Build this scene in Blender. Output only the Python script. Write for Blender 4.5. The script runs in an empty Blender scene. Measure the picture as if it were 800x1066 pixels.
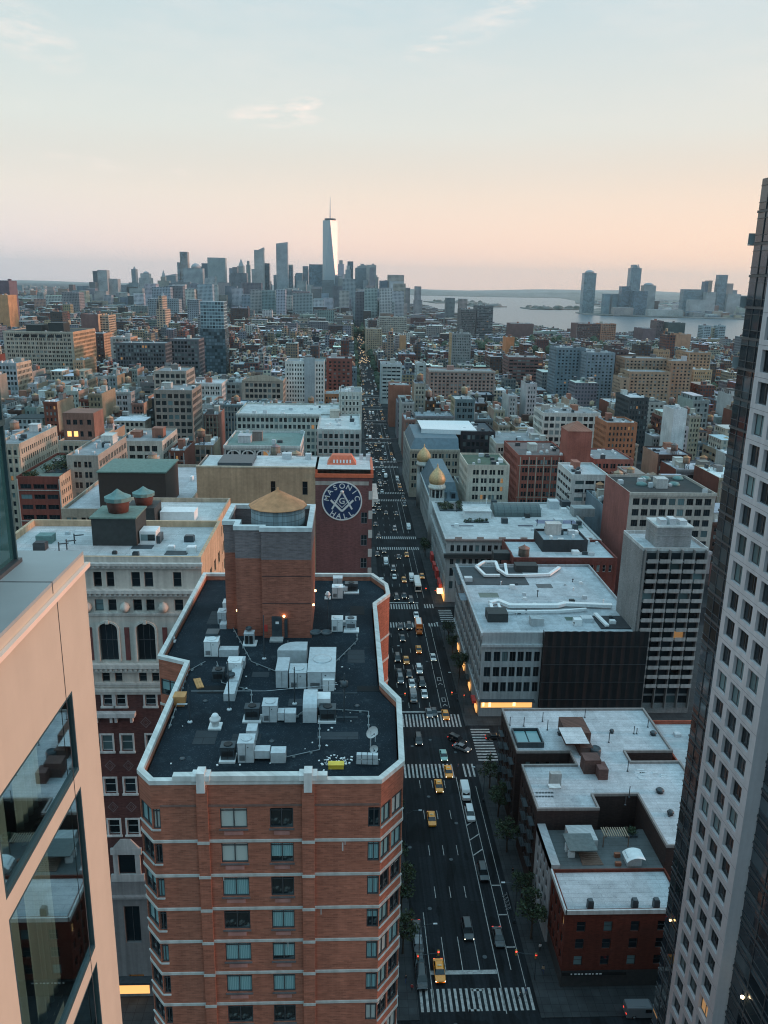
import bpy, bmesh, math, random
from math import radians, sin, cos, pi, sqrt, atan2
from mathutils import Vector, Matrix
random.seed(11)
R = random.Random(5)
SC = bpy.context.scene
COL = SC.collection

# ------------------------------------------------------------------ camera geometry
F = 854.694097323715
CAMH = 116.0
def _axes():
    v1 = Vector((365 - 400, -(296 - 533), -F)).normalized()      # down the avenue
    v2 = Vector((341 - 400, -(3624 - 533), -F)).normalized()     # straight down
    Z = -v2
    Y = (v1 - Z * v1.dot(Z)).normalized()
    X = Y.cross(Z)
    return X, Y, Z
AXX, AXY, AXZ = _axes()
def ray(px, py):
    d = Vector((px - 400, -(py - 533), -F))
    return Vector((AXX.dot(d), AXY.dot(d), AXZ.dot(d)))
def AZ(px, py, z):
    d = ray(px, py); t = (z - CAMH) / d.z
    return Vector((d.x * t, d.y * t, z))
def AY(px, py, y):
    d = ray(px, py); t = y / d.y
    return Vector((d.x * t, y, CAMH + d.z * t))
def AX(px, py, x):
    d = ray(px, py); t = x / d.x
    return Vector((x, d.y * t, CAMH + d.z * t))

# ------------------------------------------------------------------ mesh builder
class MB:
    def __init__(s):
        s.v = []; s.f = []; s.m = []; s.uv = []; s.c = []; s.anyuv = False; s.anyc = False; s.sm = []
    def face(s, pts, mi=0, uv=None, col=None, smooth=False):
        b = len(s.v)
        s.v.extend([tuple(p) for p in pts])
        s.f.append(tuple(range(b, b + len(pts)))); s.m.append(mi); s.sm.append(smooth)
        if uv: s.anyuv = True
        if col: s.anyc = True
        s.uv.append(uv); s.c.append(col)
    def mesh(s, verts, faces, mi=0, smooth=False, col=None):
        b = len(s.v)
        s.v.extend([tuple(p) for p in verts])
        for f in faces:
            s.f.append(tuple(b + i for i in f)); s.m.append(mi); s.uv.append(None); s.c.append(col); s.sm.append(smooth)
        if col: s.anyc = True
    def box(s, x0, x1, y0, y1, z0, z1, mi=0, rot=0.0, org=None, uv=False, col=None, bottom=True, us=3.0, vs=3.5):
        p = [(x0, y0, z0), (x1, y0, z0), (x1, y1, z0), (x0, y1, z0), (x0, y0, z1), (x1, y0, z1), (x1, y1, z1), (x0, y1, z1)]
        if rot:
            ox, oy = org if org else ((x0 + x1) / 2, (y0 + y1) / 2)
            c, d = cos(rot), sin(rot)
            p = [(ox + (a - ox) * c - (b - oy) * d, oy + (a - ox) * d + (b - oy) * c, z) for a, b, z in p]
        if not uv:
            fs = [(0, 1, 5, 4), (1, 2, 6, 5), (2, 3, 7, 6), (3, 0, 4, 7), (4, 5, 6, 7)]
            if bottom: fs.append((3, 2, 1, 0))
            s.mesh(p, fs, mi, col=col)
        else:
            W, D, H = (x1 - x0) / us, (y1 - y0) / us, (z1 - z0) / vs
            W, D, H = max(1, round(W)), max(1, round(D)), max(1, round(H))
            for (a, b, c2, d2), w in (((0, 1, 5, 4), W), ((1, 2, 6, 5), D), ((2, 3, 7, 6), W), ((3, 0, 4, 7), D)):
                s.face([p[a], p[b], p[c2], p[d2]], mi, [(0, 0), (w, 0), (w, H), (0, H)], col)
            s.face([p[4], p[5], p[6], p[7]], mi + 1, [(0, 0)] * 4, col)
    def prism(s, poly, z0, z1, mi=0, mtop=None, bottom=True, col=None):
        n = len(poly); v = [(x, y, z0) for x, y in poly] + [(x, y, z1) for x, y in poly]
        s.mesh(v, [(i, (i + 1) % n, n + (i + 1) % n, n + i) for i in range(n)], mi, col=col)
        s.face([(x, y, z1) for x, y in poly], mi if mtop is None else mtop, col=col)
        if bottom: s.face([(x, y, z0) for x, y in reversed(poly)], mi, col=col)
    def frustum(s, poly0, z0, poly1, z1, mi=0, col=None):
        n = len(poly0); v = [(x, y, z0) for x, y in poly0] + [(x, y, z1) for x, y in poly1]
        s.mesh(v, [(i, (i + 1) % n, n + (i + 1) % n, n + i) for i in range(n)] + [tuple(range(n, 2 * n))], mi, col=col)
    def tube(s, a, b, r0, r1=None, n=8, mi=0, caps=True, smooth=True):
        a = Vector(a); b = Vector(b); r1 = r0 if r1 is None else r1
        d = (b - a).normalized()
        t = Vector((1, 0, 0)) if abs(d.x) < .9 else Vector((0, 1, 0))
        u = d.cross(t).normalized(); w = d.cross(u)
        v = []
        for q, r in ((a, r0), (b, r1)):
            for i in range(n):
                an = 2 * pi * i / n
                v.append(q + u * (cos(an) * r) + w * (sin(an) * r))
        s.mesh(v, [(i, (i + 1) % n, n + (i + 1) % n, n + i) for i in range(n)], mi, smooth)
        if caps:
            s.face([v[i] for i in reversed(range(n))], mi); s.face([v[n + i] for i in range(n)], mi)
    def lathe(s, c, prof, n=16, mi=0, smooth=True, cap=True):
        cx, cy, cz = c; v = []
        for r, z in prof:
            for i in range(n):
                a = 2 * pi * i / n
                v.append((cx + r * cos(a), cy + r * sin(a), cz + z))
        fs = []
        for k in range(len(prof) - 1):
            for i in range(n):
                j = (i + 1) % n
                fs.append((k * n + i, k * n + j, (k + 1) * n + j, (k + 1) * n + i))
        if cap:
            fs.append(tuple(reversed(range(n)))); fs.append(tuple(range((len(prof) - 1) * n, len(prof) * n)))
        s.mesh(v, fs, mi, smooth)
    def build(s, name, mats, parent=None, color=None, world=False, merge=False):
        me = bpy.data.meshes.new(name)
        me.from_pydata(s.v, [], s.f)
        if not isinstance(mats, (list, tuple)): mats = [mats]
        for m in mats: me.materials.append(m)
        me.polygons.foreach_set('material_index', s.m)
        if any(s.sm): me.polygons.foreach_set('use_smooth', s.sm)
        if s.anyuv:
            l = me.uv_layers.new(name='UVMap'); out = []
            for f, uv in zip(s.f, s.uv):
                for k in range(len(f)):
                    out.extend(uv[k] if uv else (0.0, 0.0))
            l.data.foreach_set('uv', out)
        if s.anyc:
            ca = me.color_attributes.new('col', 'FLOAT_COLOR', 'CORNER'); out = []
            for f, c in zip(s.f, s.c):
                c = c or (.3, .3, .3)
                out.extend((c[0], c[1], c[2], 1.0) * len(f))
            ca.data.foreach_set('color', out)
        if merge:
            bm = bmesh.new(); bm.from_mesh(me); bmesh.ops.remove_doubles(bm, verts=bm.verts, dist=1e-4); bm.to_mesh(me); bm.free()
        me.update()
        o = bpy.data.objects.new(name, me); COL.objects.link(o)
        if color: o.color = (color[0], color[1], color[2], 1)
        if parent is not None:
            o.parent = parent
            if world: o.location = -(Vector(parent.location) if parent.parent is None else Vector(parent['wloc']))
        return o

def tag(o, label=None, cat=None, group=None, kind=None):
    if label: o['label'] = label
    if cat: o['category'] = cat
    if group: o['group'] = group
    if kind: o['kind'] = kind
    return o
def thing(name, label, cat, loc=(0, 0, 0), rz=0.0, group=None):
    o = bpy.data.objects.new(name, None); COL.objects.link(o)
    o.empty_display_size = .3
    o.location = loc; o.rotation_euler = (0, 0, rz)
    return tag(o, label, cat, group)
KIDS = {}
def kids(o): return [c for c in o.children]
def dup(o, loc=None, rz=None, label=None, parent=None):
    c = o.copy(); COL.objects.link(c)
    if parent is not None: c.parent = parent
    if loc is not None: c.location = loc
    if rz is not None: c.rotation_euler = (0, 0, rz)
    if label: c['label'] = label
    for ch in KIDS.setdefault(o.name, list(o.children)): dup(ch, parent=c)
    return c

# ------------------------------------------------------------------ materials
MATS = {}
class NT:
    def __init__(s, name):
        s.m = bpy.data.materials.new(name); s.m.use_nodes = True
        s.t = s.m.node_tree; s.t.nodes.clear()
        s.out = s.n('ShaderNodeOutputMaterial')
        s.b = s.n('ShaderNodeBsdfPrincipled')
        s.l(s.b.outputs[0], s.out.inputs[0])
    def n(s, typ, **k):
        x = s.t.nodes.new(typ)
        for a, v in k.items(): setattr(x, a, v)
        return x
    def l(s, a, b): s.t.links.new(a, b)
    def inp(s, x, v):
        if isinstance(v, (int, float, tuple)): return v
    def setin(s, sock, v):
        if hasattr(v, 'is_linked') or hasattr(v, 'links'): s.l(v, sock)
        else: sock.default_value = v
    def math(s, op, a, b=0.0, c=None, clamp=False):
        x = s.n('ShaderNodeMath', operation=op); x.use_clamp = clamp
        s.setin(x.inputs[0], a); s.setin(x.inputs[1], b)
        if c is not None: s.setin(x.inputs[2], c)
        return x.outputs[0]
    def mix(s, f, a, b, typ='MIX'):
        x = s.n('ShaderNodeMix', data_type='RGBA', blend_type=typ)
        s.setin(x.inputs[0], f)
        for i, v in ((6, a), (7, b)):
            s.setin(x.inputs[i], (v[0], v[1], v[2], 1) if isinstance(v, tuple) else v)
        return x.outputs[2]
    def rng(s, v, a, b, c, d):
        x = s.n('ShaderNodeMapRange'); s.setin(x.inputs[0], v)
        for i, q in enumerate((a, b, c, d)): x.inputs[i + 1].default_value = q
        return x.outputs[0]
    def noise(s, vec, scale, detail=3.0, rough=.55):
        x = s.n('ShaderNodeTexNoise'); s.l(vec, x.inputs['Vector']); x.inputs['Scale'].default_value = scale
        x.inputs['Detail'].default_value = detail; x.inputs['Roughness'].default_value = rough
        return x.outputs[0]
    def coord(s, which='Object'):
        return s.n('ShaderNodeTexCoord').outputs[which]
    def mapping(s, vec, scale=(1, 1, 1), rot=(0, 0, 0)):
        x = s.n('ShaderNodeMapping'); s.l(vec, x.inputs[0]); x.inputs['Scale'].default_value = scale; x.inputs['Rotation'].default_value = rot
        return x.outputs[0]
    def vscale(s, col, f):
        x = s.n('ShaderNodeVectorMath', operation='SCALE'); s.setin(x.inputs[0], col); s.setin(x.inputs[3], f)
        return x.outputs[0]
    def P(s, **k):
        for a, v in k.items():
            a = a.replace('_', ' ')
            s.setin(s.b.inputs[a], (v[0], v[1], v[2], 1) if isinstance(v, tuple) and len(v) == 3 else v)
def plain(name, col, rough=.6, metal=0.0, var=.25, scale=1.5, emit=None, spec=.5):
    if name in MATS: return MATS[name]
    t = NT(name)
    if emit:
        t.P(Base_Color=col, Roughness=rough, Emission_Color=col, Emission_Strength=emit)
    else:
        v = t.noise(t.coord(), scale, 4)
        f = t.rng(v, .25, .75, 1 - var, 1 + var)
        t.P(Base_Color=t.vscale((col[0], col[1], col[2]), f), Roughness=rough, Metallic=metal)
        t.b.inputs['Specular IOR Level'].default_value = spec
    MATS[name] = t.m
    return t.m
def wall_vec(t):
    sx = t.n('ShaderNodeSeparateXYZ'); t.l(t.coord(), sx.inputs[0])
    cb = t.n('ShaderNodeCombineXYZ'); t.l(t.math('ADD', sx.outputs[0], sx.outputs[1]), cb.inputs[0]); t.l(sx.outputs[2], cb.inputs[1])
    return cb.outputs[0], sx
def masonry(name, brick=None, var=.18, rough=.85, fixed=None, streak=.15):
    """wall finish; colour from the object colour unless fixed"""
    t = NT(name)
    wv, sx = wall_vec(t)
    if fixed: base = fixed
    else: base = t.n('ShaderNodeObjectInfo').outputs['Color']
    big = t.rng(t.noise(t.coord(), .12, 4), .3, .7, 1 - var, 1 + var)
    sm = t.rng(t.noise(t.coord(), 1.7, 3), .3, .7, 1 - var * .6, 1 + var * .6)
    st = t.rng(t.noise(t.mapping(wv, (1.3, .05, 1)), 1.0, 3), .35, .65, 1 - streak, 1 + streak * .5)
    f = t.math('MULTIPLY', t.math('MULTIPLY', big, sm), st)
    if brick:
        b = t.n('ShaderNodeTexBrick'); t.l(wv, b.inputs['Vector'])
        b.inputs['Scale'].default_value = 1.0; b.inputs['Brick Width'].default_value = brick[0]; b.inputs['Row Height'].default_value = brick[1]
        b.inputs['Mortar Size'].default_value = brick[2]; b.inputs['Mortar Smooth'].default_value = .3
        b.inputs['Color1'].default_value = (1.12, 1.1, 1.1, 1); b.inputs['Color2'].default_value = (.78, .8, .82, 1); b.inputs['Mortar'].default_value = (1.0, 1.08, 1.15, 1) if len(brick) < 4 else brick[3]
        row = t.rng(t.noise(t.mapping(wv, (.5, 4.0, 1)), 1.6, 2), .3, .7, .8, 1.2)
        base = t.mix(1.0, base, b.outputs[0], 'MULTIPLY')
        f = t.math('MULTIPLY', f, row)
    t.P(Base_Color=t.vscale(base, f), Roughness=rough)
    t.b.inputs['Specular IOR Level'].default_value = .25
    MATS[name] = t.m
    return t.m
def roofing(name, stain=.3, grain=14.0, rough=.85):
    t = NT(name)
    base = t.n('ShaderNodeObjectInfo').outputs['Color']
    co = t.coord()
    big = t.rng(t.noise(co, .5, 7, .72), .38, .72, 1 + stain * .2, 1 - stain * .75)
    spots = t.rng(t.noise(co, 1.6, 5, .8), .60, .70, 1.0, 1 - stain)
    def br(w_, h_, ms, c1, c2, mo, off=.5):
        x = t.n('ShaderNodeTexBrick'); t.l(co, x.inputs['Vector']); x.inputs['Scale'].default_value = 1; x.offset = off; x.squash = 1
        x.inputs['Brick Width'].default_value = w_; x.inputs['Row Height'].default_value = h_; x.inputs['Mortar Size'].default_value = ms
        for k_, v_ in (('Color1', c1), ('Color2', c2), ('Mortar', mo)): x.inputs[k_].default_value = (v_, v_, v_ * 1.01, 1)
        return x.outputs[0]
    base = t.mix(1.0, base, br(11, 1.05, .035, 1, .9, .6), 'MULTIPLY')
    base = t.mix(1.0, base, br(5.3, 6.7, .0, 1.03, .84, 1, .37), 'MULTIPLY')
    fine = t.math('MULTIPLY', t.rng(t.noise(co, grain, 3, .7), .3, .7, .82, 1.18), spots)
    t.P(Base_Color=t.vscale(base, t.math('MULTIPLY', big, fine)), Roughness=rough)
    t.b.inputs['Specular IOR Level'].default_value = .25
    MATS[name] = t.m
    return t.m
def glass(name, dark=(.012, .018, .022), curtain=(.16, .24, .25), p_cur=.28, p_lit=.035, rough=.07, lit=(1.0, .55, .22), lit_s=1.3):
    t = NT(name)
    g = t.n('ShaderNodeNewGeometry').outputs['Random Per Island']
    o = t.n('ShaderNodeObjectInfo').outputs['Random']
    r = t.math('FRACT', t.math('ADD', t.math('MULTIPLY', g, 7.13), t.math('MULTIPLY', o, 3.77)))
    r2 = t.math('FRACT', t.math('MULTIPLY', r, 17.3))
    isc = t.math('LESS_THAN', r, p_cur)
    cc = t.vscale(curtain, t.rng(r2, 0, 1, .35, 1.2))
    c = t.mix(isc, t.vscale(dark, t.rng(r2, 0, 1, .5, 1.8)), cc)
    wob = t.noise(t.coord(), .8, 2)
    bmp = t.n('ShaderNodeBump'); bmp.inputs['Strength'].default_value = .05; t.l(wob, bmp.inputs['Height'])
    t.P(Base_Color=c, Roughness=rough)
    t.l(bmp.outputs[0], t.b.inputs['Normal'])
    if p_lit:
        il = t.math('GREATER_THAN', r, 1 - p_lit)
        t.P(Emission_Color=lit, Emission_Strength=t.math('MULTIPLY', t.math('MULTIPLY', il, t.rng(r2, 0, 1, .2, 1.0)), lit_s))
    t.b.inputs['IOR'].default_value = 1.5
    MATS[name] = t.m
    return t.m
def grid_wall(name, use_attr=False, wlo=.22, whi=.78, vlo=.25, vhi=.8, glassc=(.03, .04, .05), rough=.6, mixc=.0):
    """far facades: window grid on UV cells (surface pattern too small to model)"""
    t = NT(name)
    base = t.n('ShaderNodeVertexColor', layer_name='col').outputs[0] if use_attr else t.n('ShaderNodeObjectInfo').outputs['Color']
    uv = t.n('ShaderNodeUVMap', uv_map='UVMap').outputs[0]
    sx = t.n('ShaderNodeSeparateXYZ'); t.l(uv, sx.inputs[0])
    fu = t.math('FRACT', sx.outputs[0]); fv = t.math('FRACT', sx.outputs[1])
    m = t.math('MULTIPLY', t.math('MULTIPLY', t.math('GREATER_THAN', fu, wlo), t.math('LESS_THAN', fu, whi)),
               t.math('MULTIPLY', t.math('GREATER_THAN', fv, vlo), t.math('LESS_THAN', fv, vhi)))
    cb = t.n('ShaderNodeCombineXYZ'); t.l(t.math('FLOOR', sx.outputs[0]), cb.inputs[0]); t.l(t.math('FLOOR', sx.outputs[1]), cb.inputs[1])
    wn = t.n('ShaderNodeTexWhiteNoise', noise_dimensions='3D'); t.l(cb.outputs[0], wn.inputs[0])
    g = t.vscale(glassc, t.rng(wn.outputs[0], 0, 1, .4, 2.6))
    big = t.rng(t.noise(t.coord(), .03, 4), .3, .7, .8, 1.2)
    t.P(Base_Color=t.mix(m, t.vscale(base, big), g), Roughness=t.rng(m, 0, 1, .85, .15))
    MATS[name] = t.m
    return t.m

WALL = masonry('masonry')
WALLB = masonry('brickwork', brick=(.5, .16, .03), var=.14)
BRICK = masonry('apartment_brick', brick=(.42, .15, .025), var=.12, streak=.1)
TRIM = masonry('stone_trim', var=.12, streak=.2)
ROOF = roofing('roof_membrane')
ROOFW = roofing('white_roof_membrane', stain=.38, grain=5)
GLASS = glass('window_glass', p_lit=.012, p_cur=.15, lit_s=.8)
GLASSF = glass('far_window_glass', p_lit=.009, lit_s=.7, p_cur=.3, curtain=(.2, .24, .24), rough=.12)
GRID = grid_wall('far_facade')
GRIDA = grid_wall('distant_facade', use_attr=True)
GRIDG = grid_wall('curtain_wall_facade', wlo=.06, whi=.94, vlo=.1, vhi=.86, glassc=(.06, .085, .1))
FLATR = plain('far_roof', (.33, .34, .35), .9, var=.4, scale=.08)
METAL = plain('galvanised_steel', (.5, .54, .56), .45, .1, var=.16, scale=3)
METALD = plain('dark_grey_metal', (.05, .065, .075), .45, .2)
BLACK = plain('black_rubber', (.012, .012, .013), .6)
WOODT = plain('tank_cedar_wood', (.3, .2, .13), .85, var=.35, scale=3)
WOODC = plain('tank_roof_plywood', (.42, .22, .1), .85, var=.25, scale=2)
WHITE = plain('white_paint', (.72, .74, .74), .55, var=.1)
TEALM = plain('verdigris_copper', (.12, .22, .21), .7, var=.25)
LEAF = None
# ------------------------------------------------------------------ camera, light, sky
cam_d = bpy.data.cameras.new('camera'); cam = bpy.data.objects.new('camera', cam_d); COL.objects.link(cam)
cam_d.sensor_fit = 'VERTICAL'; cam_d.sensor_height = 24.0; cam_d.lens = F / 1066 * 24.0
cam_d.clip_start = .3; cam_d.clip_end = 80000
cam.matrix_world = Matrix(((AXX.x, AXX.y, AXX.z, 0), (AXY.x, AXY.y, AXY.z, 0), (AXZ.x, AXZ.y, AXZ.z, CAMH), (0, 0, 0, 1)))
SC.camera = cam
SUN_EL, SUN_AZ = 7.0, 93.0
w = bpy.data.worlds.new('World'); SC.world = w; w.use_nodes = True
wt = w.node_tree; wt.nodes.clear()
def lin(c): return tuple(((v / 255) / 12.92 if v / 255 <= .04045 else ((v / 255 + .055) / 1.055) ** 2.4) for v in c) + (1,)
def wn(t, **k):
    x = wt.nodes.new(t)
    for a, v in k.items(): setattr(x, a, v)
    return x
def wmath(op, a, b=0.0, c=None, clamp=False):
    x = wn('ShaderNodeMath', operation=op); x.use_clamp = clamp
    for i, v in enumerate((a, b, c)):
        if v is None: continue
        if isinstance(v, (int, float)): x.inputs[i].default_value = v
        else: wt.links.new(v, x.inputs[i])
    return x.outputs[0]
wo = wn('ShaderNodeOutputWorld')
sky = wn('ShaderNodeTexSky', sky_type='NISHITA'); sky.sun_disc = False
sky.sun_elevation = radians(SUN_EL); sky.sun_rotation = radians(SUN_AZ); sky.air_density = 1.4; sky.dust_density = 2.0; sky.ozone_density = 2.0
tc = wn('ShaderNodeTexCoord'); sep = wn('ShaderNodeSeparateXYZ'); wt.links.new(tc.outputs['Generated'], sep.inputs[0])
el = wmath('MULTIPLY', wmath('ARCSINE', sep.outputs[2]), 180 / pi)
def ramp(stops):
    r = wn('ShaderNodeValToRGB'); e = r.color_ramp.elements
    e[0].position = (stops[0][0] + 10) / 100; e[0].color = lin(stops[0][1])
    e[1].position = 1.0; e[1].color = lin(stops[-1][1])
    for p, c in stops[1:-1]: e.new((p + 10) / 100).color = lin(c)
    wt.links.new(wmath('DIVIDE', wmath('ADD', el, 10.0), 100.0), r.inputs[0])
    return r.outputs[0]
UP = [(24, (178, 208, 218)), (40, (150, 200, 220)), (90, (136, 188, 214))]
rc = ramp([(-6, (150, 140, 140)), (-.5, (232, 196, 180)), (2.2, (238, 203, 184)), (5.5, (235, 216, 200)), (9.5, (223, 223, 216)), (16, (197, 213, 217))] + UP)
rl = ramp([(-6, (140, 138, 142)), (-.5, (203, 192, 194)), (2.2, (218, 203, 200)), (5.5, (226, 217, 208)), (9.5, (220, 223, 217)), (16, (198, 213, 215))] + UP)
rr = ramp([(-6, (158, 140, 128)), (-.5, (241, 194, 163)), (2.2, (242, 201, 173)), (5.5, (239, 213, 193)), (9.5, (226, 222, 213)), (16, (204, 215, 217))] + [(24, (192, 208, 210)), (40, (152, 200, 218)), (90, (122, 184, 216))])
az = wmath('ARCTAN2', sep.outputs[0], sep.outputs[1])        # + to the west
def wmix(f, a, b):
    x = wn('ShaderNodeMix', data_type='RGBA'); wt.links.new(f, x.inputs[0])
    for i, v in ((6, a), (7, b)):
        if isinstance(v, tuple): x.inputs[i].default_value = v
        else: wt.links.new(v, x.inputs[i])
    return x.outputs[2]
fr = wmath('MULTIPLY', az, 1 / .46, clamp=True); fl = wmath('MULTIPLY', az, -1 / .42, clamp=True)
rb = ramp([(-6, (90, 118, 130)), (-.5, (124, 162, 184)), (9.5, (142, 182, 206))] + UP[1:])
fb = wmath('MULTIPLY', wmath('SUBTRACT', wmath('ABSOLUTE', az), 1.35), .9, clamp=True)
skyc = wmix(fb, wmix(fl, wmix(fr, rc, rr), rl), rb)
# thin evening cirrus: wisps at their own bearing and height, broken by noise
pos = wn('ShaderNodeCombineXYZ'); wt.links.new(wmath('MULTIPLY', az, 57.3), pos.inputs[0]); wt.links.new(el, pos.inputs[1])
def wnoise(sx, sy, rot, scale, det=5, ro=.6):
    m = wn('ShaderNodeMapping'); m.inputs['Scale'].default_value = (sx, sy, 1); m.inputs['Rotation'].default_value = (0, 0, rot)
    wt.links.new(pos.outputs[0], m.inputs[0])
    n = wn('ShaderNodeTexNoise'); wt.links.new(m.outputs[0], n.inputs['Vector']); n.inputs['Scale'].default_value = scale; n.inputs['Detail'].default_value = det; n.inputs['Roughness'].default_value = ro
    return n.outputs[0]
wisp = wnoise(.3, 1.25, -.2, 1.0, 7, .68)
total = None
for cx, cy, rx, ry, amp, rot in ((-4.9, 10.1, 3.4, .75, .75, .0), (-3.2, 10.8, 1.5, .5, .95, .1), (5.4, 14.3, 2.6, .9, .4, .3), (-16.5, 6.9, 2.8, .45, .4, -.1), (-11.0, 6.7, .7, .25, .6, -.4), (-19, 13.4, 3.4, 1.7, .35, -.4), (9.6, 16, 4.5, 1.3, .35, .4)):
    dx = wmath('SUBTRACT', pos_x := wmath('MULTIPLY', az, 57.3), cx); dy = wmath('SUBTRACT', el, cy)
    u = wmath('DIVIDE', wmath('ADD', wmath('MULTIPLY', dx, cos(rot)), wmath('MULTIPLY', dy, sin(rot))), rx)
    v = wmath('DIVIDE', wmath('SUBTRACT', wmath('MULTIPLY', dy, cos(rot)), wmath('MULTIPLY', dx, sin(rot))), ry)
    d = wmath('SUBTRACT', 1.0, wmath('ADD', wmath('MULTIPLY', u, u), wmath('MULTIPLY', v, v)), clamp=True)
    d = wmath('MULTIPLY', d, amp)
    total = d if total is None else wmath('MAXIMUM', total, d)
nz = wmath('MULTIPLY', wmath('SUBTRACT', wisp, .42), 5.0, clamp=True)
veil = wmath('MULTIPLY', wmath('SUBTRACT', wnoise(.05, .22, .35, 1.0, 7, .7), .46), 1.3, clamp=True)
veil = wmath('MULTIPLY', veil, wmath('MULTIPLY', wmath('SUBTRACT', el, 4.0), .06, clamp=True))
cl = wmath('MAXIMUM', wmath('MULTIPLY', wmath('MULTIPLY', total, nz), 1.25, clamp=True), veil)
skyc = wmix(cl, skyc, lin((255, 238, 228)))
bgA = wn('ShaderNodeBackground'); wt.links.new(sky.outputs[0], bgA.inputs[0]); bgA.inputs[1].default_value = .02
bgB = wn('ShaderNodeBackground'); wt.links.new(skyc, bgB.inputs[0])
mr = wn('ShaderNodeMapRange'); wt.links.new(el, mr.inputs[0]); mr.interpolation_type = 'SMOOTHSTEP'
for i_, v_ in enumerate((-1.0, 8.5, 1.5, 1.06)): mr.inputs[i_ + 1].default_value = v_
m2_ = wn('ShaderNodeMapRange'); wt.links.new(el, m2_.inputs[0]); m2_.interpolation_type = 'SMOOTHSTEP'
for i_, v_ in enumerate((20.0, 65.0, 1.0, 1.85)): m2_.inputs[i_ + 1].default_value = v_
wt.links.new(wmath('MULTIPLY', mr.outputs[0], m2_.outputs[0]), bgB.inputs[1])
add = wn('ShaderNodeAddShader'); wt.links.new(bgA.outputs[0], add.inputs[0]); wt.links.new(bgB.outputs[0], add.inputs[1])
wt.links.new(add.outputs[0], wo.inputs[0])
sun_d = bpy.data.lights.new('sun', 'SUN'); sun_o = bpy.data.objects.new('sun', sun_d); COL.objects.link(sun_o)
sun_d.energy = 2.6; sun_d.angle = radians(9); sun_d.color = (1, .50, .35)
ts = Vector((sin(radians(SUN_AZ)) * cos(radians(SUN_EL)), cos(radians(SUN_AZ)) * cos(radians(SUN_EL)), sin(radians(SUN_EL))))
sun_o.rotation_euler = (-ts).to_track_quat('-Z', 'Y').to_euler()
sun_o.location = (200, -50, 200)
vs = SC.view_settings; vs.view_transform = 'Standard'; vs.look = 'None'; vs.exposure = 0; vs.gamma = 1
SC.render.engine = 'CYCLES'
SC.render.filter_size = 1.1; cy = SC.cycles; cy.filter_width = 1.1; cy.max_bounces = 6; cy.diffuse_bounces = 3; cy.glossy_bounces = 3; cy.transmission_bounces = 4; cy.volume_bounces = 1; cy.transparent_max_bounces = 6
cy.use_denoising = True; cy.caustics_reflective = False; cy.caustics_refractive = False
cy.sample_clamp_indirect = 4
try: cy.denoiser = 'OPENIMAGEDENOISE'; cy.denoising_input_passes = 'RGB_ALBEDO_NORMAL'; cy.denoising_prefilter = 'ACCURATE'
except Exception: pass

# ------------------------------------------------------------------ ground, water, far land
t = NT('asphalt_ground'); co = t.coord()
f = t.math('MULTIPLY', t.rng(t.noise(co, .09, 5), .3, .7, .7, 1.3), t.rng(t.noise(co, 2.0, 4), .3, .7, .8, 1.2))
bk = t.n('ShaderNodeTexBrick'); t.l(t.mapping(co, (1, 1, 1), (0, 0, pi / 2)), bk.inputs['Vector']); bk.inputs['Scale'].default_value = 1; bk.offset = .37; bk.inputs['Brick Width'].default_value = 21; bk.inputs['Row Height'].default_value = 3.05; bk.inputs['Mortar Size'].default_value = .035
for k_, v_ in (('Color1', 1.25), ('Color2', .75), ('Mortar', .5)): bk.inputs[k_].default_value = (v_, v_, v_, 1)
tk = t.rng(t.noise(t.mapping(co, (1.4, .02, 1)), 1.0, 3), .4, .62, 1.3, .72)
pz = t.rng(t.noise(t.mapping(co, (.35, .12, 1)), 1.0, 1, .2), .60, .615, 1.0, .6)
f = t.math('MULTIPLY', t.math('MULTIPLY', f, tk), t.math('MULTIPLY', bk.outputs[0], pz))
t.P(Base_Color=t.vscale((.012, .015, .018), f), Roughness=.85); t.b.inputs['Specular IOR Level'].default_value = .2; ASPH = t.m
t = NT('pavement_concrete'); co = t.coord()
b = t.n('ShaderNodeTexBrick'); t.l(co, b.inputs['Vector']); b.inputs['Scale'].default_value = 1; b.inputs['Brick Width'].default_value = 1.5; b.inputs['Row Height'].default_value = 1.5; b.offset = 0
b.inputs['Mortar Size'].default_value = .03; b.inputs['Color1'].default_value = (.05, .055, .058, 1); b.inputs['Color2'].default_value = (.04, .044, .047, 1); b.inputs['Mortar'].default_value = (.02, .022, .023, 1)
t.P(Base_Color=t.vscale(b.outputs[0], t.rng(t.noise(co, .3, 5), .3, .7, .7, 1.2)), Roughness=.9); t.b.inputs['Specular IOR Level'].default_value = .2; PAVE = t.m
t = NT('road_paint'); co = t.coord()
wr = t.rng(t.noise(co, 1.2, 5, .7), .35, .7, .6, .2)
t.P(Base_Color=t.vscale((.8, .8, .78), wr), Roughness=.7); PAINT = t.m
t = NT('river_water'); co = t.coord()
bm_ = t.n('ShaderNodeBump'); bm_.inputs['Strength'].default_value = .3; bm_.inputs['Distance'].default_value = 3.0
t.l(t.noise(t.mapping(co, (1, .35, 1)), .02, 4), bm_.inputs['Height'])
t.P(Base_Color=(.07, .12, .15), Roughness=.3); t.l(bm_.outputs[0], t.b.inputs['Normal']); t.b.inputs['IOR'].default_value = 1.4; WATER = t.m
t = NT('far_land'); co = t.coord()
t.P(Base_Color=t.mix(t.rng(t.noise(co, .004, 6, .7), .42, .58, 0, 1), (.045, .06, .045), (.2, .2, .19)), Roughness=.9); LAND = t.m
t = NT('haze_air'); t.t.nodes.remove(t.b)
pv = t.n('ShaderNodeVolumePrincipled'); pv.inputs['Density'].default_value = .000036; pv.inputs['Color'].default_value = (.74, .91, 1.0, 1); pv.inputs['Anisotropy'].default_value = .72
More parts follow.
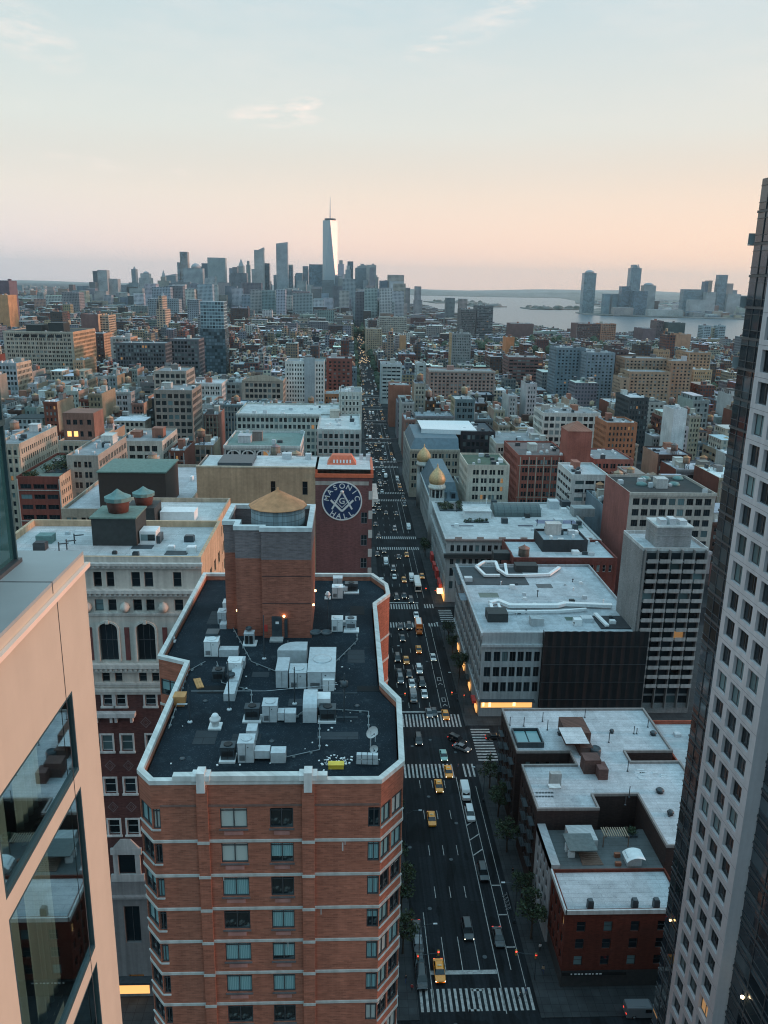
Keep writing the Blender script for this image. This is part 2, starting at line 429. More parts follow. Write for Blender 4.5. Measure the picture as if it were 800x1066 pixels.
t.l(pv.outputs[0], t.out.inputs['Volume']); HAZE = t.m

m = MB()
land = [(-11900, -400), (1400, -400), (1300, 600), (1090, 1500), (930, 2050), (720, 2240), (540, 2480), (480, 2900), (455, 3600), (420, 4500), (150, 5000), (-500, 5300), (-1500, 5200), (-2300, 9000), (-1800, 14000), (-1800, 26000), (-11900, 26000)]
m.face([(x, y, 0) for x, y in land])
tag(m.build('ground', ASPH), kind='structure')
m = MB(); m.face([(-11900, -400, -2), (11900, -400, -2), (11900, 26000, -2), (-11900, 26000, -2)])
tag(m.build('water', WATER), kind='structure')
m = MB()
m.prism([(11900, 3350), (11900, 26000), (3300, 26000), (2700, 11000), (2300, 8600), (1850, 6900), (1700, 5600), (1330, 4700), (1130, 4200), (1100, 3900), (1400, 3720), (2000, 3600)], -3, 1.5)
tag(m.build('far_shore_terrain', LAND), kind='structure')
m = MB()
m.prism([(-1700, 12500), (700, 10800), (1500, 10400), (3200, 10600), (3200, 26000), (-1700, 26000)], -3, 2)
tag(m.build('far_island_terrain', LAND), kind='structure')
for nm, pts in (('island_terrain', [(1010, 4700), (1390, 4820), (1440, 5100), (1010, 5000)]), ('island_terrain', [(760, 5000), (960, 5150), (900, 5600), (720, 5400)]), ('island_terrain', [(600, 5900), (1000, 6300), (950, 6900), (560, 6500)])):
    m = MB(); m.prism(pts, -3, 3)
    rr_ = random.Random(len(nm) + int(pts[0][0]))
    for i in range(26):
        a, b2 = rr_.random(), rr_.random()
        x = (pts[0][0] * (1 - a) + pts[1][0] * a) * (1 - b2) + (pts[3][0] * (1 - a) + pts[2][0] * a) * b2
        y = (pts[0][1] * (1 - a) + pts[1][1] * a) * (1 - b2) + (pts[3][1] * (1 - a) + pts[2][1] * a) * b2
        s_ = rr_.uniform(14, 32)
        m.lathe((x, y, 2), [(s_, 0), (s_ * .9, 6), (s_ * .5, rr_.uniform(9, 15)), (.5, 16)], 7, cap=False)
    tag(m.build(nm, LAND), kind='structure')
def ridge(y, x0, x1, h, seed, step=350, dep=2500):
    rr_ = random.Random(seed); m = MB(); n = int((x1 - x0) / step); hs = []
    ph = [rr_.uniform(0, 6) for _ in range(4)]
    for i in range(n + 1):
        u = i / n
        hs.append(h * (.45 + .25 * sin(u * 7 + ph[0]) + .18 * sin(u * 17 + ph[1]) + .08 * sin(u * 43 + ph[2]) + .05 * rr_.random()) * min(1, u * 5, (1 - u) * 5 + .15))
    v = []
    for i in range(n + 1):
        x = x0 + (x1 - x0) * i / n
        v += [(x, y, 0), (x, y + dep * .5, max(2, hs[i])), (x, y + dep, 0)]
    m.mesh(v, [f for i in range(n) for f in ((3 * i, 3 * i + 3, 3 * i + 4, 3 * i + 1), (3 * i + 1, 3 * i + 4, 3 * i + 5, 3 * i + 2))], smooth=True)
    return m
tag(ridge(13500, -1500, 7000, 95, 3).build('hills', LAND), kind='structure')
tag(ridge(22000, -11800, 11800, 120, 4, 600).build('hills', LAND), kind='structure')
m = MB(); m.box(-12000, 12000, -500, 26500, -6, 640)
tag(m.build('haze', HAZE), kind='stuff')

# ------------------------------------------------------------------ pavements and road paint
ROWS = [(-60, 91.5), (107, 181), (200, 269)]
y = 286.0
while y < 2300: ROWS.append((y, y + 72)); y += 87
COLSX = [(-850, -580), (-556, -290), (-266, 12.2), (32.3, 280), (304, 560), (584, 860)]
m = MB()
for a, b in ROWS:
    for c, d in COLSX:
        if c > 500 and b > 1800: continue
        m.box(c, d, a, b, -.1, .13, bottom=False)
tag(m.build('pavement', PAVE), kind='structure')
m = MB(); ZP = .006
def line(x0, x1, y0, y1): m.face([(x0, y0, ZP), (x1, y0, ZP), (x1, y1, ZP), (x0, y1, ZP)])
LANES = [14.85, 17.65, 20.65, 23.65, 26.75]
for x in LANES[1:4]:
    for yy in (138, 150.5, 162.7, 174.6): line(x - .07, x + .07, yy - 3.2, yy)
    line(x - .07, x + .07, 116.7, 124.8)
line(14.78, 14.92, 110, 131); line(26.68, 26.84, 108, 176); line(29.1, 29.24, 117, 172); line(31.0, 31.12, 113, 172)
for yy in (147, 152, 157): m.face([(26.85, yy, ZP), (26.85, yy + .35, ZP), (29.1, yy + 2.3, ZP), (29.1, yy + 1.95, ZP)])
for yy in (122, 130, 138): m.face([(29.3, yy, ZP), (29.3, yy + .3, ZP), (30.9, yy + .3, ZP), (30.9, yy, ZP)])
line(14.9, 26.6, 116.2, 117.1)
def cross_x(y0, y1, x0, x1, step=.98, wd=.46):
    x = x0
    while x < x1: line(x, x + wd, y0, y1); x += step
cross_x(108.6, 113.2, 12.6, 31.8)
line(21.6, 23.6, 112.6, 113.1); line(20.5, 22.6, 108.6, 109.0)
cross_x(175.6, 181.6, 13.2, 26.6); cross_x(176, 181.6, 29, 32, 1.1)
cross_x(199.6, 206.4, 13.2, 31.6)
cross_x(267, 271.5, 13, 26); cross_x(268, 271, 28.6, 32); cross_x(284, 289, 13, 26); cross_x(285, 289, 28.6, 32)
for yy in (108.0, 106.6, 105.2, 103.8): line(6.5, 12.0, yy - 4.6, yy - 4.0); line(33.2, 38.0, yy - 3.5, yy - 2.9)
for i in range(12): line(33.4, 38.6, 183 + i * 1.35, 183.6 + i * 1.35)
for i in range(7): line(33.4, 38.2, 272.4 + i * 1.7, 273.0 + i * 1.7)
line(14.5, 26.6, 207.4, 208.2); line(14.5, 26.6, 290, 290.8)
yy = 210.0
while yy < 1000:
    blk = (yy - 286) % 87
    if yy < 264 or (yy > 292 and blk < 68):
        for x in LANES[:4]: line(x - .07, x + .07, yy, yy + 3.2)
        if yy < 800: line(26.68, 26.84, yy, yy + 11.5); line(29.1, 29.24, yy, yy + 11.5)
    yy += 12.2
for k in range(4, 11):
    y0 = ROWS[k][0] - 1.2
    cross_x(y0 - .5, y0 + 3.6, 13, 31.8); cross_x(y0 - 17, y0 - 13, 13, 31.8)
for yy in (213.5, 226.5):   # bicycle lane symbols
    line(27.4, 28.6, yy, yy + .35); line(27.4, 28.6, yy + 2.2, yy + 2.55); line(27.4, 27.65, yy, yy + 2.5); line(28.35, 28.6, yy, yy + 2.5)
    m.face([(27.5, yy - 2.6, ZP), (28, yy - 1.6, ZP), (28, yy - 1.1, ZP), (27.3, yy - 2.4, ZP)]); m.face([(28, yy - 1.6, ZP), (28.6, yy - 2.6, ZP), (28.75, yy - 2.3, ZP), (28, yy - 1.1, ZP)])
tag(m.build('road_markings', PAINT), kind='structure')
# ------------------------------------------------------------------ building kit
def rnd(c, j=.08, r=R):
    k = 1 + r.uniform(-j, j); return tuple(max(.01, v * k * (1 + r.uniform(-j, j) * .4)) for v in c)
def fac(mb, P, U, us, vs, W, z0, z1, dep=.28, mi=0, gi=1, wins=None, skip=None):
    """wall rectangle with recessed openings. P bottom corner seen from outside, U rightward. us/vs: [(lo,hi)] openings."""
    P = Vector(P); U = Vector(U); n = U.cross(Vector((0, 0, 1)))
    def pt(u, v, d=0): q = P + U * u - n * d; return (q.x, q.y, v)
    def quad(u0, u1, v0, v1):
        if u1 - u0 > 1e-4 and v1 - v0 > 1e-4: mb.face([pt(u0, v0), pt(u1, v0), pt(u1, v1), pt(u0, v1)], mi)
    v = z0
    for j, (a, b) in enumerate(vs):
        quad(0, W, v, a)
        u = 0.0
        for i, (c, d) in enumerate(us):
            if skip and skip(i, j): continue
            quad(u, c, a, b); u = d
            if dep > 0:
                mb.face([pt(c, a), pt(c, a, dep), pt(c, b, dep), pt(c, b)], mi)
                mb.face([pt(d, a, dep), pt(d, a), pt(d, b), pt(d, b, dep)], mi)
                mb.face([pt(c, a), pt(d, a), pt(d, a, dep), pt(c, a, dep)], mi)
                mb.face([pt(c, b, dep), pt(d, b, dep), pt(d, b), pt(c, b)], mi)
            if wins is None: mb.face([pt(c, a, dep), pt(d, a, dep), pt(d, b, dep), pt(c, b, dep)], gi)
            else:
                q = P + U * ((c + d) / 2) - n * dep
                wins.append((Vector((q.x, q.y, a)), atan2(U.y, U.x), d - c, b - a))
        quad(u, W, a, b)
        v = b
    quad(0, W, v, z1)
def cells(W, bay, wr, margin=.4, pair=False):
    n = max(1, int((W - 2 * margin) / bay)); m = (W - n * bay) / 2; out = []
    for i in range(n):
        c = m + (i + .5) * bay; h = bay * wr / 2
        if pair: out += [(c - h, c - .15), (c + .15, c + h)]
        else: out.append((c - h, c + h))
    return out
def floors(z0, z1, st, hr, zb=4.5, zt=1.6):
    m = max(1, int((z1 - z0 - zb - zt) / st)); s = (z1 - z0 - zb - zt) / m
    return [(z0 + zb + (k + .22) * s, z0 + zb + (k + .22 + hr) * s) for k in range(m)]
WINCACHE = {}
def window_proto(w, h, bars, fmat):
    key = (round(w, 1), round(h, 1), bars, fmat.name)
    if key in WINCACHE: return WINCACHE[key]
    m = MB(); f = min(.09, w * .08); d = .07
    for a, b, c, e in ((-w / 2, w / 2, 0, f), (-w / 2, w / 2, h - f, h), (-w / 2, -w / 2 + f, f, h - f), (w / 2 - f, w / 2, f, h - f)):
        m.box(a, b, -d, -.005, c, e, 0)
    if 'v' in bars: m.box(-f * .45, f * .45, -d * .9, -.01, f, h - f, 0)
    if 'V' in bars:
        for k in (-1, 1): m.box(k * w / 6 - f * .4, k * w / 6 + f * .4, -d * .9, -.01, f, h - f, 0)
    if 'h' in bars: m.box(-w / 2 + f, w / 2 - f, -d * .85, -.012, h * .52, h * .52 + f * .8, 0)
    if 't' in bars: m.box(-w / 2 + f, w / 2 - f, -d * .85, -.012, h * .8, h * .8 + f * .8, 0)
    m.face([(-w / 2, -.02, 0), (w / 2, -.02, 0), (w / 2, -.02, h), (-w / 2, -.02, h)], 1)
    o = m.build('window', [fmat, GLASS]); COL.objects.unlink(o)
    WINCACHE[key] = o.data
    return o.data
FRAMED = plain('window_frame_dark', (.06, .065, .07), .5); FRAMEW = plain('window_frame_white', (.55, .56, .55), .5); FRAMEA = plain('window_frame_aluminium', (.25, .27, .28), .4, .3)
NWIN = [0]
def put_windows(parent, wins, bars='h', fmat=None, cap=100):
    base = Vector(parent.location); rest = []
    if len(wins) > cap:
        wins = sorted(wins, key=lambda q: (q[0] - Vector((0, 0, CAMH))).length); rest = wins[cap:]; wins = wins[:cap]
    for p, a, w, h in wins:
        o = bpy.data.objects.new('window', window_proto(w, h, bars, fmat or FRAMED)); COL.objects.link(o)
        o.parent = parent; o.location = p - base; o.rotation_euler = (0, 0, a); NWIN[0] += 1
    if rest:
        m = MB()
        for p, a, w, h in rest:
            c, s = cos(a), sin(a); x0, x1 = -w / 2, w / 2; n = Vector((s, -c, 0)) * .03
            q = [p + Vector((c * x, s * x, z)) + n for x, z in ((x0, 0), (x1, 0), (x1, h), (x0, h))]
            m.face(q, 1)
            m.face([p + n * 1.6 + Vector((c * x, s * x, z)) for x, z in ((-.04, 0), (.04, 0), (.04, h), (-.04, h))], 0)
        o = m.build('window_panes', [fmat or FRAMED, GLASS], parent, world=True); o['kind'] = 'stuff'
def ring(mb, x0, x1, y0, y1, z0, z1, t, mi=0):
    """parapet: top and inner faces"""
    a = [(x0, y0), (x1, y0), (x1, y1), (x0, y1)]; b = [(x0 + t, y0 + t), (x1 - t, y0 + t), (x1 - t, y1 - t), (x0 + t, y1 - t)]
    for i in range(4):
        j = (i + 1) % 4
        mb.face([(*a[i], z1), (*a[j], z1), (*b[j], z1), (*b[i], z1)], mi)
        mb.face([(*b[j], z0), (*b[i], z0), (*b[i], z1), (*b[j], z1)], mi)
STY = {  # bay, window ratio, storey, height ratio, bars, pair
    'loft': (3.4, .74, 3.9, .62, 'V', False), 'tenement': (2.1, .48, 3.2, .55, 'h', False), 'pair': (3.8, .7, 3.7, .58, 'h', True),
    'band': (4.6, .86, 3.5, .45, 'V', False), 'apart': (3.6, .5, 2.95, .5, 'v', False), 'office': (2.6, .66, 3.7, .6, 'v', False), 'blank': None}
TANKS = []
def bldg(label, x0, x1, y0, y1, z, col, sty='pair', roof=(.3, .31, .31), lod=1, group=None, cat='building', name='building', side=True, back=False, z0=0.0,
         cornice=None, bulk=1, fmat=None, wallmat=None, clutter=True, roofmat=None, sidecol=None, zt=1.6, zb=4.5, seed=None, sidesty=None, trimcol=None, upper=False):
    if x1 < x0: x0, x1 = x1, x0
    rr_ = random.Random(seed if seed is not None else int(x0 * 13 + y0 * 7 + z * 3))
    cx, cy = (x0 + x1) / 2, (y0 + y1) / 2
    th = thing(name, label, cat, (cx, cy, z0), group=group)
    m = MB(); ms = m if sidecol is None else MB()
    wins = [] if lod == 0 else None
    W, D = x1 - x0, y1 - y0; par = .9; T = .35
    def wall(mb, P, U, L, s, isn):
        st = STY.get(s)
        if st is None:
            fac(mb, P, U, [], [], L, z0, z); return
        bay, wr, sh, hr, bars, pair = st
        fac(mb, P, U, cells(L, bay, wr, .4, pair), floors(z0, z, sh, hr, zb, zt), L, z0, z, wins=wins if isn else wins, dep=.28 if lod < 2 else .2)
    wall(m, (x0, y0, 0), (1, 0, 0), W, sty, True)
    ss = sidesty or (sty if (side is True) else 'blank')
    lft = cx > 20
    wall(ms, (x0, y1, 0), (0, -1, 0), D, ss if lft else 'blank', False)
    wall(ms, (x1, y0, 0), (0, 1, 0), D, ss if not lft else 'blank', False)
    wall(ms, (x1, y1, 0), (-1, 0, 0), W, sty if back else 'blank', False)
    ring(m, x0, x1, y0, y1, z - par, z, T)
    wm = wallmat or WALL
    gl = GLASS if lod == 0 else GLASSF
    m.build('wall', [wm, gl], th, col, world=True)
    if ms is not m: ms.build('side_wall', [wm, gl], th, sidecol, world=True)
    r = MB(); r.face([(x0 + T, y0 + T, z - par), (x1 - T, y0 + T, z - par), (x1 - T, y1 - T, z - par), (x0 + T, y1 - T, z - par)])
    r.build('roof', roofmat or ROOF, th, roof, world=True)
    if wins: put_windows(th, wins, STY[sty][4] if STY.get(sty) else 'h', fmat)
    if cornice:
        q = MB(); q.box(x0 - .1, x1 + .1, y0 - .55, y0 - .003, z - 1.0, z + .12); q.box(x0, x1, y0 - .32, y0 - .003, z - 1.55, z - 1.003)
        q.build('cornice', TRIM, th, cornice, world=True)
    if STY.get(sty) and lod < 2 and rr_.random() < .62:
        bay, wr, sh, hr, bars, pair = STY[sty]; q = MB(); us_ = cells(W, bay, wr, .4, False); vs_ = floors(z0, z, sh, hr, zb, zt)
        if rr_.random() < .6 and len(us_) > 1:
            st_ = rr_.choice([1, 1, 2]); xs_ = [us_[0][0] / 2] + [(us_[i][1] + us_[i + 1][0]) / 2 for i in range(0, len(us_) - 1, st_)] + [(us_[-1][1] + W) / 2]
            for x_ in xs_: q.box(x0 + x_ - .2, x0 + x_ + .2, y0 - .16, y0 - .003, z0 + zb * .8, z - .9)
        else:
            for x_ in (.22, W - .22): q.box(x0 + x_ - .2, x0 + x_ + .2, y0 - .16, y0 - .003, z0 + zb * .8, z - .9)
        for k_ in {0, len(vs_) - 1, rr_.randrange(len(vs_))} if rr_.random() < .8 else range(len(vs_)):
            zz_ = vs_[k_][0] - .35; q.box(x0 + .02, x1 - .02, y0 - .24, y0 - .003, zz_ - .28, zz_)
        q.build('facade_trim', TRIM, th, rnd(trimcol or (col if rr_.random() < .5 else (.4, .38, .34)), .14, rr_), world=True)
    zr = z - par
    if upper and W > 9 and D > 14:
        uh = rr_.choice([3.6, 3.8, 7.2, 7.6]); ux0, ux1 = x0 + W * rr_.uniform(.05, .3), x1 - W * rr_.uniform(.05, .3); uy0, uy1 = y0 + rr_.uniform(2.5, 6), y1 - rr_.uniform(.6, 3)
        q = MB(); uv_ = [(zr + .9 + 3.7 * i, zr + 3.0 + 3.7 * i) for i in range(int(uh / 3.5))]
        fac(q, (ux0, uy0, 0), (1, 0, 0), cells(ux1 - ux0, 2.6, .6), uv_, ux1 - ux0, zr, zr + uh, dep=.2)
        fac(q, (ux0, uy1, 0), (0, -1, 0), cells(uy1 - uy0, 3, .5), uv_, uy1 - uy0, zr, zr + uh, dep=.2); fac(q, (ux1, uy0, 0), (0, 1, 0), cells(uy1 - uy0, 3, .5), uv_, uy1 - uy0, zr, zr + uh, dep=.2); fac(q, (ux1, uy1, 0), (-1, 0, 0), [], [], ux1 - ux0, zr, zr + uh)
        q.build('upper_storeys', [WALL, GLASSF], th, rnd(rr_.choice([col, (.4, .36, .3), (.45, .46, .45)]), .1, rr_), world=True)
        q = MB(); q.box(ux0 - .15, ux1 + .15, uy0 - .15, uy1 + .15, zr + uh + .002, zr + uh + .3); q.build('upper_roof', ROOF, th, rnd(roof, .2, rr_), world=True)
    if bulk and W > 6 and D > 8:
        for _ in range(bulk):
            w_, d_, h_ = rr_.uniform(2.5, min(6, W * .4)), rr_.uniform(3, min(7, D * .4)), rr_.uniform(2.4, 4.6)
            bx = rr_.uniform(x0 + .6, x1 - .6 - w_); by = rr_.uniform(y0 + D * .25, y1 - .6 - d_)
            q = MB(); q.box(bx, bx + w_, by, by + d_, zr, zr + h_, bottom=False); q.box(bx - .12, bx + w_ + .12, by - .12, by + d_ + .12, zr + h_, zr + h_ + .18)
            c2 = rr_.choice([col, (.22, .2, .19), (.42, .4, .37), (.3, .14, .1), (.5, .5, .48)])
            q.build('bulkhead', WALL, th, rnd(c2, .1, rr_), world=True)
    if clutter and lod < 2:
        q = MB(); k = 0
        for _ in range(rr_.randint(6, 12) if lod == 0 or y0 < 560 else rr_.randint(3, 7)):
            w_, d_, h_ = rr_.uniform(.7, 2.6), rr_.uniform(.7, 3.0), rr_.uniform(.6, 2.0)
            bx = rr_.uniform(x0 + .5, max(x0 + .6, x1 - .5 - w_)); by = rr_.uniform(y0 + .5, max(y0 + .6, y1 - .5 - d_))
            p_ = MB(); p_.box(bx, bx + w_, by, by + d_, zr, zr + h_, bottom=False); p_.box(bx + .1, bx + w_ - .1, by + .1, by + d_ - .1, zr + h_, zr + h_ + .12)
            p_.build(rr_.choice(['roof_vent', 'skylight', 'chimney']), rr_.choice([METAL, METAL, METALD, WHITE]), th, world=True)
    return th
def px_bldg(label, xa, xb, yt, Y, depth, col, *a, **k):
    p, q = AY(xa, yt, Y), AY(xb, yt, Y)
    TAKEN.append((p.x - 1, q.x + 1, Y - 1, Y + depth + 1))
    return bldg(label, p.x, q.x, Y, Y + depth, (p.z + q.z) / 2, col, *a, **k)
TAKEN = []
# water tanks ------------------------------------------------------------
def make_tank(r, h, leg, label, loc, cap=(.42, .22, .1), wood=(.3, .2, .13), group='water tanks on the roofs', lod=0, name='water_tank'):
    th = thing(name, label, 'water tank', loc, group=group)
    m = MB(); n = 8
    if leg > .2:
        for sx in (-1, 1):
            for sy in (-1, 1):
                m.box(sx * r * .62 - .12, sx * r * .62 + .12, sy * r * .62 - .12, sy * r * .62 + .12, 0, leg - .25)
        m.box(-r * .8, r * .8, -r * .8, r * .8, leg - .25, leg)
        m.tube((-r * .62, -r * .62, .1), (r * .62, -r * .62, leg - .3), .06, n=4); m.tube((r * .62, -r * .62, .1), (-r * .62, -r * .62, leg - .3), .06, n=4)
        m.build('stand', METALD, th)
    b = MB(); prof = [(r, 0), (r * .985, h)]
    b.lathe((0, 0, leg), prof, 20)
    o = b.build('barrel', TANKW, th, wood)
    if lod == 0:
        hb = MB()
        for k in range(1, 6):
            z = leg + h * k / 6
            hb.lathe((0, 0, z - .03), [(r * 1.0, 0), (r + .03, 0), (r + .03, .06), (r, .06)], 20, cap=False)
        hb.build('hoops', METALD, o) if False else None
    c = MB(); c.lathe((0, 0, leg + h), [(r * 1.08, -.08), (r * 1.06, 0.0), (.12, r * .55), (.1, r * .55 + .25)], 12)
    c.build('cap', TANKC, th, cap)
    return th
t = NT('tank_staves'); wv, sx = wall_vec(t)
an = t.math('ARCTAN2', sx.outputs[1], sx.outputs[0])
st = t.math('SUBTRACT', 1.0, t.math('MULTIPLY', t.math('LESS_THAN', t.math('FRACT', t.math('MULTIPLY', an, 6.0)), .12), .35))
hp = t.math('SUBTRACT', 1.0, t.math('MULTIPLY', t.math('LESS_THAN', t.math('FRACT', t.math('MULTIPLY', sx.outputs[2], 1.6)), .12), .45))
t.P(Base_Color=t.vscale(t.n('ShaderNodeObjectInfo').outputs['Color'], t.math('MULTIPLY', t.math('MULTIPLY', st, hp), t.rng(t.noise(t.mapping(t.coord(), (2, 2, .3)), 1, 4), .3, .7, .7, 1.3))), Roughness=.85)
TANKW = t.m
t = NT('tank_cap_boards'); t.P(Base_Color=t.vscale(t.n('ShaderNodeObjectInfo').outputs['Color'], t.rng(t.noise(t.coord(), 1.3, 4), .3, .7, .75, 1.2)), Roughness=.85); TANKC = t.m
# ------------------------------------------------------------------ brick apartment tower in the middle
def inset(poly, d):
    n = len(poly); out = []
    for i in range(n):
        p0, p1, p2 = Vector(poly[i - 1]), Vector(poly[i]), Vector(poly[(i + 1) % n])
        a = (p1 - p0).normalized(); b = (p2 - p1).normalized()
        na = Vector((-a.y, a.x)); nb = Vector((-b.y, b.x))
        k = (na + nb); k = k / max(.3, (1 + na.dot(nb)))
        out.append(tuple(p1 + k * d))
    return out
TP = [(-13.5, 49.9), (2.4, 49.9), (4.1, 52.2), (4.4, 61.4), (3.1, 64.4), (3.0, 82.5), (4.6, 85.4), (4.5, 88.5), (2.9, 92), (-17, 92), (-17.3, 69.6), (-14.6, 68.3), (-14.65, 51.3)]
ZR, ZT = 82.2, 83.1
tower = thing('brick_apartment_tower', 'tall orange brick apartment tower with pale bands and a dark flat roof full of fans', 'apartment tower', (-5, 70, 0))
BC = (.36, .13, .082)
ST = 2.845; BAND0 = 78.2
rows = [(BAND0 + .52 - k * ST + 0.38, BAND0 + .52 - k * ST + 2.0) for k in range(13)]
rows = list(reversed(rows))
tw = MB(); wins = []
pil = MB()
for i, p in enumerate(TP):
    q = TP[(i + 1) % len(TP)]
    L = (Vector(q) - Vector(p)).length; U = (Vector(q) - Vector(p)) / L
    if i == 0:
        fx = lambda px: AY(px, 846, 49.9).x + 13.5
        us = [(0.03, fx(167)), (fx(229), fx(257.5)), (fx(281), fx(305.5)), (fx(383.5), L - .04)]
    elif i == 1: us = [(.06, L * .44), (L * .5, L - .08)]
    elif i == 2: us = [(.1, 2.0), (3.4, 5.2), (6.6, L - .1)]
    elif i == 3: us = [(.3, L - .3)]
    elif i == 4: us = [(2, 3.8), (6, 7.8), (10, 11.8), (14, 15.8)]
    elif i == 10: us = [(.1, L - .1)]
    elif i == 12: us = [(.1, L - .03)]
    elif i == 11: us = [(3, 5), (8, 10), (13.5, 15.5)]
    else: us = []
    fac(tw, (p[0], p[1], 0), (U.x, U.y, 0), us, rows, L, 0, ZT - .45, dep=.22, wins=wins)
tw.build('brick_wall', [BRICK, GLASS], tower, BC, world=True)
inn = inset(TP, .33)
m = MB()
for i in range(len(TP)):
    j = (i + 1) % len(TP)
    m.face([(*inn[j], ZR - .05), (*inn[i], ZR - .05), (*inn[i], ZT - .45), (*inn[j], ZT - .45)])
m.build('parapet', BRICK, tower, (.42, .17, .11), world=True)
# coping
def coping(name, outer, inner, z0, z1, mat, par, col):
    m = MB(); n = len(outer)
    for i in range(n):
        j = (i + 1) % n
        m.face([(*outer[i], z0), (*outer[j], z0), (*outer[j], z1), (*outer[i], z1)])
        m.face([(*outer[i], z1), (*outer[j], z1), (*inner[j], z1), (*inner[i], z1)])
        m.face([(*inner[j], z0), (*inner[i], z0), (*inner[i], z1), (*inner[j], z1)])
        m.face([(*inner[i], z0), (*inner[j], z0), (*outer[j], z0), (*outer[i], z0)])
    return m.build(name, mat, par, col, world=True, merge=True)
coping('coping', inset(TP, -.07), inset(TP, .36), ZT - .447, ZT - .12, TRIM, tower, (.6, .6, .57))
t = NT('roof_gravel'); co = t.coord()
sp = t.rng(t.noise(co, 9, 3, .8), .60, .74, 0, 1)
big = t.rng(t.noise(co, .25, 5), .35, .65, .75, 1.25)
edge = t.rng(t.noise(co, 1.1, 5, .7), .56, .72, 0, .55)
c = t.mix(sp, (.0145, .022, .029), (.12, .16, .18)); c = t.mix(edge, c, (.05, .068, .078))
t.P(Base_Color=t.vscale(c, big), Roughness=.95); t.b.inputs['Specular IOR Level'].default_value = .15; GRAVEL = t.m
m = MB(); m.face([(*p, ZR) for p in inset(TP, .45)])
m.build('roof', GRAVEL, tower, world=True)
# raised coping of the front wall, piers and cross shaped pier caps
fx = lambda px, y=808: AY(px, y, 49.9).x
m = MB(); m.box(fx(180), fx(341), 49.72, 50.26, ZT - .1, ZT + .3); m.box(fx(180) + .05, fx(341) - .05, 49.85, 50.2, ZT - .45, ZT - .103); m.build('raised_coping', TRIM, tower, (.6, .6, .57), world=True)
for a, b in ((203.5, 215.5), (314.5, 327.5)):
    m = MB(); m.box(fx(a), fx(b), 49.72, 49.897, 20, ZT - .46); m.build('pier', BRICK, tower, BC, world=True)
    cx = (fx(a) + fx(b)) / 2
    m = MB(); m.box(cx - .28, cx + .28, 49.5, 50.4, ZT - .9, ZT + .62); m.box(cx - .62, cx - .282, 49.55, 50.38, ZT + .0, ZT + .4); m.box(cx + .282, cx + .62, 49.55, 50.38, ZT + .0, ZT + .4)
    m.build('pier_cap', TRIM, tower, (.62, .62, .6), world=True)
out1 = inset(TP, -.07); out0 = inset(TP, .02)
bo = None
for k in range(13):
    z = BAND0 - k * ST
    if bo is None:
        m = MB(); n = len(TP)
        for i in range(n):
            j = (i + 1) % n
            m.face([(*out1[i], z - .2), (*out1[j], z - .2), (*out1[j], z), (*out1[i], z)])
            m.face([(*out1[i], z), (*out1[j], z), (*out0[j], z + .02), (*out0[i], z + .02)])
            m.face([(*out0[i], z - .2), (*out0[j], z - .2), (*out1[j], z - .2), (*out1[i], z - .2)])
        bo = m.build('stone_band', TRIM, tower, (.5, .5, .47), world=True, merge=True)
    else:
        o = bo.copy(); COL.objects.link(o); o.parent = tower; o.location = bo.location + Vector((0, 0, -k * ST))
for a, b in ((203.5, 215.5), (314.5, 327.5)):
    for k in range(13):
        z = BAND0 - k * ST
        m = MB(); m.box(fx(a) - .03, fx(b) + .03, 49.66, 49.715, z - .24, z - .02); m.build('band_block', TRIM, tower, (.5, .5, .47), world=True)
m = MB()   # dark drip course under the parapet
m.box(-12.9, 2.3, 49.84, 49.897, 80.9, 81.05); m.build('drip_course', TRIM, tower, (.2, .12, .1), world=True)
for k in range(12):
    for a, b in ((233, 253), (285, 301.5)):
        z = rows[-1 - k][0] - .52
        m = MB(); m.box(fx(a, 846), fx(b, 846), 49.85, 49.897, z, z + .3); m.build('vent_grille', TRIM, tower, (.42, .2, .17), world=True)
    for a, b in ((228, 258.5), (280, 306.5)):
        z = rows[-1 - k][0] - .12
        m = MB(); m.box(fx(a, 846), fx(b, 846), 49.8, 49.897, z, z + .1); m.build('window_sill', TRIM, tower, (.14, .12, .12), world=True)
for i_, u0_, u1_ in ((12, 0, 1), (0, 0, None), (1, 0, 1)):
    p_, q_ = Vector(TP[i_]), Vector(TP[(i_ + 1) % len(TP)]); d_ = (q_ - p_).normalized(); L_ = (q_ - p_).length if u1_ else fx(167, 846) + 13.5; nn_ = Vector((d_.y, -d_.x))
    for k in range(12):
        z = rows[-1 - k][0] - .1; a_, b_ = p_, p_ + d_ * L_; c_, e_ = a_ + nn_ * .1, b_ + nn_ * .1; a_, b_ = a_ + nn_ * .004, b_ + nn_ * .004
        m = MB(); m.prism([tuple(a_), tuple(c_), tuple(e_), tuple(b_)], z, z + .1); m.build('window_sill', TRIM, tower, (.5, .5, .48), world=True)
rr_ = random.Random(6); m = MB()
for _ in range(90):
    p = AZ(rr_.gauss(352, 12) if rr_.random() < .7 else rr_.uniform(170, 400), rr_.gauss(794, 3) if rr_.random() < .75 else rr_.uniform(690, 790), ZR); s_ = rr_.uniform(.04, .14); m.box(p.x, p.x + s_, p.y, p.y + s_ * 1.4, ZR + .002, ZR + .05, rot=rr_.uniform(0, 3))
tag(m.build('roof_debris', WHITE), kind='stuff', label='pale debris flakes scattered on the dark roof')
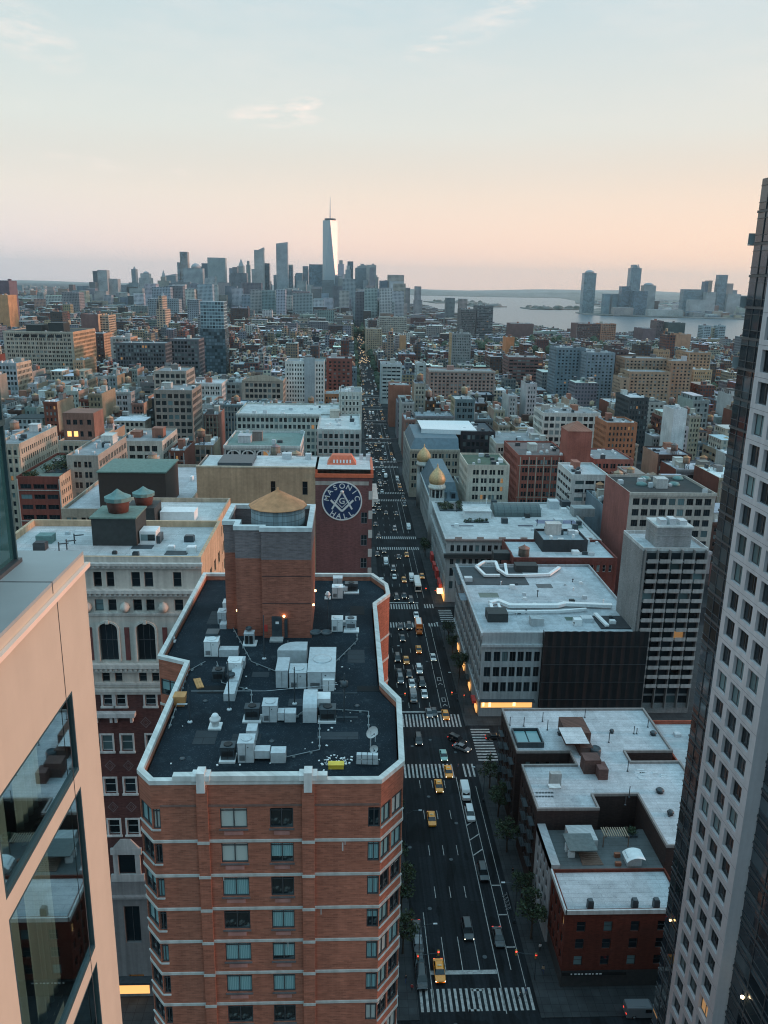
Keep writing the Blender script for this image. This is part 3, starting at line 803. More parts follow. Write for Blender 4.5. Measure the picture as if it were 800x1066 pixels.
for px_, py_, w_, h_ in ((357, 877, .1, .7), (359.5, 875, .06, .35), (334.5, 946, .08, .5), (233, 912, .07, .4), (300, 980, .06, .5)):
    c_ = AY(px_, py_, 49.9); m = MB(); m.prism([(c_.x - w_ / 2, 49.893), (c_.x + w_ / 2, 49.893), (c_.x + w_ / 2, 49.898), (c_.x - w_ / 2, 49.898)], c_.z - h_, c_.z); m.build('mineral_streak', TRIM, tower, (.45, .42, .4), world=True)
# windows: frame with its panes and drawn curtains
t = NT('curtained_window_glass')
r_ = t.n('ShaderNodeObjectInfo').outputs['Random']
isd = t.math('GREATER_THAN', r_, .62)
pl = t.n('ShaderNodeTexWave', wave_type='BANDS', bands_direction='X'); t.l(t.coord(), pl.inputs[0]); pl.inputs['Scale'].default_value = 2.4; pl.inputs['Distortion'].default_value = 1.5
r3 = t.math('FRACT', t.math('MULTIPLY', r_, 13.7)); r4 = t.math('FRACT', t.math('MULTIPLY', r_, 71.3))
cur = t.mix(pl.outputs[1], (.15, .29, .30), (.30, .47, .47)); cur = t.mix(t.math('GREATER_THAN', r4, .75), cur, (.5, .52, .48))
sz_ = t.n('ShaderNodeSeparateXYZ'); t.l(t.coord(), sz_.inputs[0])
half = t.math('MULTIPLY', t.math('GREATER_THAN', r3, .55), t.math('LESS_THAN', sz_.outputs[2], t.math('MULTIPLY', r4, 1.3)))
off = t.math('MAXIMUM', isd, half)
nz_ = t.rng(t.noise(t.coord(), 2.2, 3), .5, .62, 0, 1)
dark = t.mix(t.math('MULTIPLY', t.math('MULTIPLY', nz_, t.math('LESS_THAN', sz_.outputs[2], .7)), .7), (.01, .018, .022), (.16, .2, .2))
t.P(Base_Color=t.mix(off, cur, dark), Roughness=.06); CURT = t.m
PROTO = {}
def big_window(parent, p, a, w, h, bars=1, sill=False):
    key = (round(w, 2), round(h, 2), bars)
    base = Vector(parent.location)
    if key not in PROTO:
        f = MB(); b = .07
        f.box(-w / 2, w / 2, -.12, -.005, 0, b); f.box(-w / 2, w / 2, -.12, -.005, h - b, h); f.box(-w / 2, -w / 2 + b, -.12, -.005, b, h - b); f.box(w / 2 - b, w / 2, -.12, -.005, b, h - b)
        for k in range(bars):
            x = -w / 2 + w * (k + 1) / (bars + 1); f.box(x - .035, x + .035, -.115, -.006, b, h - b)
        f.box(-w / 2 + b, w / 2 - b, -.11, -.007, h * .84, h * .84 + .05)
        f.v = [tuple(v) for v in f.v]
        fr = f.build('window', FRAMED); g = MB(); g.face([(-w / 2 + .01, -.03, .01), (w / 2 - .01, -.03, .01), (w / 2 - .01, -.03, h - .01), (-w / 2 + .01, -.03, h - .01)])
        gl = g.build('pane', CURT); COL.objects.unlink(fr); COL.objects.unlink(gl)
        PROTO[key] = (fr.data, gl.data)
    fd, gd = PROTO[key]
    o = bpy.data.objects.new('window', fd); COL.objects.link(o); o.parent = parent; o.location = p - base; o.rotation_euler = (0, 0, a)
    g = bpy.data.objects.new('pane', gd); COL.objects.link(g); g.parent = o
    return o
wins.sort(key=lambda q: -q[0].z)
for p, a, w_, h_ in wins:
    if p.z < 46: continue
    big_window(tower, p, a, w_, h_, 1 if w_ < 2.2 else 2)
# ------------------------------------------------------------------ rooftop stair and tank house
YF = AZ(300, 664, ZR).y
bx0, bx1 = AZ(274, 664, ZR).x, AZ(324.5, 664, ZR).x
cx0 = AZ(249, 658, ZR).x
ztop = AY(300, 549, YF).z; zb = AY(300, 583, YF).z
yb = AZ(327, 525, ztop).y
PH = thing('tank_house', 'square brick tank house with grey upper walls on the dark roof, ringed tank inside', 'rooftop house', ((bx0 + bx1) / 2, YF, ZR))
foot = [(bx0, YF), (bx1, YF), (bx1, yb), (cx0 - 1.3, yb), (cx0 - 1.3, YF + 2.2), (cx0, YF + 2.2), (cx0, YF + .45), (bx0, YF + .45)]
m = MB(); m.prism(foot, ZR, zb, bottom=False); m.build('lower_brick_wall', BRICK, PH, (.32, .11, .072), world=True)
inn2 = inset(foot, .32)
m = MB(); n = len(foot)
for i in range(n):
    j = (i + 1) % n
    m.face([(*foot[i], zb + .002), (*foot[j], zb + .002), (*foot[j], ztop - .42), (*foot[i], ztop - .42)])
    m.face([(*inn2[j], zb + .002), (*inn2[i], zb + .002), (*inn2[i], ztop - .42), (*inn2[j], ztop - .42)])
m.build('upper_brick_wall', BRICK, PH, (.2, .155, .15), world=True)
coping('coping', inset(foot, -.12), inset(foot, .42), ztop - .417, ztop, TRIM, PH, (.6, .61, .6))
m = MB(); m.face([(x, y, zb + .9) for x, y in inset(foot, .3)]); m.build('inner_deck', ROOF, PH, (.1, .1, .11), world=True)
for zz in (ZR + 3.6, ZR + 6.4):
    m = MB(); m.box(bx0 + .02, bx1 + .012, YF - .012, YF - .002, zz, zz + .1); m.build('mortar_line', TRIM, PH, (.1, .05, .045), world=True)
dp0, dp1 = AZ(283.5, 664, ZR).x, AZ(294, 664, ZR).x
m = MB(); m.box(dp0, dp1, YF - .06, YF - .003, ZR + .15, ZR + 2.3); dr = m.build('door', METALD, PH, world=True); dr['wloc'] = list(Vector((0, 0, 0)))
m = MB(); m.box((dp0 + dp1) / 2 - .12, (dp0 + dp1) / 2 + .2, YF - .075, YF - .062, ZR + 1.5, ZR + 1.75); m.build('door_notice', WHITE, PH, world=True)
m = MB(); m.box(dp0 - .15, dp1 + .15, YF - 1.1, YF - .08, ZR + .005, ZR + .16); m.build('door_step', TRIM, PH, (.4, .42, .42), world=True)
m = MB(); m.box(dp1 + .25, dp1 + .55, YF - .16, YF - .003, ZR + .1, ZR + 2.1); m.build('conduit_box', METALD, PH, world=True)
RED = plain('red_paint', (.5, .05, .04), .5)
m = MB(); m.box(dp0 - .75, dp0 - .42, YF - .05, YF - .003, ZR + .7, ZR + 1.4); m.build('red_notice', RED, PH, world=True)
LAMPW = plain('warm_lamp', (1, .62, .25), emit=9.0)
for q in ((dp1 + .22, YF - .14, ZR + 2.35), (cx0 - .05, YF + 1.0, ZR + 2.5), (bx1 + .12, YF + 2.5, ZR + 2.5), (bx1 + .12, YF + 6.5, ZR + 2.5)):
    m = MB(); m.lathe(q, [(.02, -.12), (.11, -.06), (.11, .06), (.02, .12)], 10); m.build('wall_lamp', LAMPW, PH, world=True)
tc_ = AZ(289.5, 537, ztop)
TW = make_tank(2.72, 3.4, .3, 'big round tank with tan conical cap inside the brick tank house', (tc_.x, (YF + yb) / 2 + .05, ztop - 2.6), cap=(.58, .27, .13), wood=(.2, .25, .27), group=None)
# ------------------------------------------------------------------ machines on the brick tower roof
HV = 'rooftop air handling units'
def P2(px, py, z=ZR): return AZ(px, py, z)
def part_box(name, par, xa, xb, yb_, h, dep, z=ZR, mat=METAL, z0=0, bev=0):
    h *= .84; z0 *= .84
    a, b = P2(xa, yb_, z), P2(xb, yb_, z)
    m = MB(); m.box(a.x, b.x, a.y, a.y + dep, z + z0, z + z0 + h)
    if h > .9 and b.x - a.x > .7:   # panel seams and a lip
        m.box(a.x - .03, b.x + .03, a.y - .03, a.y + dep + .03, z + z0 + h, z + z0 + h + .05)
        m.box((a.x + b.x) / 2 - .015, (a.x + b.x) / 2 + .015, a.y - .012, a.y - .002, z + z0 + .05, z + z0 + h - .05, 1)
        if 'cabinet' in name or 'motor' in name:   # louvres, access door handle and side slots
            w_ = b.x - a.x; k0 = .12 if 'cabinet' in name else .3
            for k in range(6): m.box(a.x + w_ * .1, a.x + w_ * (.44 if 'cabinet' in name else .9), a.y - .03, a.y - .004, z + z0 + h * k0 + k * .075, z + z0 + h * k0 + k * .075 + .035, 1)
            m.box(a.x + w_ * .62, a.x + w_ * .68, a.y - .03, a.y - .004, z + z0 + h * .78, z + z0 + h * .84, 1)
            for k in range(5): m.box(b.x + .004, b.x + .03, a.y + .2, a.y + dep - .2, z + z0 + h * .25 + k * .09, z + z0 + h * .25 + k * .09 + .04, 1)
            m.lathe((a.x + w_ * .5, a.y + dep * .5, z + z0 + h + .05), [(min(w_, dep) * .36, 0), (min(w_, dep) * .36, .06), (min(w_, dep) * .3, .07), (.05, .03)], 14, 1 if 'motor' in name else 0)
    return m.build(name, [mat, BLACK if mat is METALD else METALD], par, world=True)
def hv(label, px, py):
    p = P2(px, py); return thing('air_handling_unit', label, 'air handling unit', (p.x, p.y, ZR), group=HV)
def skid(par, xa, xb, yb_, dep):   # legs and rails below a unit
    part_box('base_rail', par, xa, xb, yb_, .18, dep, mat=WHITE)
def fan(par, px, py, h, r=.42):
    p = P2(px, py); m = MB(); m.lathe((p.x, p.y, ZR + h), [(r, 0), (r, .2), (r * .85, .22), (r * .8, .05), (.05, .05)], 14); m.build('fan', METALD, par, world=True)
u = hv('large pale grey duct housing with two roof fans in front of the tank house door', 318, 716)
part_box('intake_housing', u, 287.5, 300, 716, 1.9, 2.6); part_box('middle_cabinet', u, 301.5, 319, 717, 1.75, 1.8); part_box('main_cabinet', u, 320.5, 349, 717.5, 1.9, 5.0); part_box('corner_box', u, 336.5, 348, 719.5, 1.2, .5, mat=WHITE)
a, b = P2(288, 700), P2(320, 700)
m = MB()
ar = [(a.x, a.y + 1.2)] + [(a.x + 1.6 - 1.6 * cos(k * pi / 10), a.y + 1.2 + 1.9 * sin(k * pi / 10)) for k in range(1, 6)] + [(b.x - .1, a.y + 3.1), (b.x - .1, a.y + 1.2)]
m.prism(ar, ZR + .3, ZR + 1.6); m.build('curved_duct', METAL, u, world=True)
fan(u, 329, 676, 1.65, .55); fan(u, 340, 676, 1.65, .55)
u = hv('pale square cabinet with a long low duct on its right, left part of the roof', 228, 683)
part_box('cabinet', u, 213, 227.5, 683.5, 1.75, 1.3, mat=WHITE); part_box('duct', u, 228.2, 248, 684, .85, .9); part_box('top_box', u, 215, 228, 678, .35, 1.2, z0=1.8, mat=METALD)
u = hv('small condenser with dark fins on a slab beside the tank house', 259, 671)
part_box('slab', u, 252.5, 267, 673, .12, 1.3, mat=WHITE); part_box('condenser_case', u, 254.5, 264.5, 671.5, 1.35, .9); part_box('grille', u, 255.5, 258.8, 672.0, 1.0, .02, z0=.2, mat=BLACK); part_box('grille', u, 260, 263.5, 672.0, 1.0, .02, z0=.2, mat=BLACK); fan(u, 259.5, 668.5, 1.36, .3)
u = hv('stepped grey unit with a bent duct running toward the viewer, left of the masts', 240, 712)
part_box('motor_box', u, 221.5, 233, 709.5, 1.1, .9, mat=METALD); part_box('cabinet', u, 237, 251.5, 704, 1.5, 1.3, mat=WHITE); part_box('duct', u, 233, 244.5, 730, .8, 2.2); part_box('upper_duct', u, 239, 249, 717, .7, 3.0, z0=.25); part_box('back_box', u, 244.5, 255, 696, .9, 1.0)
fan(u, 241, 714, .98, .36)
u = hv('tall narrow machine tucked against the left wall of the tank house', 233, 650)
part_box('cabinet', u, 227, 236, 650, 1.5, 1.2); part_box('head_box', u, 232.5, 242, 643, 1.9, 1.2, mat=WHITE); part_box('duct', u, 229, 236, 655, .6, 1.0)
u = hv('long row of cabinet, motor and three ducts across the middle of the roof', 279, 752)
skid(u, 252.5, 272, 753, 1.2); part_box('motor_box', u, 255, 270, 751.5, 1.15, .9, z=ZR, z0=.2, mat=METALD); part_box('cabinet', u, 273.5, 288.5, 752, 1.7, 1.3); part_box('duct', u, 289.2, 296, 752, .8, .8, z0=.2); part_box('end_duct', u, 296.5, 308, 752.5, .95, .9, z0=.05)
u = hv('pair of rounded grey cabinets beside the cross shaped aerial', 330, 752)
a, b = P2(315.5, 752.5), P2(330, 752.5)
m = MB(); pr = [(a.y, ZR), (a.y, ZR + 1.0)] + [(a.y + 1.2 - 1.2 * cos(k * pi / 10), ZR + 1.0 + .9 * sin(k * pi / 10)) for k in range(1, 6)] + [(a.y + 2.0, ZR + 1.9), (a.y + 2.0, ZR)]
n = len(pr); m.mesh([(a.x, y, z) for y, z in pr] + [(b.x, y, z) for y, z in pr], [(i, n + i, n + (i + 1) % n, (i + 1) % n) for i in range(n)] + [tuple(range(n)), tuple(reversed(range(n, 2 * n)))]); m.build('hooded_cabinet', METAL, u, world=True)
part_box('rear_duct', u, 330.5, 344, 745, .9, 1.2, z0=.9, mat=WHITE); part_box('motor_box', u, 333, 349.5, 752, 1.3, 1.0, mat=METALD); skid(u, 331, 350, 753.5, 1.1)
u = hv('front row unit with tall square cabinet and boxed duct, nearest the front parapet', 262, 793)
skid(u, 228, 245, 795, 1.2); part_box('motor_box', u, 230, 244.5, 793, 1.15, .9, z0=.18, mat=METALD); part_box('cabinet', u, 248, 264.5, 794, 1.85, 1.3); part_box('duct', u, 265.2, 281, 793, .75, .8, z0=.3); part_box('end_box', u, 282, 297.5, 794.5, 1.0, .9); part_box('back_box', u, 256.5, 267.5, 771, 1.0, 1.1)
u = hv('white cabinet with motor in the far right corner of the roof', 355, 622)
part_box('cabinet', u, 346, 357, 623, 1.5, 1.1, mat=WHITE); part_box('motor_box', u, 359.5, 372.5, 617, 1.2, .9, mat=METALD); part_box('duct', u, 357.2, 362, 618, .5, .6, z0=.4); skid(u, 358, 374, 618.5, 1.1); part_box('top_box', u, 347, 356.5, 611, 1.2, 1.0)
u = hv('white cabinet with motor beside the right edge, second from the far corner', 358, 657)
part_box('cabinet', u, 345.5, 357, 657.5, 1.5, 1.1, mat=WHITE); part_box('motor_box', u, 360, 371, 657, 1.4, 1.0, mat=METAL); part_box('duct', u, 357.2, 361, 655, .5, .6, z0=.4); skid(u, 358, 374, 659, 1.1)
for i, pts in enumerate((((226, 690), (231, 712), (262, 720), (262, 745)), ((308, 748), (316, 742)), ((297, 790), (333, 782), (333, 755)), ((349, 740), (384, 742), (384, 770)), ((243, 655), (262, 690), (287, 700)), ((300, 668), (300, 690)), ((350, 690), (372, 668), (372, 660)), ((176, 760), (196, 700), (214, 690)))):
    m = MB(); P_ = [P2(a_, b_) + Vector((0, 0, .14)) for a_, b_ in pts]
    for a_, b_ in zip(P_, P_[1:]): m.tube(a_, b_, .036, n=6)
    for a_, b_ in zip(P_, P_[1:]):
        for k in range(max(2, int((b_ - a_).length / 1.2))): q_ = a_.lerp(b_, (k + .5) / max(2, int((b_ - a_).length / 1.2))); m.box(q_.x - .1, q_.x + .1, q_.y - .1, q_.y + .1, ZR + .002, ZR + .1)
    m.build('roof_conduit', plain('grey_conduit', (.2, .23, .24), .5), tower, world=True)
for px_, py_, w_, d_, c_ in ((205, 722, 2.6, 1.4, .012), (330, 770, 3.2, 1.1, .05), (362, 690, 1.6, 2.8, .045), (240, 775, 2.2, 1.5, .04), (300, 735, 1.8, 1.2, .055), (200, 775, 1.7, 2.0, .045), (365, 640, 1.5, 2.4, .012), (215, 650, 1.5, 3.5, .04), (262, 705, 1.5, 1.0, .05), (372, 720, 2.2, 1.0, .012)):
    p = P2(px_, py_); m = MB(); m.box(p.x, p.x + w_, p.y, p.y + d_, ZR + .003, ZR + .018); m.build('roof_patch', ROOF, tower, (c_, c_ * 1.2, c_ * 1.35), world=True)
for px_, py_ in ((214, 730), (320, 640), (372, 735), (190, 790), (283, 772), (355, 710)):
    p = P2(px_, py_); m = MB(); m.lathe((p.x, p.y, ZR + .002), [(.22, 0), (.22, .05), (.12, .09), (.02, .09)], 10); m.build('roof_drain', METALD, tower, world=True)
def vent(label, px, py, s=1.0):
    p = P2(px, py); th = thing('roof_ventilator', label, 'ventilator', (p.x, p.y, ZR))
    m = MB(); m.box(-.5 * s, .5 * s, -.5 * s, .5 * s, 0, .16 * s); m.build('curb', WHITE, th)
    m = MB(); m.lathe((0, 0, .16 * s), [(.28 * s, 0), (.28 * s, .4 * s), (.42 * s, .42 * s), (.44 * s, .62 * s), (.3 * s, .72 * s), (.3 * s, .84 * s), (.2 * s, 1.0 * s), (.03, 1.04 * s)], 16); m.build('cowl', WHITE, th)
vent('white mushroom ventilator standing alone on the left half of the roof', 224.5, 757)
vent('small white ventilator near the far right corner cabinet', 341.5, 623, .7)
vent('tiny white ventilator against the far left parapet', 180, 668, .6)
def mast(label, px, py, h):
    p = P2(px, py); th = thing('roof_mast', label, 'mast', (p.x, p.y, ZR))
    m = MB(); m.tube((0, 0, 0), (0, 0, h), .06, .045, 8); m.build('pole', METALD, th)
    m = MB(); m.lathe((0, 0, 0), [(.22, 0), (.2, .1), (.05, .16)], 10); m.build('foot', METAL, th)
    return p
mp = [mast('thin dark mast in front of the tank house corner', 275.3, 686, 4.4), mast('thin dark mast left of the long duct row', 239, 739, 4.4), mast('thin dark mast near the left parapet', 198, 752, 3.2), mast('thin dark mast between cabinet row and large duct housing', 307, 733, 3.4), mast('thin dark mast at the right of the tank house', 342, 657, 3.6)]
p = P2(358.5, 751); th = thing('aerial', 'cross shaped roof aerial with two crossbars beside the rounded cabinets', 'aerial', (p.x, p.y, ZR))
m = MB(); m.tube((0, 0, 0), (0, 0, 4.2), .06, n=8); m.build('pole', METALD, th)
m = MB(); m.tube((-1.0, 0, 2.5), (1.0, 0, 2.5), .06, n=6); m.build('crossbar', METALD, th)
m = MB(); m.tube((-1.1, 0, .35), (1.1, 0, .35), .08, n=6); m.build('crossbar', METALD, th)
m = MB(); m.lathe((0, 0, 3.0), [(.1, 0), (.3, .1), (.3, .5), (.1, .6)], 10); m.build('drum', METALD, th)
a, b = P2(200, 733), P2(352, 727)
th = tag(None or (lambda m: (m.tube((a.x, a.y, ZR + 1.2), ((a.x + b.x) / 2, (a.y + b.y) / 2, ZR + .95), .02, n=4, caps=False), m.tube(((a.x + b.x) / 2, (a.y + b.y) / 2, ZR + .95), (b.x, b.y, ZR + 1.3), .02, n=4, caps=False), m.build('guy_wire', METAL))[-1])(MB()), 'pale wire stretched low across the roof between masts', 'wire')
def dish(label, px, py, r, h, az_=-2.4):
    p = P2(px, py); th = thing('satellite_dish', label, 'satellite dish', (p.x, p.y, ZR), az_)
    m = MB(); m.tube((0, 0, 0), (0, 0, h), .045, n=8); m.build('post', METAL, th)
    m = MB(); v = []; n = 16
    for k, (rr2, dz) in enumerate(((.02, 0), (r * .5, .05 * r), (r * .85, .16 * r), (r, .25 * r))):
        for i in range(n): v.append((rr2 * cos(2 * pi * i / n), -dz * 1.6, h + rr2 * sin(2 * pi * i / n) * 1.0))
    f_ = [(k * n + i, k * n + (i + 1) % n, (k + 1) * n + (i + 1) % n, (k + 1) * n + i) for k in range(3) for i in range(n)]
    v2 = [(x, y + .03, z) for x, y, z in v]
    m.mesh(v + v2, f_ + [tuple(len(v) + q for q in reversed(f)) for f in f_], smooth=True); m.build('reflector', WHITE, th)
    m = MB(); m.tube((0, -.02, h - r * .9), (0, -r * 1.0, h), .02, n=5); m.lathe((0, -r, h), [(.03, -.06), (.05, 0), (.03, .06)], 6); m.build('feed_arm', METALD, th)
dish('largest white satellite dish at the right front of the roof, on the tallest post', 386, 777, .5, 1.3, .5); dish('small white satellite dish behind the largest one', 391, 772, .3, .9, -.6); dish('small white satellite dish lowest of the three dish posts', 389, 785, .32, .5, .2)
a = P2(382, 797); th = thing('equipment_crate', 'pale louvred crate in the front right corner of the roof', 'crate', (a.x, a.y, ZR), -.06)
for k in range(2):
    for i in range(4):
        m = MB(); m.box(-.75 + i * .4, -.4 + i * .4, 0, .35, .1 + k * .42, .45 + k * .42); m.build('cell', METAL, th)
m = MB(); m.box(-.8, .86, .02, .5, 0, .08); m.build('tray', METALD, th)
YEL = plain('yellow_plastic', (.75, .52, .06), .5)
a = P2(350, 803); th = thing('yellow_box', 'low yellow box behind the front parapet', 'box', (a.x, a.y + .25, ZR))
m = MB(); m.box(-.55, .55, 0, .5, 0, .3); m.build('bin', YEL, th); m = MB(); m.box(-.58, .58, -.03, .53, .303, .36); m.build('lid', YEL, th)
PLK = plain('orange_timber', (.55, .27, .1), .8)
a = P2(207, 712); th = thing('timber_stack', 'short stack of orange planks lying on the roof left of the stepped unit', 'planks', (a.x, a.y, ZR), .35)
for k in range(3):
    m = MB(); m.box(-.3 + k * .21, -.11 + k * .21, -.9, .9, 0, .12); m.build('plank', PLK, th)
a = P2(188, 733); th = thing('orange_bin', 'orange bin leaning by the left parapet', 'bin', (a.x, a.y, ZR))
m = MB(); m.frustum([(-.4, -.4), (.4, -.4), (.4, .4), (-.4, .4)], 0, [(-.5, -.5), (.5, -.5), (.5, .5), (-.5, .5)], .9); m.build('body', PLK, th); m = MB(); m.box(-.15, .7, -.7, -.52, .3, .36); m.build('tray', METAL, th)

# ------------------------------------------------------------------ peach facade with canted windows, close at the left
XB = -4.1
PE = thing('peach_corner_building', 'close peach coloured facade with wide dark windows and a grey roof ledge', 'building', (XB, 8, 0))
STUC = masonry('smooth_stucco', var=.05, streak=.05)
yE = 12.25; ztp = 111.9
m = MB(); us = [(1.0, 3.77), (4.4, 4.4 + 2.75)]  # from the far corner towards the camera
rws = [(102.0 - 3.3, 105.16 - 3.3), (105.45 - 3.3, 108.46 - 3.3), (105.45, 108.46), (108.75, 110.09)]
rws = [(98.85, 101.86), (102.15, 105.16), (105.45, 108.46), (108.75, 110.09)]
pw = []
fac(m, (XB, -4, 0), (0, 1, 0), sorted([(yE + 4 - b, yE + 4 - a) for a, b in us]), rws, yE + 4, 0, ztp, dep=.06, wins=pw)
fac(m, (XB, yE, 0), (-1, 0, 0), [], [], 14, 0, ztp)
m.build('wall', STUC, PE, (.54, .47, .375), world=True)
m = MB(); m.box(XB + .003, XB + .07, -4, yE + .07, ztp - .22, ztp - .15); m.build('string_course', STUC, PE, (.82, .64, .52), world=True)
m = MB(); m.box(XB - 14, XB, -4, yE, ztp + .002, ztp + .05); m.build('roof_ledge', plain('grey_zinc', (.33, .37, .37), .6, var=.06), PE, world=True)
m = MB(); m.box(XB + .001, XB + .004, 10.98, 11.0, 100, ztp - .23); m.build('wall_joint', FRAMED, PE, world=True)
m = MB(); m.box(XB - 5, XB + .003, 10.86, 10.885, ztp + .05, ztp + .054); m.box(XB + .0005, XB + .003, 10.86, 10.885, ztp - .12, ztp + .054); m.build('ledge_joint', FRAMED, PE, world=True)
t = NT('thin_clear_glass'); t.t.nodes.remove(t.b)
tr = t.n('ShaderNodeBsdfTransparent'); tr.inputs[0].default_value = (.5, .74, .76, 1); gl_ = t.n('ShaderNodeBsdfGlossy'); gl_.inputs['Roughness'].default_value = .015; gl_.inputs[0].default_value = (.8, .95, .97, 1)
fr_ = t.n('ShaderNodeFresnel'); fr_.inputs[0].default_value = 1.7; mx = t.n('ShaderNodeMixShader')
t.l(t.math('ADD', t.math('MULTIPLY', fr_.outputs[0], 1.9), .14, clamp=True), mx.inputs[0]); t.l(tr.outputs[0], mx.inputs[1]); t.l(gl_.outputs[0], mx.inputs[2]); t.l(mx.outputs[0], t.out.inputs[0]); CLEAR = t.m
CURTAIN = plain('curtain_cloth', (.66, .66, .6), .9, var=.08); ROOMW = plain('room_plaster', (.3, .34, .34), .9); GREENF = plain('green_metal_frame', (.035, .075, .085), .4)
for p, a, w_, h_ in pw:
    o = MB(); b = .035
    o.box(-w_ / 2, w_ / 2, -.06, .02, 0, b * 2.2); o.box(-w_ / 2, w_ / 2, -.06, .02, h_ - b, h_); o.box(-w_ / 2, -w_ / 2 + b, -.06, .02, b * 2.2, h_ - b); o.box(w_ / 2 - b, w_ / 2, -.06, .02, b * 2.2, h_ - b)
    wi = o.build('window', GREENF, PE); wi.location = p - Vector(PE.location); wi.rotation_euler = (0, 0, a)
    g = MB(); g.face([(-w_ / 2 + .02, -.02, .02), (w_ / 2 - .02, -.02, .02), (w_ / 2 - .02, -.02, h_ - .02), (-w_ / 2 + .02, -.02, h_ - .02)]); g.build('pane', CLEAR, wi)
    c = MB(); rr_ = random.Random(int(p.z * 10) + int(p.y))
    for x0_, x1_ in ((-w_ / 2 + .1, -w_ * .12), (w_ * .0, w_ * .3)):
        n = 26; v = []
        for i in range(n + 1):
            x = x0_ + (x1_ - x0_) * i / n; d_ = .32 + .05 * sin(i * 1.25 + rr_.random()) + .02 * rr_.random()
            v += [(x, d_, -.1), (x, d_, h_ - .02)]
        c.mesh(v, [(2 * i, 2 * i + 2, 2 * i + 3, 2 * i + 1) for i in range(n)], smooth=True)
    c.build('curtain', CURTAIN, wi)
    rm = MB(); x0_, x1_ = -w_ / 2 - .3, w_ / 2 + .3
    rm.mesh([(x0_, .25, -.35), (x1_, .25, -.35), (x1_, 4, -.35), (x0_, 4, -.35), (x0_, .25, h_ + .1), (x1_, .25, h_ + .1), (x1_, 4, h_ + .1), (x0_, 4, h_ + .1)], [(0, 1, 2, 3), (3, 2, 6, 7), (0, 3, 7, 4), (2, 1, 5, 6), (7, 6, 5, 4)])
    rm.build('room', ROOMW, wi)
    tb = MB(); tb.box(.2, .7, .9, 1.4, -.34, .35); tb.box(.1, .8, .8, 1.5, .35, .4); tb.build('side_table', BLACK, wi)
GP = thing('glass_penthouse', 'teal glass wall set back on the grey ledge of the peach building', 'glass wall', (-4.9, 9, ztp + .05))
m = MB(); m.face([(-4.92, -3, ztp + .05), (-4.92, 11.7, ztp + .05), (-4.92, 11.7, 119), (-4.92, -3, 119)]); m.face([(-4.92, 11.7, ztp + .05), (-12, 11.7, ztp + .05), (-12, 11.7, 119), (-4.92, 11.7, 119)])
t = NT('teal_glass'); t.P(Base_Color=(.02, .075, .085), Roughness=.05); t.b.inputs['IOR'].default_value = 1.55; TEALG = t.m
m.build('glazing', TEALG, GP, world=True)
for yy in (11.7, 10.6, 9.0, 7.4):
    m = MB(); m.box(-4.95, -4.87, yy - .04, yy, ztp + .05, 119); m.build('mullion', GREENF, GP, world=True)
m = MB(); m.box(-4.96, -4.83, -3, 11.75, ztp + .05, ztp + .11); m.build('base_channel', FRAMED, GP, world=True)
m = MB(); m.box(-4.95, -4.86, -3, 11.72, 114.0, 114.08); m.build('transom', GREENF, GP, world=True)
m = MB(); m.box(-12, -4.9, -3, 11.72, 119, 119.2); m.build('roof', METALD, GP, world=True)

# ------------------------------------------------------------------ tower at the right edge: stone grid between dark glass
XT = 37.0
RT = thing('grid_tower', 'tall tower at the right edge with pale stone window grid between dark glass walls', 'tower', (XT, 70, 0))
Yn, Yf = 64.8, 74.35; STT = 2.85
us = [(.85, 2.85), (3.65, 5.7), (6.5, 8.5)]
rws = [(3.6 + k * STT, 3.6 + k * STT + 2.0) for k in range(43)]
m = MB(); tw_ = []
fac(m, (XT, Yf, 0), (0, -1, 0), us, rws, Yf - Yn, 0, 126.2, dep=.38, wins=tw_)
m.face([(XT, Yn, 0), (XT + 1.4, Yn, 0), (XT + 1.4, Yn, 126.2), (XT, Yn, 126.2)]); m.face([(XT + .6, Yf, 0), (XT, Yf, 0), (XT, Yf, 126.2), (XT + .6, Yf, 126.2)])
m.build('stone_grid', masonry('limestone_panel', var=.06, streak=.08), RT, (.5, .48, .49), world=True)
m = MB()
for k in range(43):
    z = 3.6 + k * STT + 2.36
    m.box(XT - .004, XT - .001, Yn, Yf, z, z + .03)
m.build('panel_joint', FRAMED, RT, world=True)
put_windows(RT, tw_, 'v', FRAMED, cap=100)
m = MB(); m.box(XT + 1.41, XT + 25, 48, 79.2, 0, 126.0); m.box(XT + .62, XT + 1.4, Yf + .5, 79.0, 0, 125.6); m.build('core', METALD, RT, world=True)
def ribbon(z, y0, y1, x, npan, lit=False):
    g = MB(); n = npan
    for i in range(n):
        a, b = y0 + (y1 - y0) * i / n, y0 + (y1 - y0) * (i + 1) / n
        for z0_, z1_ in ((.16, .75), (.8, 2.2), (2.25, STT - .02)):
            g.face([(x, b - .05, z + z0_), (x, a + .05, z + z0_), (x, a + .05, z + z1_), (x, b - .05, z + z1_)], 0)
        g.box(x - .07, x + .02, a - .04, a + .04, z + .1, z + STT, 1)
    g.box(x - .09, x + .05, y0, y1, z - .12, z + .1, 1); g.box(x - .05, x + .03, y0, y1, z + .75, z + .8, 1); g.box(x - .05, x + .03, y0, y1, z + 2.2, z + 2.25, 1)
    return g.build('window_ribbon', [TOWG, FRAMED], RT, world=True)
TOWG = glass('tower_glass', dark=(.014, .022, .03), curtain=(.06, .085, .1), p_cur=.3, p_lit=.006, rough=.04, lit_s=.6)
for k in range(44):
    z = .6 + k * STT
    ribbon(z, Yf + .02, 79.0, XT + .55, 3)
    if k < 30: ribbon(z, 50.0, Yn - .02, XT + 1.3, 5)
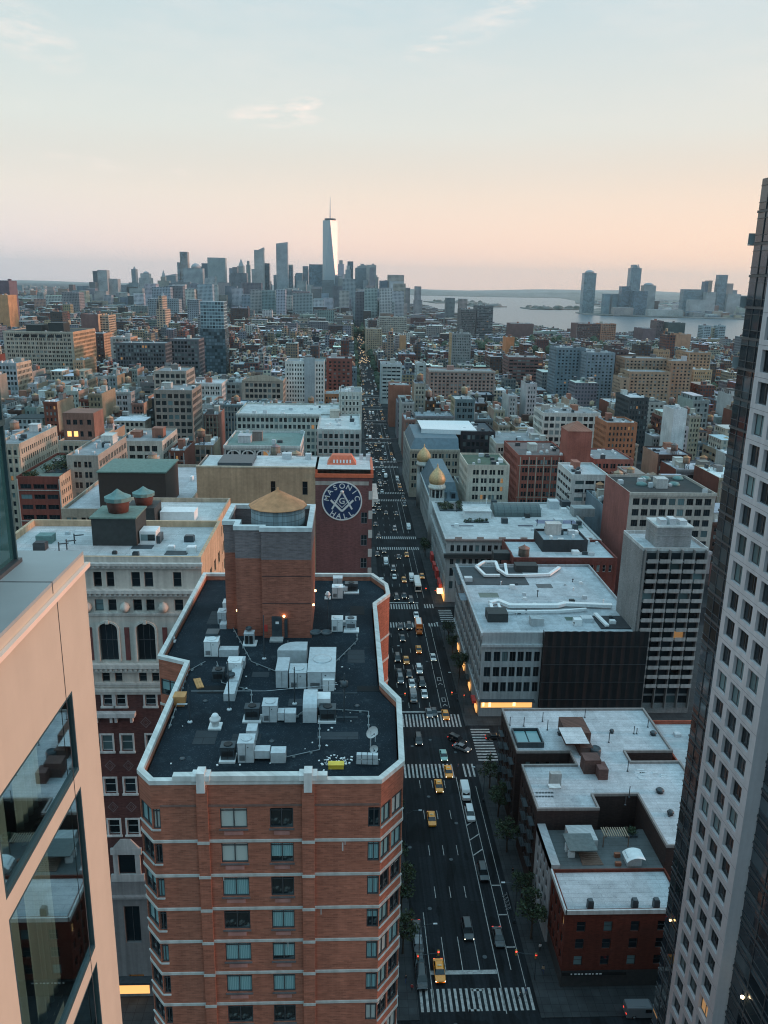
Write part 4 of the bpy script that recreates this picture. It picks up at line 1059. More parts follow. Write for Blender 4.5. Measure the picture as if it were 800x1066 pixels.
t = NT('balcony_glass'); t.P(Base_Color=(.3, .34, .35), Roughness=.15); SKYG0 = t.m
for k in (42, 40, 38):
    m = MB(); z = .6 + k * STT
    m.box(XT + .3, XT + 2.0, 79.22, 79.75, z - .1, z + .0); m.box(XT + .3, XT + 2.0, 79.71, 79.75, z + .002, z + 1.0); m.build('balcony', SKYG0, RT, world=True)
q = AX(773, 1038, XT + .9); m = MB(); m.lathe(q, [(.03, -.16), (.16, -.08), (.16, .08), (.03, .16)], 10); m.build('wall_lamp', plain('bright_lamp', (1, .75, .45), emit=14), RT, world=True)
q = AX(698, 958, XT + .3); m = MB(); m.lathe(q, [(.02, -.12), (.12, -.06), (.12, .06), (.02, .12)], 10); m.build('wall_lamp', LAMPW, RT, world=True)
# ------------------------------------------------------------------ ornate stone and brick building at the left (north face on Y=113)
Y1 = 113.0
def X1(px, py=640): return AY(px, py, Y1).x
def Z1(py, px=140): return AY(px, py, Y1).z
DKB0 = plain('dark_roof_felt', (.05, .055, .06), .8)
OR = thing('ornate_stone_building', 'ornate pale stone building with tall arched windows above dark red brick, behind the peach facade', 'building', (-36, 120, 0))
xl, xr = -52.0, -21.2; ztopO = Z1(580, 205)
STONE = (.50, .47, .42)
def pxs(lst, py): return [(X1(a, py) - xl, X1(b, py) - xl) for a, b in lst]
colsU = [(58, 67), (72, 80), (97.5, 106), (111, 119), (137, 146), (150.5, 159.5), (180.5, 189)]
zA, zB, zC, zD, zE, zF = Z1(591), Z1(621), Z1(640), Z1(690), Z1(697), Z1(720)
def zone(name, z0, z1, us, vs, mat, col, bars='h', fm=None, dep=.35):
    m = MB(); w_ = []
    fac(m, (xl, Y1, 0), (1, 0, 0), us, vs, xr - xl, z0, z1, dep=dep, wins=w_)
    m.build(name, [mat, GLASS], OR, col, world=True)
    put_windows(OR, w_, bars, fm)
zone('attic_wall', zB, ztopO, pxs(colsU, 603), [(Z1(611), Z1(595.5))], TRIM, STONE)
zone('frieze_wall', zC, zB - .001, pxs([(63, 71), (76, 84), (99, 108), (113, 121.5), (139, 148), (152.5, 161), (182, 191)], 630), [(Z1(636), Z1(624))], TRIM, STONE)
arch = [(64, 84), (104, 123), (143, 162), (183, 201)]
AR = []
m = MB(); w_ = []
fac(m, (xl, Y1, 0), (1, 0, 0), pxs(arch, 668), [(Z1(688), Z1(648.5))], xr - xl, zD, zC - .001, dep=.55, wins=w_)
for a, b in pxs(arch, 668):   # spandrels turn each opening into an arch
    cxx = xl + (a + b) / 2; r = (b - a) / 2; zt_ = Z1(648.5); zs = zt_ - r * .75
    for s in (-1, 1):
        pts = [(cxx + s * r, zs)] + [(cxx + s * r * cos(k * pi / 12), zs + .75 * r * sin(k * pi / 12)) for k in range(0, 7)] + [(cxx + s * r, zt_)]
        f = [(x, Y1 + .01, z) for x, z in pts]
        if s > 0: f = f[::-1]
        m.face(f[::-1], 0)
        for k in range(1, 7):
            p0, p1 = pts[k], pts[k + 1]
            q = [(p0[0], Y1 + .01, p0[1]), (p1[0], Y1 + .01, p1[1]), (p1[0], Y1 + .5, p1[1]), (p0[0], Y1 + .5, p0[1])]
            m.face(q if s > 0 else q[::-1], 0)
m.build('arcade_wall', [TRIM, GLASS], OR, STONE, world=True)
put_windows(OR, w_, 'Vh', FRAMED)
for a, b in pxs(arch, 668):
    cxx = xl + (a + b) / 2; r = (b - a) / 2; zt_ = Z1(648.5); zs = zt_ - r * .75; mm = MB()
    prof = [(cxx - r - .05, Z1(688)), (cxx - r - .05, zs)] + [(cxx - (r + .05) * cos(k * pi / 12), zs + (.75 * r + .05) * sin(k * pi / 12)) for k in range(1, 12)] + [(cxx + r + .05, zs), (cxx + r + .05, Z1(688))]
    pro2 = [(cxx + (x - cxx) * 1.22, z if i in (0, len(prof) - 1) else zs + (z - zs) * 1.25) for i, (x, z) in enumerate(prof)]
    for i in range(len(prof) - 1):
        p0, p1, q0, q1 = prof[i], prof[i + 1], pro2[i], pro2[i + 1]; yf = Y1 - .22
        mm.face([(q0[0], yf, q0[1]), (p0[0], yf, p0[1]), (p1[0], yf, p1[1]), (q1[0], yf, q1[1])])
        mm.face([(p0[0], yf, p0[1]), (p0[0], Y1, p0[1]), (p1[0], Y1, p1[1]), (p1[0], yf, p1[1])])
        mm.face([(q0[0], Y1, q0[1]), (q0[0], yf, q0[1]), (q1[0], yf, q1[1]), (q1[0], Y1, q1[1])])
    mm.box(cxx - .25, cxx + .25, Y1 - .4, Y1 - .223, zs + .7 * r, zs + 1.15 * r)
    mm.build('arch_moulding', TRIM, OR, (.55, .53, .48), world=True)
REDM = plain('dark_red_marble', (.16, .05, .045), .5)
for a, b in ((91, 97), (130.6, 135.5), (170, 175)):
    x0, x1 = X1(a, 668), X1(b, 668)
    mm = MB(); mm.box(x0, x1, Y1 - .12, Y1 - .003, Z1(687), Z1(653)); mm.build('red_panel', REDM, OR, world=True)
    mm = MB(); mm.lathe(((x0 + x1) / 2, Y1 - .16, Z1(632) - .8), [(.05, 0), (.55, .3), (.75, .8), (.55, 1.35), (.05, 1.7)], 12); mm.build('medallion', TRIM, OR, (.55, .53, .48), world=True)
zone('window_band_wall', zF, zD - .001, pxs([(66, 74), (80, 87), (106.5, 114.5), (120, 127.5), (145, 153), (158.5, 166)], 704), [(Z1(709.5), Z1(699.5))], TRIM, STONE)
def cornice(z, h, out, col=(.56, .54, .5), dent=True, par=OR):
    mm = MB(); mm.box(xl, xr + out * .3, Y1 - out, Y1 - .004, z, z + h * .45); mm.box(xl, xr + .1, Y1 - out * .55, Y1 - .004, z - h * .55, z - .002)
    if dent:
        x = xl + .3
        while x < xr - .3: mm.box(x, x + .34, Y1 - out * .85, Y1 - out * .553, z - h * .32, z - .003); x += .72
    mm.build('cornice', TRIM, par, col, world=True)
cornice(Z1(588), .9, .7); cornice(Z1(616), 1.1, .9); cornice(Z1(639), .5, .3, dent=False); cornice(Z1(694), 1.4, .8); cornice(Z1(712), .7, .35, dent=False); cornice(Z1(719), .9, .5, dent=False)
DB = (.105, .045, .04)
rowsB = [(722.5, 734), (765, 781), (810, 825), (853, 868)]
m = MB(); w_ = []
colB = [[(63, 75), (84, 96), (107.5, 117), (121, 131), (151.5, 162.5)], [(64, 76), (86, 97), (106.5, 117.5), (127, 138.5), (153, 164)], [(66, 78), (88, 100), (109.5, 121), (130, 141.5), (156, 167)], [(70, 82), (92, 103), (113.5, 125), (133, 144.5), (158, 170)]]
zz0 = Z1(915)
for k in range(4):
    za = Z1(rowsB[k][1]); zb_ = Z1(rowsB[k][0])
    zlo = zz0 if k == 3 else (Z1(rowsB[k][1]) + Z1(rowsB[k + 1][0])) / 2
    zhi = zF - .001 if k == 0 else (Z1(rowsB[k - 1][1]) + Z1(rowsB[k][0])) / 2
    ml = MB(); fac(ml, (xl, Y1, 0), (1, 0, 0), pxs(colB[k], sum(rowsB[k]) / 2), [(za, zb_)], xr - xl, zlo, zhi, dep=.3, wins=w_)
    base = len(m.v); m.v += ml.v; m.f += [tuple(i + base for i in f) for f in ml.f]; m.m += ml.m; m.uv += ml.uv; m.c += ml.c; m.sm += ml.sm
m.build('dark_brick_wall', [BRICK, GLASS], OR, DB, world=True)
put_windows(OR, w_, 'h', FRAMEW)
for k in range(4):
    for a, b in colB[k]:
        x0, x1 = X1(a, sum(rowsB[k]) / 2), X1(b, sum(rowsB[k]) / 2); za, zb_ = Z1(rowsB[k][1]), Z1(rowsB[k][0]); t_ = .28
        mm = MB(); y0, y1_ = Y1 - .1, Y1 - .003
        mm.box(x0 - t_, x0, y0, y1_, za - .1, zb_ + t_); mm.box(x1, x1 + t_, y0, y1_, za - .1, zb_ + t_); mm.box(x0, x1, y0, y1_, zb_, zb_ + t_); mm.box(x0 - t_ - .1, x1 + t_ + .1, Y1 - .25, y1_, za - .4, za - .1)
        mm.build('window_surround', TRIM, OR, (.55, .55, .53), world=True)
for px, py in ((115, 797), (134, 797), (157, 797), (118, 840), (137, 840), (152, 752)):
    c0 = AY(px, py, Y1); mm = MB()
    for s_ in (0.85, .45):
        q = [(c0.x - s_, c0.z), (c0.x, c0.z - s_ * 1.15), (c0.x + s_, c0.z), (c0.x, c0.z + s_ * 1.15)]
        q2 = [(c0.x + (x - c0.x) * .78, c0.z + (z - c0.z) * .78) for x, z in q]
        for i in range(4):
            j = (i + 1) % 4
            mm.face([(q[i][0], Y1 - .02, q[i][1]), (q[j][0], Y1 - .02, q[j][1]), (q2[j][0], Y1 - .02, q2[j][1]), (q2[i][0], Y1 - .02, q2[i][1])])
    mm.build('brick_diamond', TRIM, OR, (.17, .12, .12), world=True)
x0, x1 = X1(99, 742), X1(142, 742); mm = MB(); mm.box(x0, x1, Y1 - 1.0, Y1 - .003, Z1(744), Z1(740)); mm.build('balcony_slab', TRIM, OR, (.5, .5, .49), world=True)
for q in (102, 117, 122, 138):
    mm = MB(); x = X1(q, 746); mm.box(x - .2, x + .2, Y1 - .7, Y1 - .003, Z1(750), Z1(744) - .002); mm.build('balcony_bracket', TRIM, OR, (.5, .5, .49), world=True)
x0, x1 = X1(119, 900), X1(147, 900); mm = MB()
mm.box(x0 - .5, x1 + .5, Y1 - .4, Y1 - .003, Z1(916), Z1(909)); mm.box(x0, x0 + .8, Y1 - .35, Y1 - .003, Z1(909), Z1(888)); mm.box(x1 - .8, x1, Y1 - .35, Y1 - .003, Z1(909), Z1(888)); mm.box(x0 - .3, x1 + .3, Y1 - .45, Y1 - .003, Z1(888), Z1(882)); mm.frustum([(x0, Y1 - .4), (x1, Y1 - .4), (x1, Y1 - .003), (x0, Y1 - .003)], Z1(882), [(x0 + 1.3, Y1 - .3), (x1 - 1.3, Y1 - .3), (x1 - 1.3, Y1 - .003), (x0 + 1.3, Y1 - .003)], Z1(873))
mm.build('pediment_window_surround', TRIM, OR, (.42, .42, .41), world=True)
mm = MB(); mm.box(x0 + .85, x1 - .85, Y1 - .06, Y1 - .003, Z1(908), Z1(889)); mm.build('pediment_pane', GLASS, OR, world=True)
m = MB(); w_ = []
fac(m, (xl, Y1 - .3, 0), (1, 0, 0), [(4, 6.5), (9.5, 13.5), (16, 18.5), (21.5, 25.5), (27.2, 29.4)], [(1.0, 4.6), (Z1(980), Z1(942))], xr - xl, 0, zz0 - .05, dep=.5, wins=w_)
m.face([(xl, Y1 - .3, zz0 - .05), (xr, Y1 - .3, zz0 - .05), (xr, Y1, zz0), (xl, Y1, zz0)])
m.build('stone_base', [TRIM, GLASS], OR, (.2, .2, .2), world=True); put_windows(OR, w_, 'v', FRAMED)
cornice(Z1(932), .8, .9, (.24, .24, .24), False)
SHOP = plain('lit_shop_window', (1, .5, .16), emit=1.1)
mm = MB(); mm.box(X1(120, 1050), X1(158, 1050), Y1 - .34, Y1 - .304, .7, 3.6); mm.build('lit_shop_window', SHOP, OR, world=True)
mm = MB(); mm.box(X1(116, 1050), X1(162, 1050), Y1 - 1.8, Y1 - .304, 3.9, 4.3); mm.build('awning', METALD, OR, world=True)
yR = 132
m = MB(); w_ = []
fac(m, (xr, Y1, 0), (0, 1, 0), [(3, 4.6), (7, 8.6), (11, 12.6), (15, 16.6)], [(z, z + 1.9) for z in (44, 48, 52, 56, 60, 64, 68, 71.5)], yR - Y1, 0, ztopO, dep=.25, wins=w_)
fac(m, (xr, yR, 0), (-1, 0, 0), [], [], xr - xl, 0, ztopO); fac(m, (xl, yR, 0), (0, -1, 0), [], [], yR - Y1, 0, ztopO)
ring(m, xl, xr, Y1, yR, ztopO - 1.0, ztopO, .5)
m.build('side_wall', [WALL, GLASS], OR, (.50, .36, .24), world=True); put_windows(OR, w_, 'h', FRAMED)  # orange tint paints the warm evening light into this west wall
m = MB(); m.face([(xl + .5, Y1 + .5, ztopO - 1), (xr - .5, Y1 + .5, ztopO - 1), (xr - .5, yR - .5, ztopO - 1), (xl + .5, yR - .5, ztopO - 1)]); m.build('roof', ROOFW, OR, (.52, .53, .52), world=True)
ro_ = random.Random(8)
for i in range(16):
    x_, y_, s_ = ro_.uniform(xl + 2, xr - 3), ro_.uniform(Y1 + 2, yR - 3), ro_.uniform(.6, 1.8); m = MB()
    if i % 3: m.box(x_, x_ + s_, y_, y_ + s_ * .8, ztopO - 1, ztopO - 1 + s_ * .6, bottom=False); m.box(x_ + .1, x_ + s_ - .1, y_ + .1, y_ + s_ * .8 - .1, ztopO - 1 + s_ * .6, ztopO - .9 + s_ * .6)
    else: m.box(x_, x_ + s_ * 2.2, y_, y_ + s_ * 1.3, ztopO - .997, ztopO - .96)
    m.build('roof_vent' if i % 3 else 'roof_patch', (METAL, METALD, WHITE, DKB0)[i % 4], OR, world=True)
zR1 = ztopO - 1
GRNR = plain('green_roof_felt', (.13, .2, .17), .8); DKB = plain('black_green_cladding', (.03, .035, .035), .7)
for (a, b, yy, h, nm) in ((97, 143, 568, 4.3, 'tank_platform'),):
    p, q = AZ(a, yy, zR1), AZ(b, yy, zR1)
    mm = MB(); mm.box(p.x, q.x, p.y, p.y + 6.5, zR1, zR1 + h, bottom=False); mm.build('penthouse', DKB, OR, world=True)
    mm = MB(); mm.box(p.x - .2, q.x + .2, p.y - .2, p.y + 6.7, zR1 + h + .002, zR1 + h + .25); mm.build('penthouse_roof', GRNR, OR, world=True)
    PT1 = (p.x + q.x) / 2, p.y + 3.2, zR1 + h + .25
def crown_tank(label, loc, r=2.1, h=2.6):
    th = thing('roof_tank', label, 'water tank', loc)
    m = MB(); m.lathe((0, 0, 0), [(r * .82, 0), (r, h * .75), (r, h)], 18); m.build('barrel', plain('red_brown_boards', (.13, .05, .04), .8), th)
    m = MB(); m.lathe((0, 0, h), [(r * 1.12, -.5), (r * 1.14, .12), (r * .7, .5), (r * .62, .5), (.05, 1.35)], 12, smooth=False); m.build('cap', TEALM, th)
crown_tank('red brown tank with green pointed cap on the green penthouse, nearer of two', PT1, 1.8, 2.3)
p, q = AZ(167, 548, zR1), AZ(202, 548, zR1)
for i, (a, b, yy, h, d_, mt) in enumerate(((146, 163, 566, 2.0, 3.0, WHITE), (163.5, 167, 566, 1.2, 2.5, METALD))):
    p, q = AZ(a, yy, zR1), AZ(b, yy, zR1); mm = MB(); mm.box(p.x, q.x, p.y, p.y + d_, zR1, zR1 + h, bottom=False); mm.build('roof_cabin', mt, OR, world=True)
for a in (149, 156):
    p = AZ(a, 564, zR1); mm = MB(); mm.box(p.x, p.x + 1.1, AZ(147, 566, zR1).y - .03, AZ(147, 566, zR1).y - .003, zR1 + .5, zR1 + 1.5); mm.build('cabin_window', GLASS, OR, world=True)
p = AZ(46, 566, zR1); mm = MB(); mm.box(p.x - 1.2, p.x + 1.2, p.y, p.y + 2, zR1, zR1 + 1.2, bottom=False); mm.build('roof_cabin', TEALM, OR, world=True)
for a, b in ((62, 575), (70, 572), (78, 566)):
    p = AZ(a, b, zR1); mm = MB(); mm.tube((p.x, p.y, zR1), (p.x, p.y, zR1 + 1.6), .1, n=6); mm.tube((p.x, p.y, zR1 + 1.3), (p.x + 1.3, p.y + .5, zR1 + 1.3), .1, n=6); mm.build('roof_pipe', METALD, OR, world=True)
TAKEN.append((xl - 2, xr + 1, 107, 133))

# second pale roof just behind, and its neighbours in the same block
TAKEN += [(-300, 6, 20, 181), (36, 320, 20, 181)]
t2 = bldg('tan building with white roof and long white cabin, right behind the ornate building', -50, -25.6, 152, 173, 71, (.42, .33, .25), 'pair', roof=(.6, .6, .58), roofmat=ROOFW, lod=0, bulk=0, sidecol=(.5, .36, .25), clutter=False)  # sidecol is shifted to orange, painting low sun on the west side
p, q = AZ(166, 545, 70.1), AZ(202, 545, 70.1); mm = MB(); mm.box(p.x, q.x, p.y + 1, p.y + 5, 70.1, 72.2, bottom=False); mm.build('roof_cabin', WHITE, t2, world=True)
p, q = AZ(131, 547, 70.1), AZ(162, 547, 70.1); mm = MB(); mm.box(p.x, q.x, p.y, p.y + 6, 70.1, 73.6, bottom=False); mm.build('penthouse', DKB, t2, world=True)
crown_tank('red tank with green pointed cap on the dark penthouse, farther of two', ((p.x + q.x) / 2 + .2, p.y + 3, 73.6), 1.9, 2.3)
bldg('low grey building hidden in the gap behind the brick apartment tower', -18, 5.5, 114, 173, 36, (.25, .22, .2), 'pair', lod=1, bulk=1)
bldg('dark tan building with a lean-to roof at the far left of the white roofs', -96, -54, 118, 174, 62, (.3, .27, .24), 'pair', roof=(.45, .46, .45), lod=1, bulk=2)
# brown box penthouse building
b3 = bldg('tan building carrying a long windowless brown penthouse with green roof', -74, -42.5, 207, 262, 59, (.34, .29, .23), 'pair', roof=(.5, .5, .5), roofmat=ROOFW, lod=0, bulk=0)
TAKEN.append((-76, 7, 203, 270))
p, q = AY(102, 492, 210), AY(172, 492, 210)
mm = MB(); mm.box(p.x, q.x, 210, 226, 58.1, p.z, bottom=False); mm.build('penthouse', plain('brown_ribbed_cladding', (.05, .032, .026), .8, var=.15), b3, world=True)
mm = MB(); mm.box(p.x - .3, q.x + .3, 209.7, 226.3, p.z + .003, p.z + .35); mm.build('penthouse_roof', GRNR, b3, world=True)

# ------------------------------------------------------------------ the hall with the round emblem
MH = thing('emblem_hall', 'brick hall with round blue emblem on its dark wall and a long windowless tan wall', 'building', (-5, 235, 0))
YM = 205.0
zT = AY(350, 497, YM).z; xq = AY(328.5, 500, YM).x; zTan = AY(265, 487, YM).z
xe = 6.0
m = MB(); w_ = []
fx = lambda px: AY(px, 545, YM).x - xq
fac(m, (xq, YM, 0), (1, 0, 0), [(fx(376), fx(382.5))], [(AY(379, y1, YM).z, AY(379, y0, YM).z) for y0, y1 in ((612, 622), (581, 591.5), (557, 568), (533.5, 545))], xe - xq, 0, zT, wins=w_)
m.build('brick_wall', [BRICK, GLASS], MH, (.17, .075, .07), world=True); put_windows(MH, w_, 'vh', FRAMEA)
mm = MB(); mm.box(xq + .01, xe - .9, YM - .06, YM - .003, AY(350, 505, YM).z, AY(350, 501, YM).z); mm.build('pale_brick_course', TRIM, MH, (.36, .33, .3), world=True)
x0t = AY(205, 500, YM).x
m = MB(); w_ = []
fx2 = lambda px: AY(px, 506, YM).x - x0t
fac(m, (x0t, YM + .02, 0), (1, 0, 0), [(fx2(282), fx2(287)), (fx2(315), fx2(320.5))], [(AY(285, 515, YM).z, AY(285, 501, YM).z)], xq - x0t - .002, 0, zTan, wins=w_)
m.build('tan_wall', [WALL, GLASS], MH, (.42, .285, .185), world=True); put_windows(MH, w_, 'h', FRAMED)
mm = MB(); mm.box(x0t - .1, xq, YM - .1, YM + .6, zTan + .003, zTan + .35); mm.build('tan_wall_coping', TRIM, MH, (.5, .42, .32), world=True)
m = MB(); ys = YM + 17
fac(m, (xe, YM, 0), (0, 1, 0), [(2.5 + 5 * k, 5.3 + 5 * k) for k in range(3)], [(5 + 4.4 * k, 7.6 + 4.4 * k) for k in range(14)], 17, 0, zT, dep=.4)
fac(m, (xe, ys, 0), (-1, 0, 0), [], [], xe - x0t, 0, zTan - 2); fac(m, (x0t, ys, 0), (0, -1, 0), [], [], 17, 0, zTan)
fac(m, (xe, ys + .01, 0), (0, 1, 0), [(2.5 + 5 * k, 5.3 + 5 * k) for k in range(9)], [(5 + 4.4 * k, 7.6 + 4.4 * k) for k in range(8)], 45, 0, 44, dep=.4); m.box(x0t, xe - .5, ys + .02, ys + 45, 0, 43.9, bottom=False)
m.build('avenue_facade', [TRIM, GLASSF], MH, (.5, .48, .44), world=True)
for k in range(24):
    if k % 2:
        mm = MB(); zq = 8 + k * 2.6
        if zq + 2 < zT - 3: mm.box(xe - .9, xe + .12, YM - .1, YM - .003, zq, zq + 2.2); mm.build('quoin', TRIM, MH, (.5, .48, .45), world=True)
mm = MB(); mm.box(xe + .003, xe + 1.6, YM, ys, zT - 6.5, zT - 5.6); mm.box(xe + .003, xe + .5, YM, ys, zT - 7.6, zT - 6.503); mm.build('avenue_cornice', TRIM, MH, (.5, .49, .46), world=True)
zRm = zTan - .3
mm = MB(); mm.face([(x0t + .6, YM + .6, zRm), (xe - .5, YM + .6, zRm), (xe - .5, ys, zRm), (x0t + .6, ys, zRm)]); mm.build('roof', ROOFW, MH, (.62, .62, .6), world=True)
ORG = plain('orange_red_paint', (.58, .13, .06), .6, var=.2)
mm = MB(); zc = AY(360, 493.5, YM).z
mm.box(xq - .1, xe + .25, YM - .25, YM + .5, zT + .003, zc); mm.box(xe - .45, xe + .25, YM + .503, YM + 16, zRm, zc - .01); mm.box(xq - .1, xq + .5, YM + .503, YM + 16, zRm, zc - .01); mm.box(xq - .1, xe + .25, YM + 16.003, YM + 16.6, zRm, zc + .3); mm.build('orange_parapet', ORG, MH, world=True)
mm = MB(); mm.box(xq - 6, xq - .103, YM + 16, YM + 16.4, zRm, zc + .1); mm.build('orange_rail', ORG, MH, world=True)
a, b = AY(341, 491, YM + 8), AY(371, 491, YM + 8)
mm = MB(); mm.frustum([(a.x, YM + 6), (b.x, YM + 6), (b.x, YM + 12), (a.x, YM + 12)], zRm, [(a.x + 1.3, YM + 7.5), (b.x - 1.3, YM + 7.5), (b.x - 1.3, YM + 10.5), (a.x + 1.3, YM + 10.5)], zRm + 2.2); mm.build('orange_lantern_roof', ORG, MH, world=True)
for k in range(6):
    mm = MB(); x = a.x + 1.6 + k * (b.x - a.x - 3.2) / 5.2; mm.box(x, x + .4, YM + 6.25, YM + 6.45, zRm + .4, zRm + 1.25); mm.build('lantern_pane', WHITE, MH, world=True)
for px, py, s in ((300, 480, 2.5), (322, 482, 1.6), (383, 487, 1.2), (376, 484, 1.0)):
    p = AY(px, py, YM + 16); mm = MB(); mm.box(p.x - s / 2, p.x + s / 2, YM + 12, YM + 12 + s, zRm, zRm + 1.6, bottom=False); mm.build('roof_vent', METAL, MH, world=True)
mm = MB(); a, b = AY(226, 483, YM + 2).x, AY(262, 483, YM + 2).x; mm.box(a, b, YM + 3, YM + 14, zRm, zRm + .9, bottom=False); mm.build('solar_rack', METALD, MH, world=True)
# emblem
EM = thing('round_emblem', 'round navy blue emblem sign with white ring, lettering, compasses and square on the brick wall', 'sign', (0, YM, 0))
c0 = AY(356.3, 521.5, YM); ER = (AY(377.3, 521.5, YM).x - AY(335.3, 521.5, YM).x) / 2
EM.location = (c0.x, YM - .004, c0.z)
NAVY = plain('navy_enamel', (.012, .035, .10), .45, var=.1); ENW = plain('white_enamel', (.62, .64, .63), .5, var=.06)
def disc(mb, r0, r1, y, th_, n=64):
    for i in range(n):
        a0, a1 = 2 * pi * i / n, 2 * pi * (i + 1) / n
        p = lambda r, a, yy: (r * cos(a), yy, r * sin(a))
        if r0 == 0: mb.face([p(0, 0, y - th_), p(r1, a0, y - th_), p(r1, a1, y - th_)])
        else:
            mb.face([p(r0, a0, y - th_), p(r1, a0, y - th_), p(r1, a1, y - th_), p(r0, a1, y - th_)])
            mb.face([p(r0, a1, y), p(r0, a0, y), p(r0, a0, y - th_), p(r0, a1, y - th_)][::-1])
        mb.face([p(r1, a0, y), p(r1, a1, y), p(r1, a1, y - th_), p(r1, a0, y - th_)])
mm = MB(); disc(mm, 0, ER * .965, 0, .12); mm.build('disc', NAVY, EM)
mm = MB(); disc(mm, ER * .935, ER, -.0, .2); mm.build('ring', ENW, EM)
def glyph(ch, size, th_=.06):
    cu = bpy.data.curves.new('g', 'FONT'); cu.body = ch; cu.size = size; cu.align_x = 'CENTER'; cu.extrude = th_ / 2; cu.offset = size * .012
    o = bpy.data.objects.new('g', cu); COL.objects.link(o); bpy.context.view_layer.update()
    me = o.evaluated_get(bpy.context.evaluated_depsgraph_get()).to_mesh()
    v = [tuple(x.co) for x in me.vertices]; f = [tuple(p.vertices) for p in me.polygons]
    o.to_mesh_clear(); bpy.data.objects.remove(o); bpy.data.curves.remove(cu)
    return v, f
def letters(mb, txt, rad, a_mid, a_step, size, top=True):
    n = len(txt)
    for i, ch in enumerate(txt):
        a = a_mid + (i - (n - 1) / 2) * (-a_step if top else a_step)
        v, f = glyph(ch, size)
        h = size * .36; out = []
        for x, y, z in v:
            lx, ly = x, y - h
            rot = a - pi / 2 if top else a + pi / 2
            X_ = rad * cos(a) + lx * cos(rot) - ly * sin(rot); Z_ = rad * sin(a) + lx * sin(rot) + ly * cos(rot)
            out.append((X_, -.155 - z, Z_))
        mb.mesh(out, f)
mm = MB(); letters(mm, 'MASONIC', ER * .775, pi / 2 - .0, .46, ER * .37); letters(mm, 'HALL', ER * .775, -pi / 2, .40, ER * .37, False); mm.build('lettering', ENW, EM)
def bar(mb, x0, z0, x1, z1, w_, y0=-.205, t_=.07):
    d = Vector((x1 - x0, z1 - z0)).normalized(); nn = Vector((-d.y, d.x)) * w_ / 2
    p = [(x0 + nn.x, z0 + nn.y), (x0 - nn.x, z0 - nn.y), (x1 - nn.x, z1 - nn.y), (x1 + nn.x, z1 + nn.y)]
    mb.mesh([(x, y0, z) for x, z in p] + [(x, y0 + t_, z) for x, z in p], [(0, 1, 2, 3), (7, 6, 5, 4), (0, 4, 5, 1), (1, 5, 6, 2), (2, 6, 7, 3), (3, 7, 4, 0)])
e = ER
mm = MB(); bar(mm, 0, .5 * e, -.50 * e, -.42 * e, .085 * e); bar(mm, 0, .5 * e, .50 * e, -.42 * e, .085 * e); mm.lathe((0, -.2, .42 * e), [(.02, 0), (.09 * e, .02 * e), (.09 * e, .1 * e), (.03, .14 * e)], 12); mm.build('compasses', ENW, EM)
mm = MB(); bar(mm, 0, -.52 * e, -.56 * e, .05 * e, .10 * e, -.24); bar(mm, 0, -.52 * e, .56 * e, .05 * e, .10 * e, -.242); bar(mm, 0, -.33 * e, -.38 * e, .05 * e, .03 * e, -.21); bar(mm, 0, -.33 * e, .38 * e, .05 * e, .03 * e, -.212); mm.build('set_square', ENW, EM)
mm = MB(); v, f = glyph('G', e * .42); mm.mesh([(x, -.2 - z, y - .13 * e) for x, y, z in v], f); mm.build('letter', ENW, EM)
# ------------------------------------------------------------------ low white roofed block at the right, across the avenue
LB = thing('white_roofed_tenements', 'dark brick walk-up block with a stained white roof cut by sunken courts', 'building', (53, 150, 0))
zl = 20.0
SHAPES = [(36.5, 70.5, 155, 173.5), (48, 60, 150, 155), (36.5, 70.5, 139.5, 150), (36.5, 48.5, 135, 139.5), (57.5, 70.5, 124, 139.5), (60, 70.5, 150, 151)]
m = MB(); wd = []
def lw(P, U, L, win=True):
    fac(m, P, U, cells(L, 2.15, .46, .5) if win and L > 4 else [], [(3.2 + 3.1 * k, 5.0 + 3.1 * k) for k in range(5)] if L > 4 else [], L, 0, zl, wins=wd, dep=.22)
lw((36.5, 173.5, 0), (0, -1, 0), 18.5); lw((36.5, 155, 0), (1, 0, 0), 11.5); lw((48, 155, 0), (0, -1, 0), 5, False); lw((48, 150, 0), (-1, 0, 0), 11.5, False)
lw((36.5, 150, 0), (0, -1, 0), 15); lw((36.5, 135, 0), (1, 0, 0), 12, False); lw((48.5, 135, 0), (0, 1, 0), 4.5, False); lw((48.5, 139.5, 0), (1, 0, 0), 9, False)
lw((57.5, 139.5, 0), (0, -1, 0), 15.5, False); lw((57.5, 124, 0), (1, 0, 0), 13, False); lw((70.5, 124, 0), (0, 1, 0), 27, False); lw((70.5, 151, 0), (-1, 0, 0), 10.5, False); lw((60, 151, 0), (0, 1, 0), 4, False); lw((60, 155, 0), (1, 0, 0), 10.5, False)
lw((70.5, 155, 0), (0, 1, 0), 18.5, False); lw((70.5, 173.5, 0), (-1, 0, 0), 34)
m.build('brick_wall', [WALLB, GLASS], LB, (.045, .028, .025), world=True)
put_windows(LB, wd, 'h', FRAMED)
pl_ = [(36.5, 173.5), (36.5, 155), (48, 155), (48, 150), (36.5, 150), (36.5, 135), (48.5, 135), (48.5, 139.5), (57.5, 139.5), (57.5, 124), (70.5, 124), (70.5, 151), (60, 151), (60, 155), (70.5, 155), (70.5, 173.5)]
m = MB(); m.face([(x, y, zl - .5) for x, y in inset(pl_, .2)]); m.build('roof', ROOFW, LB, (.5, .52, .53), world=True)
coping('parapet', inset(pl_, -.08), inset(pl_, .32), zl - .52, zl + .03, TRIM, LB, (.26, .24, .23))
zq = zl - .5
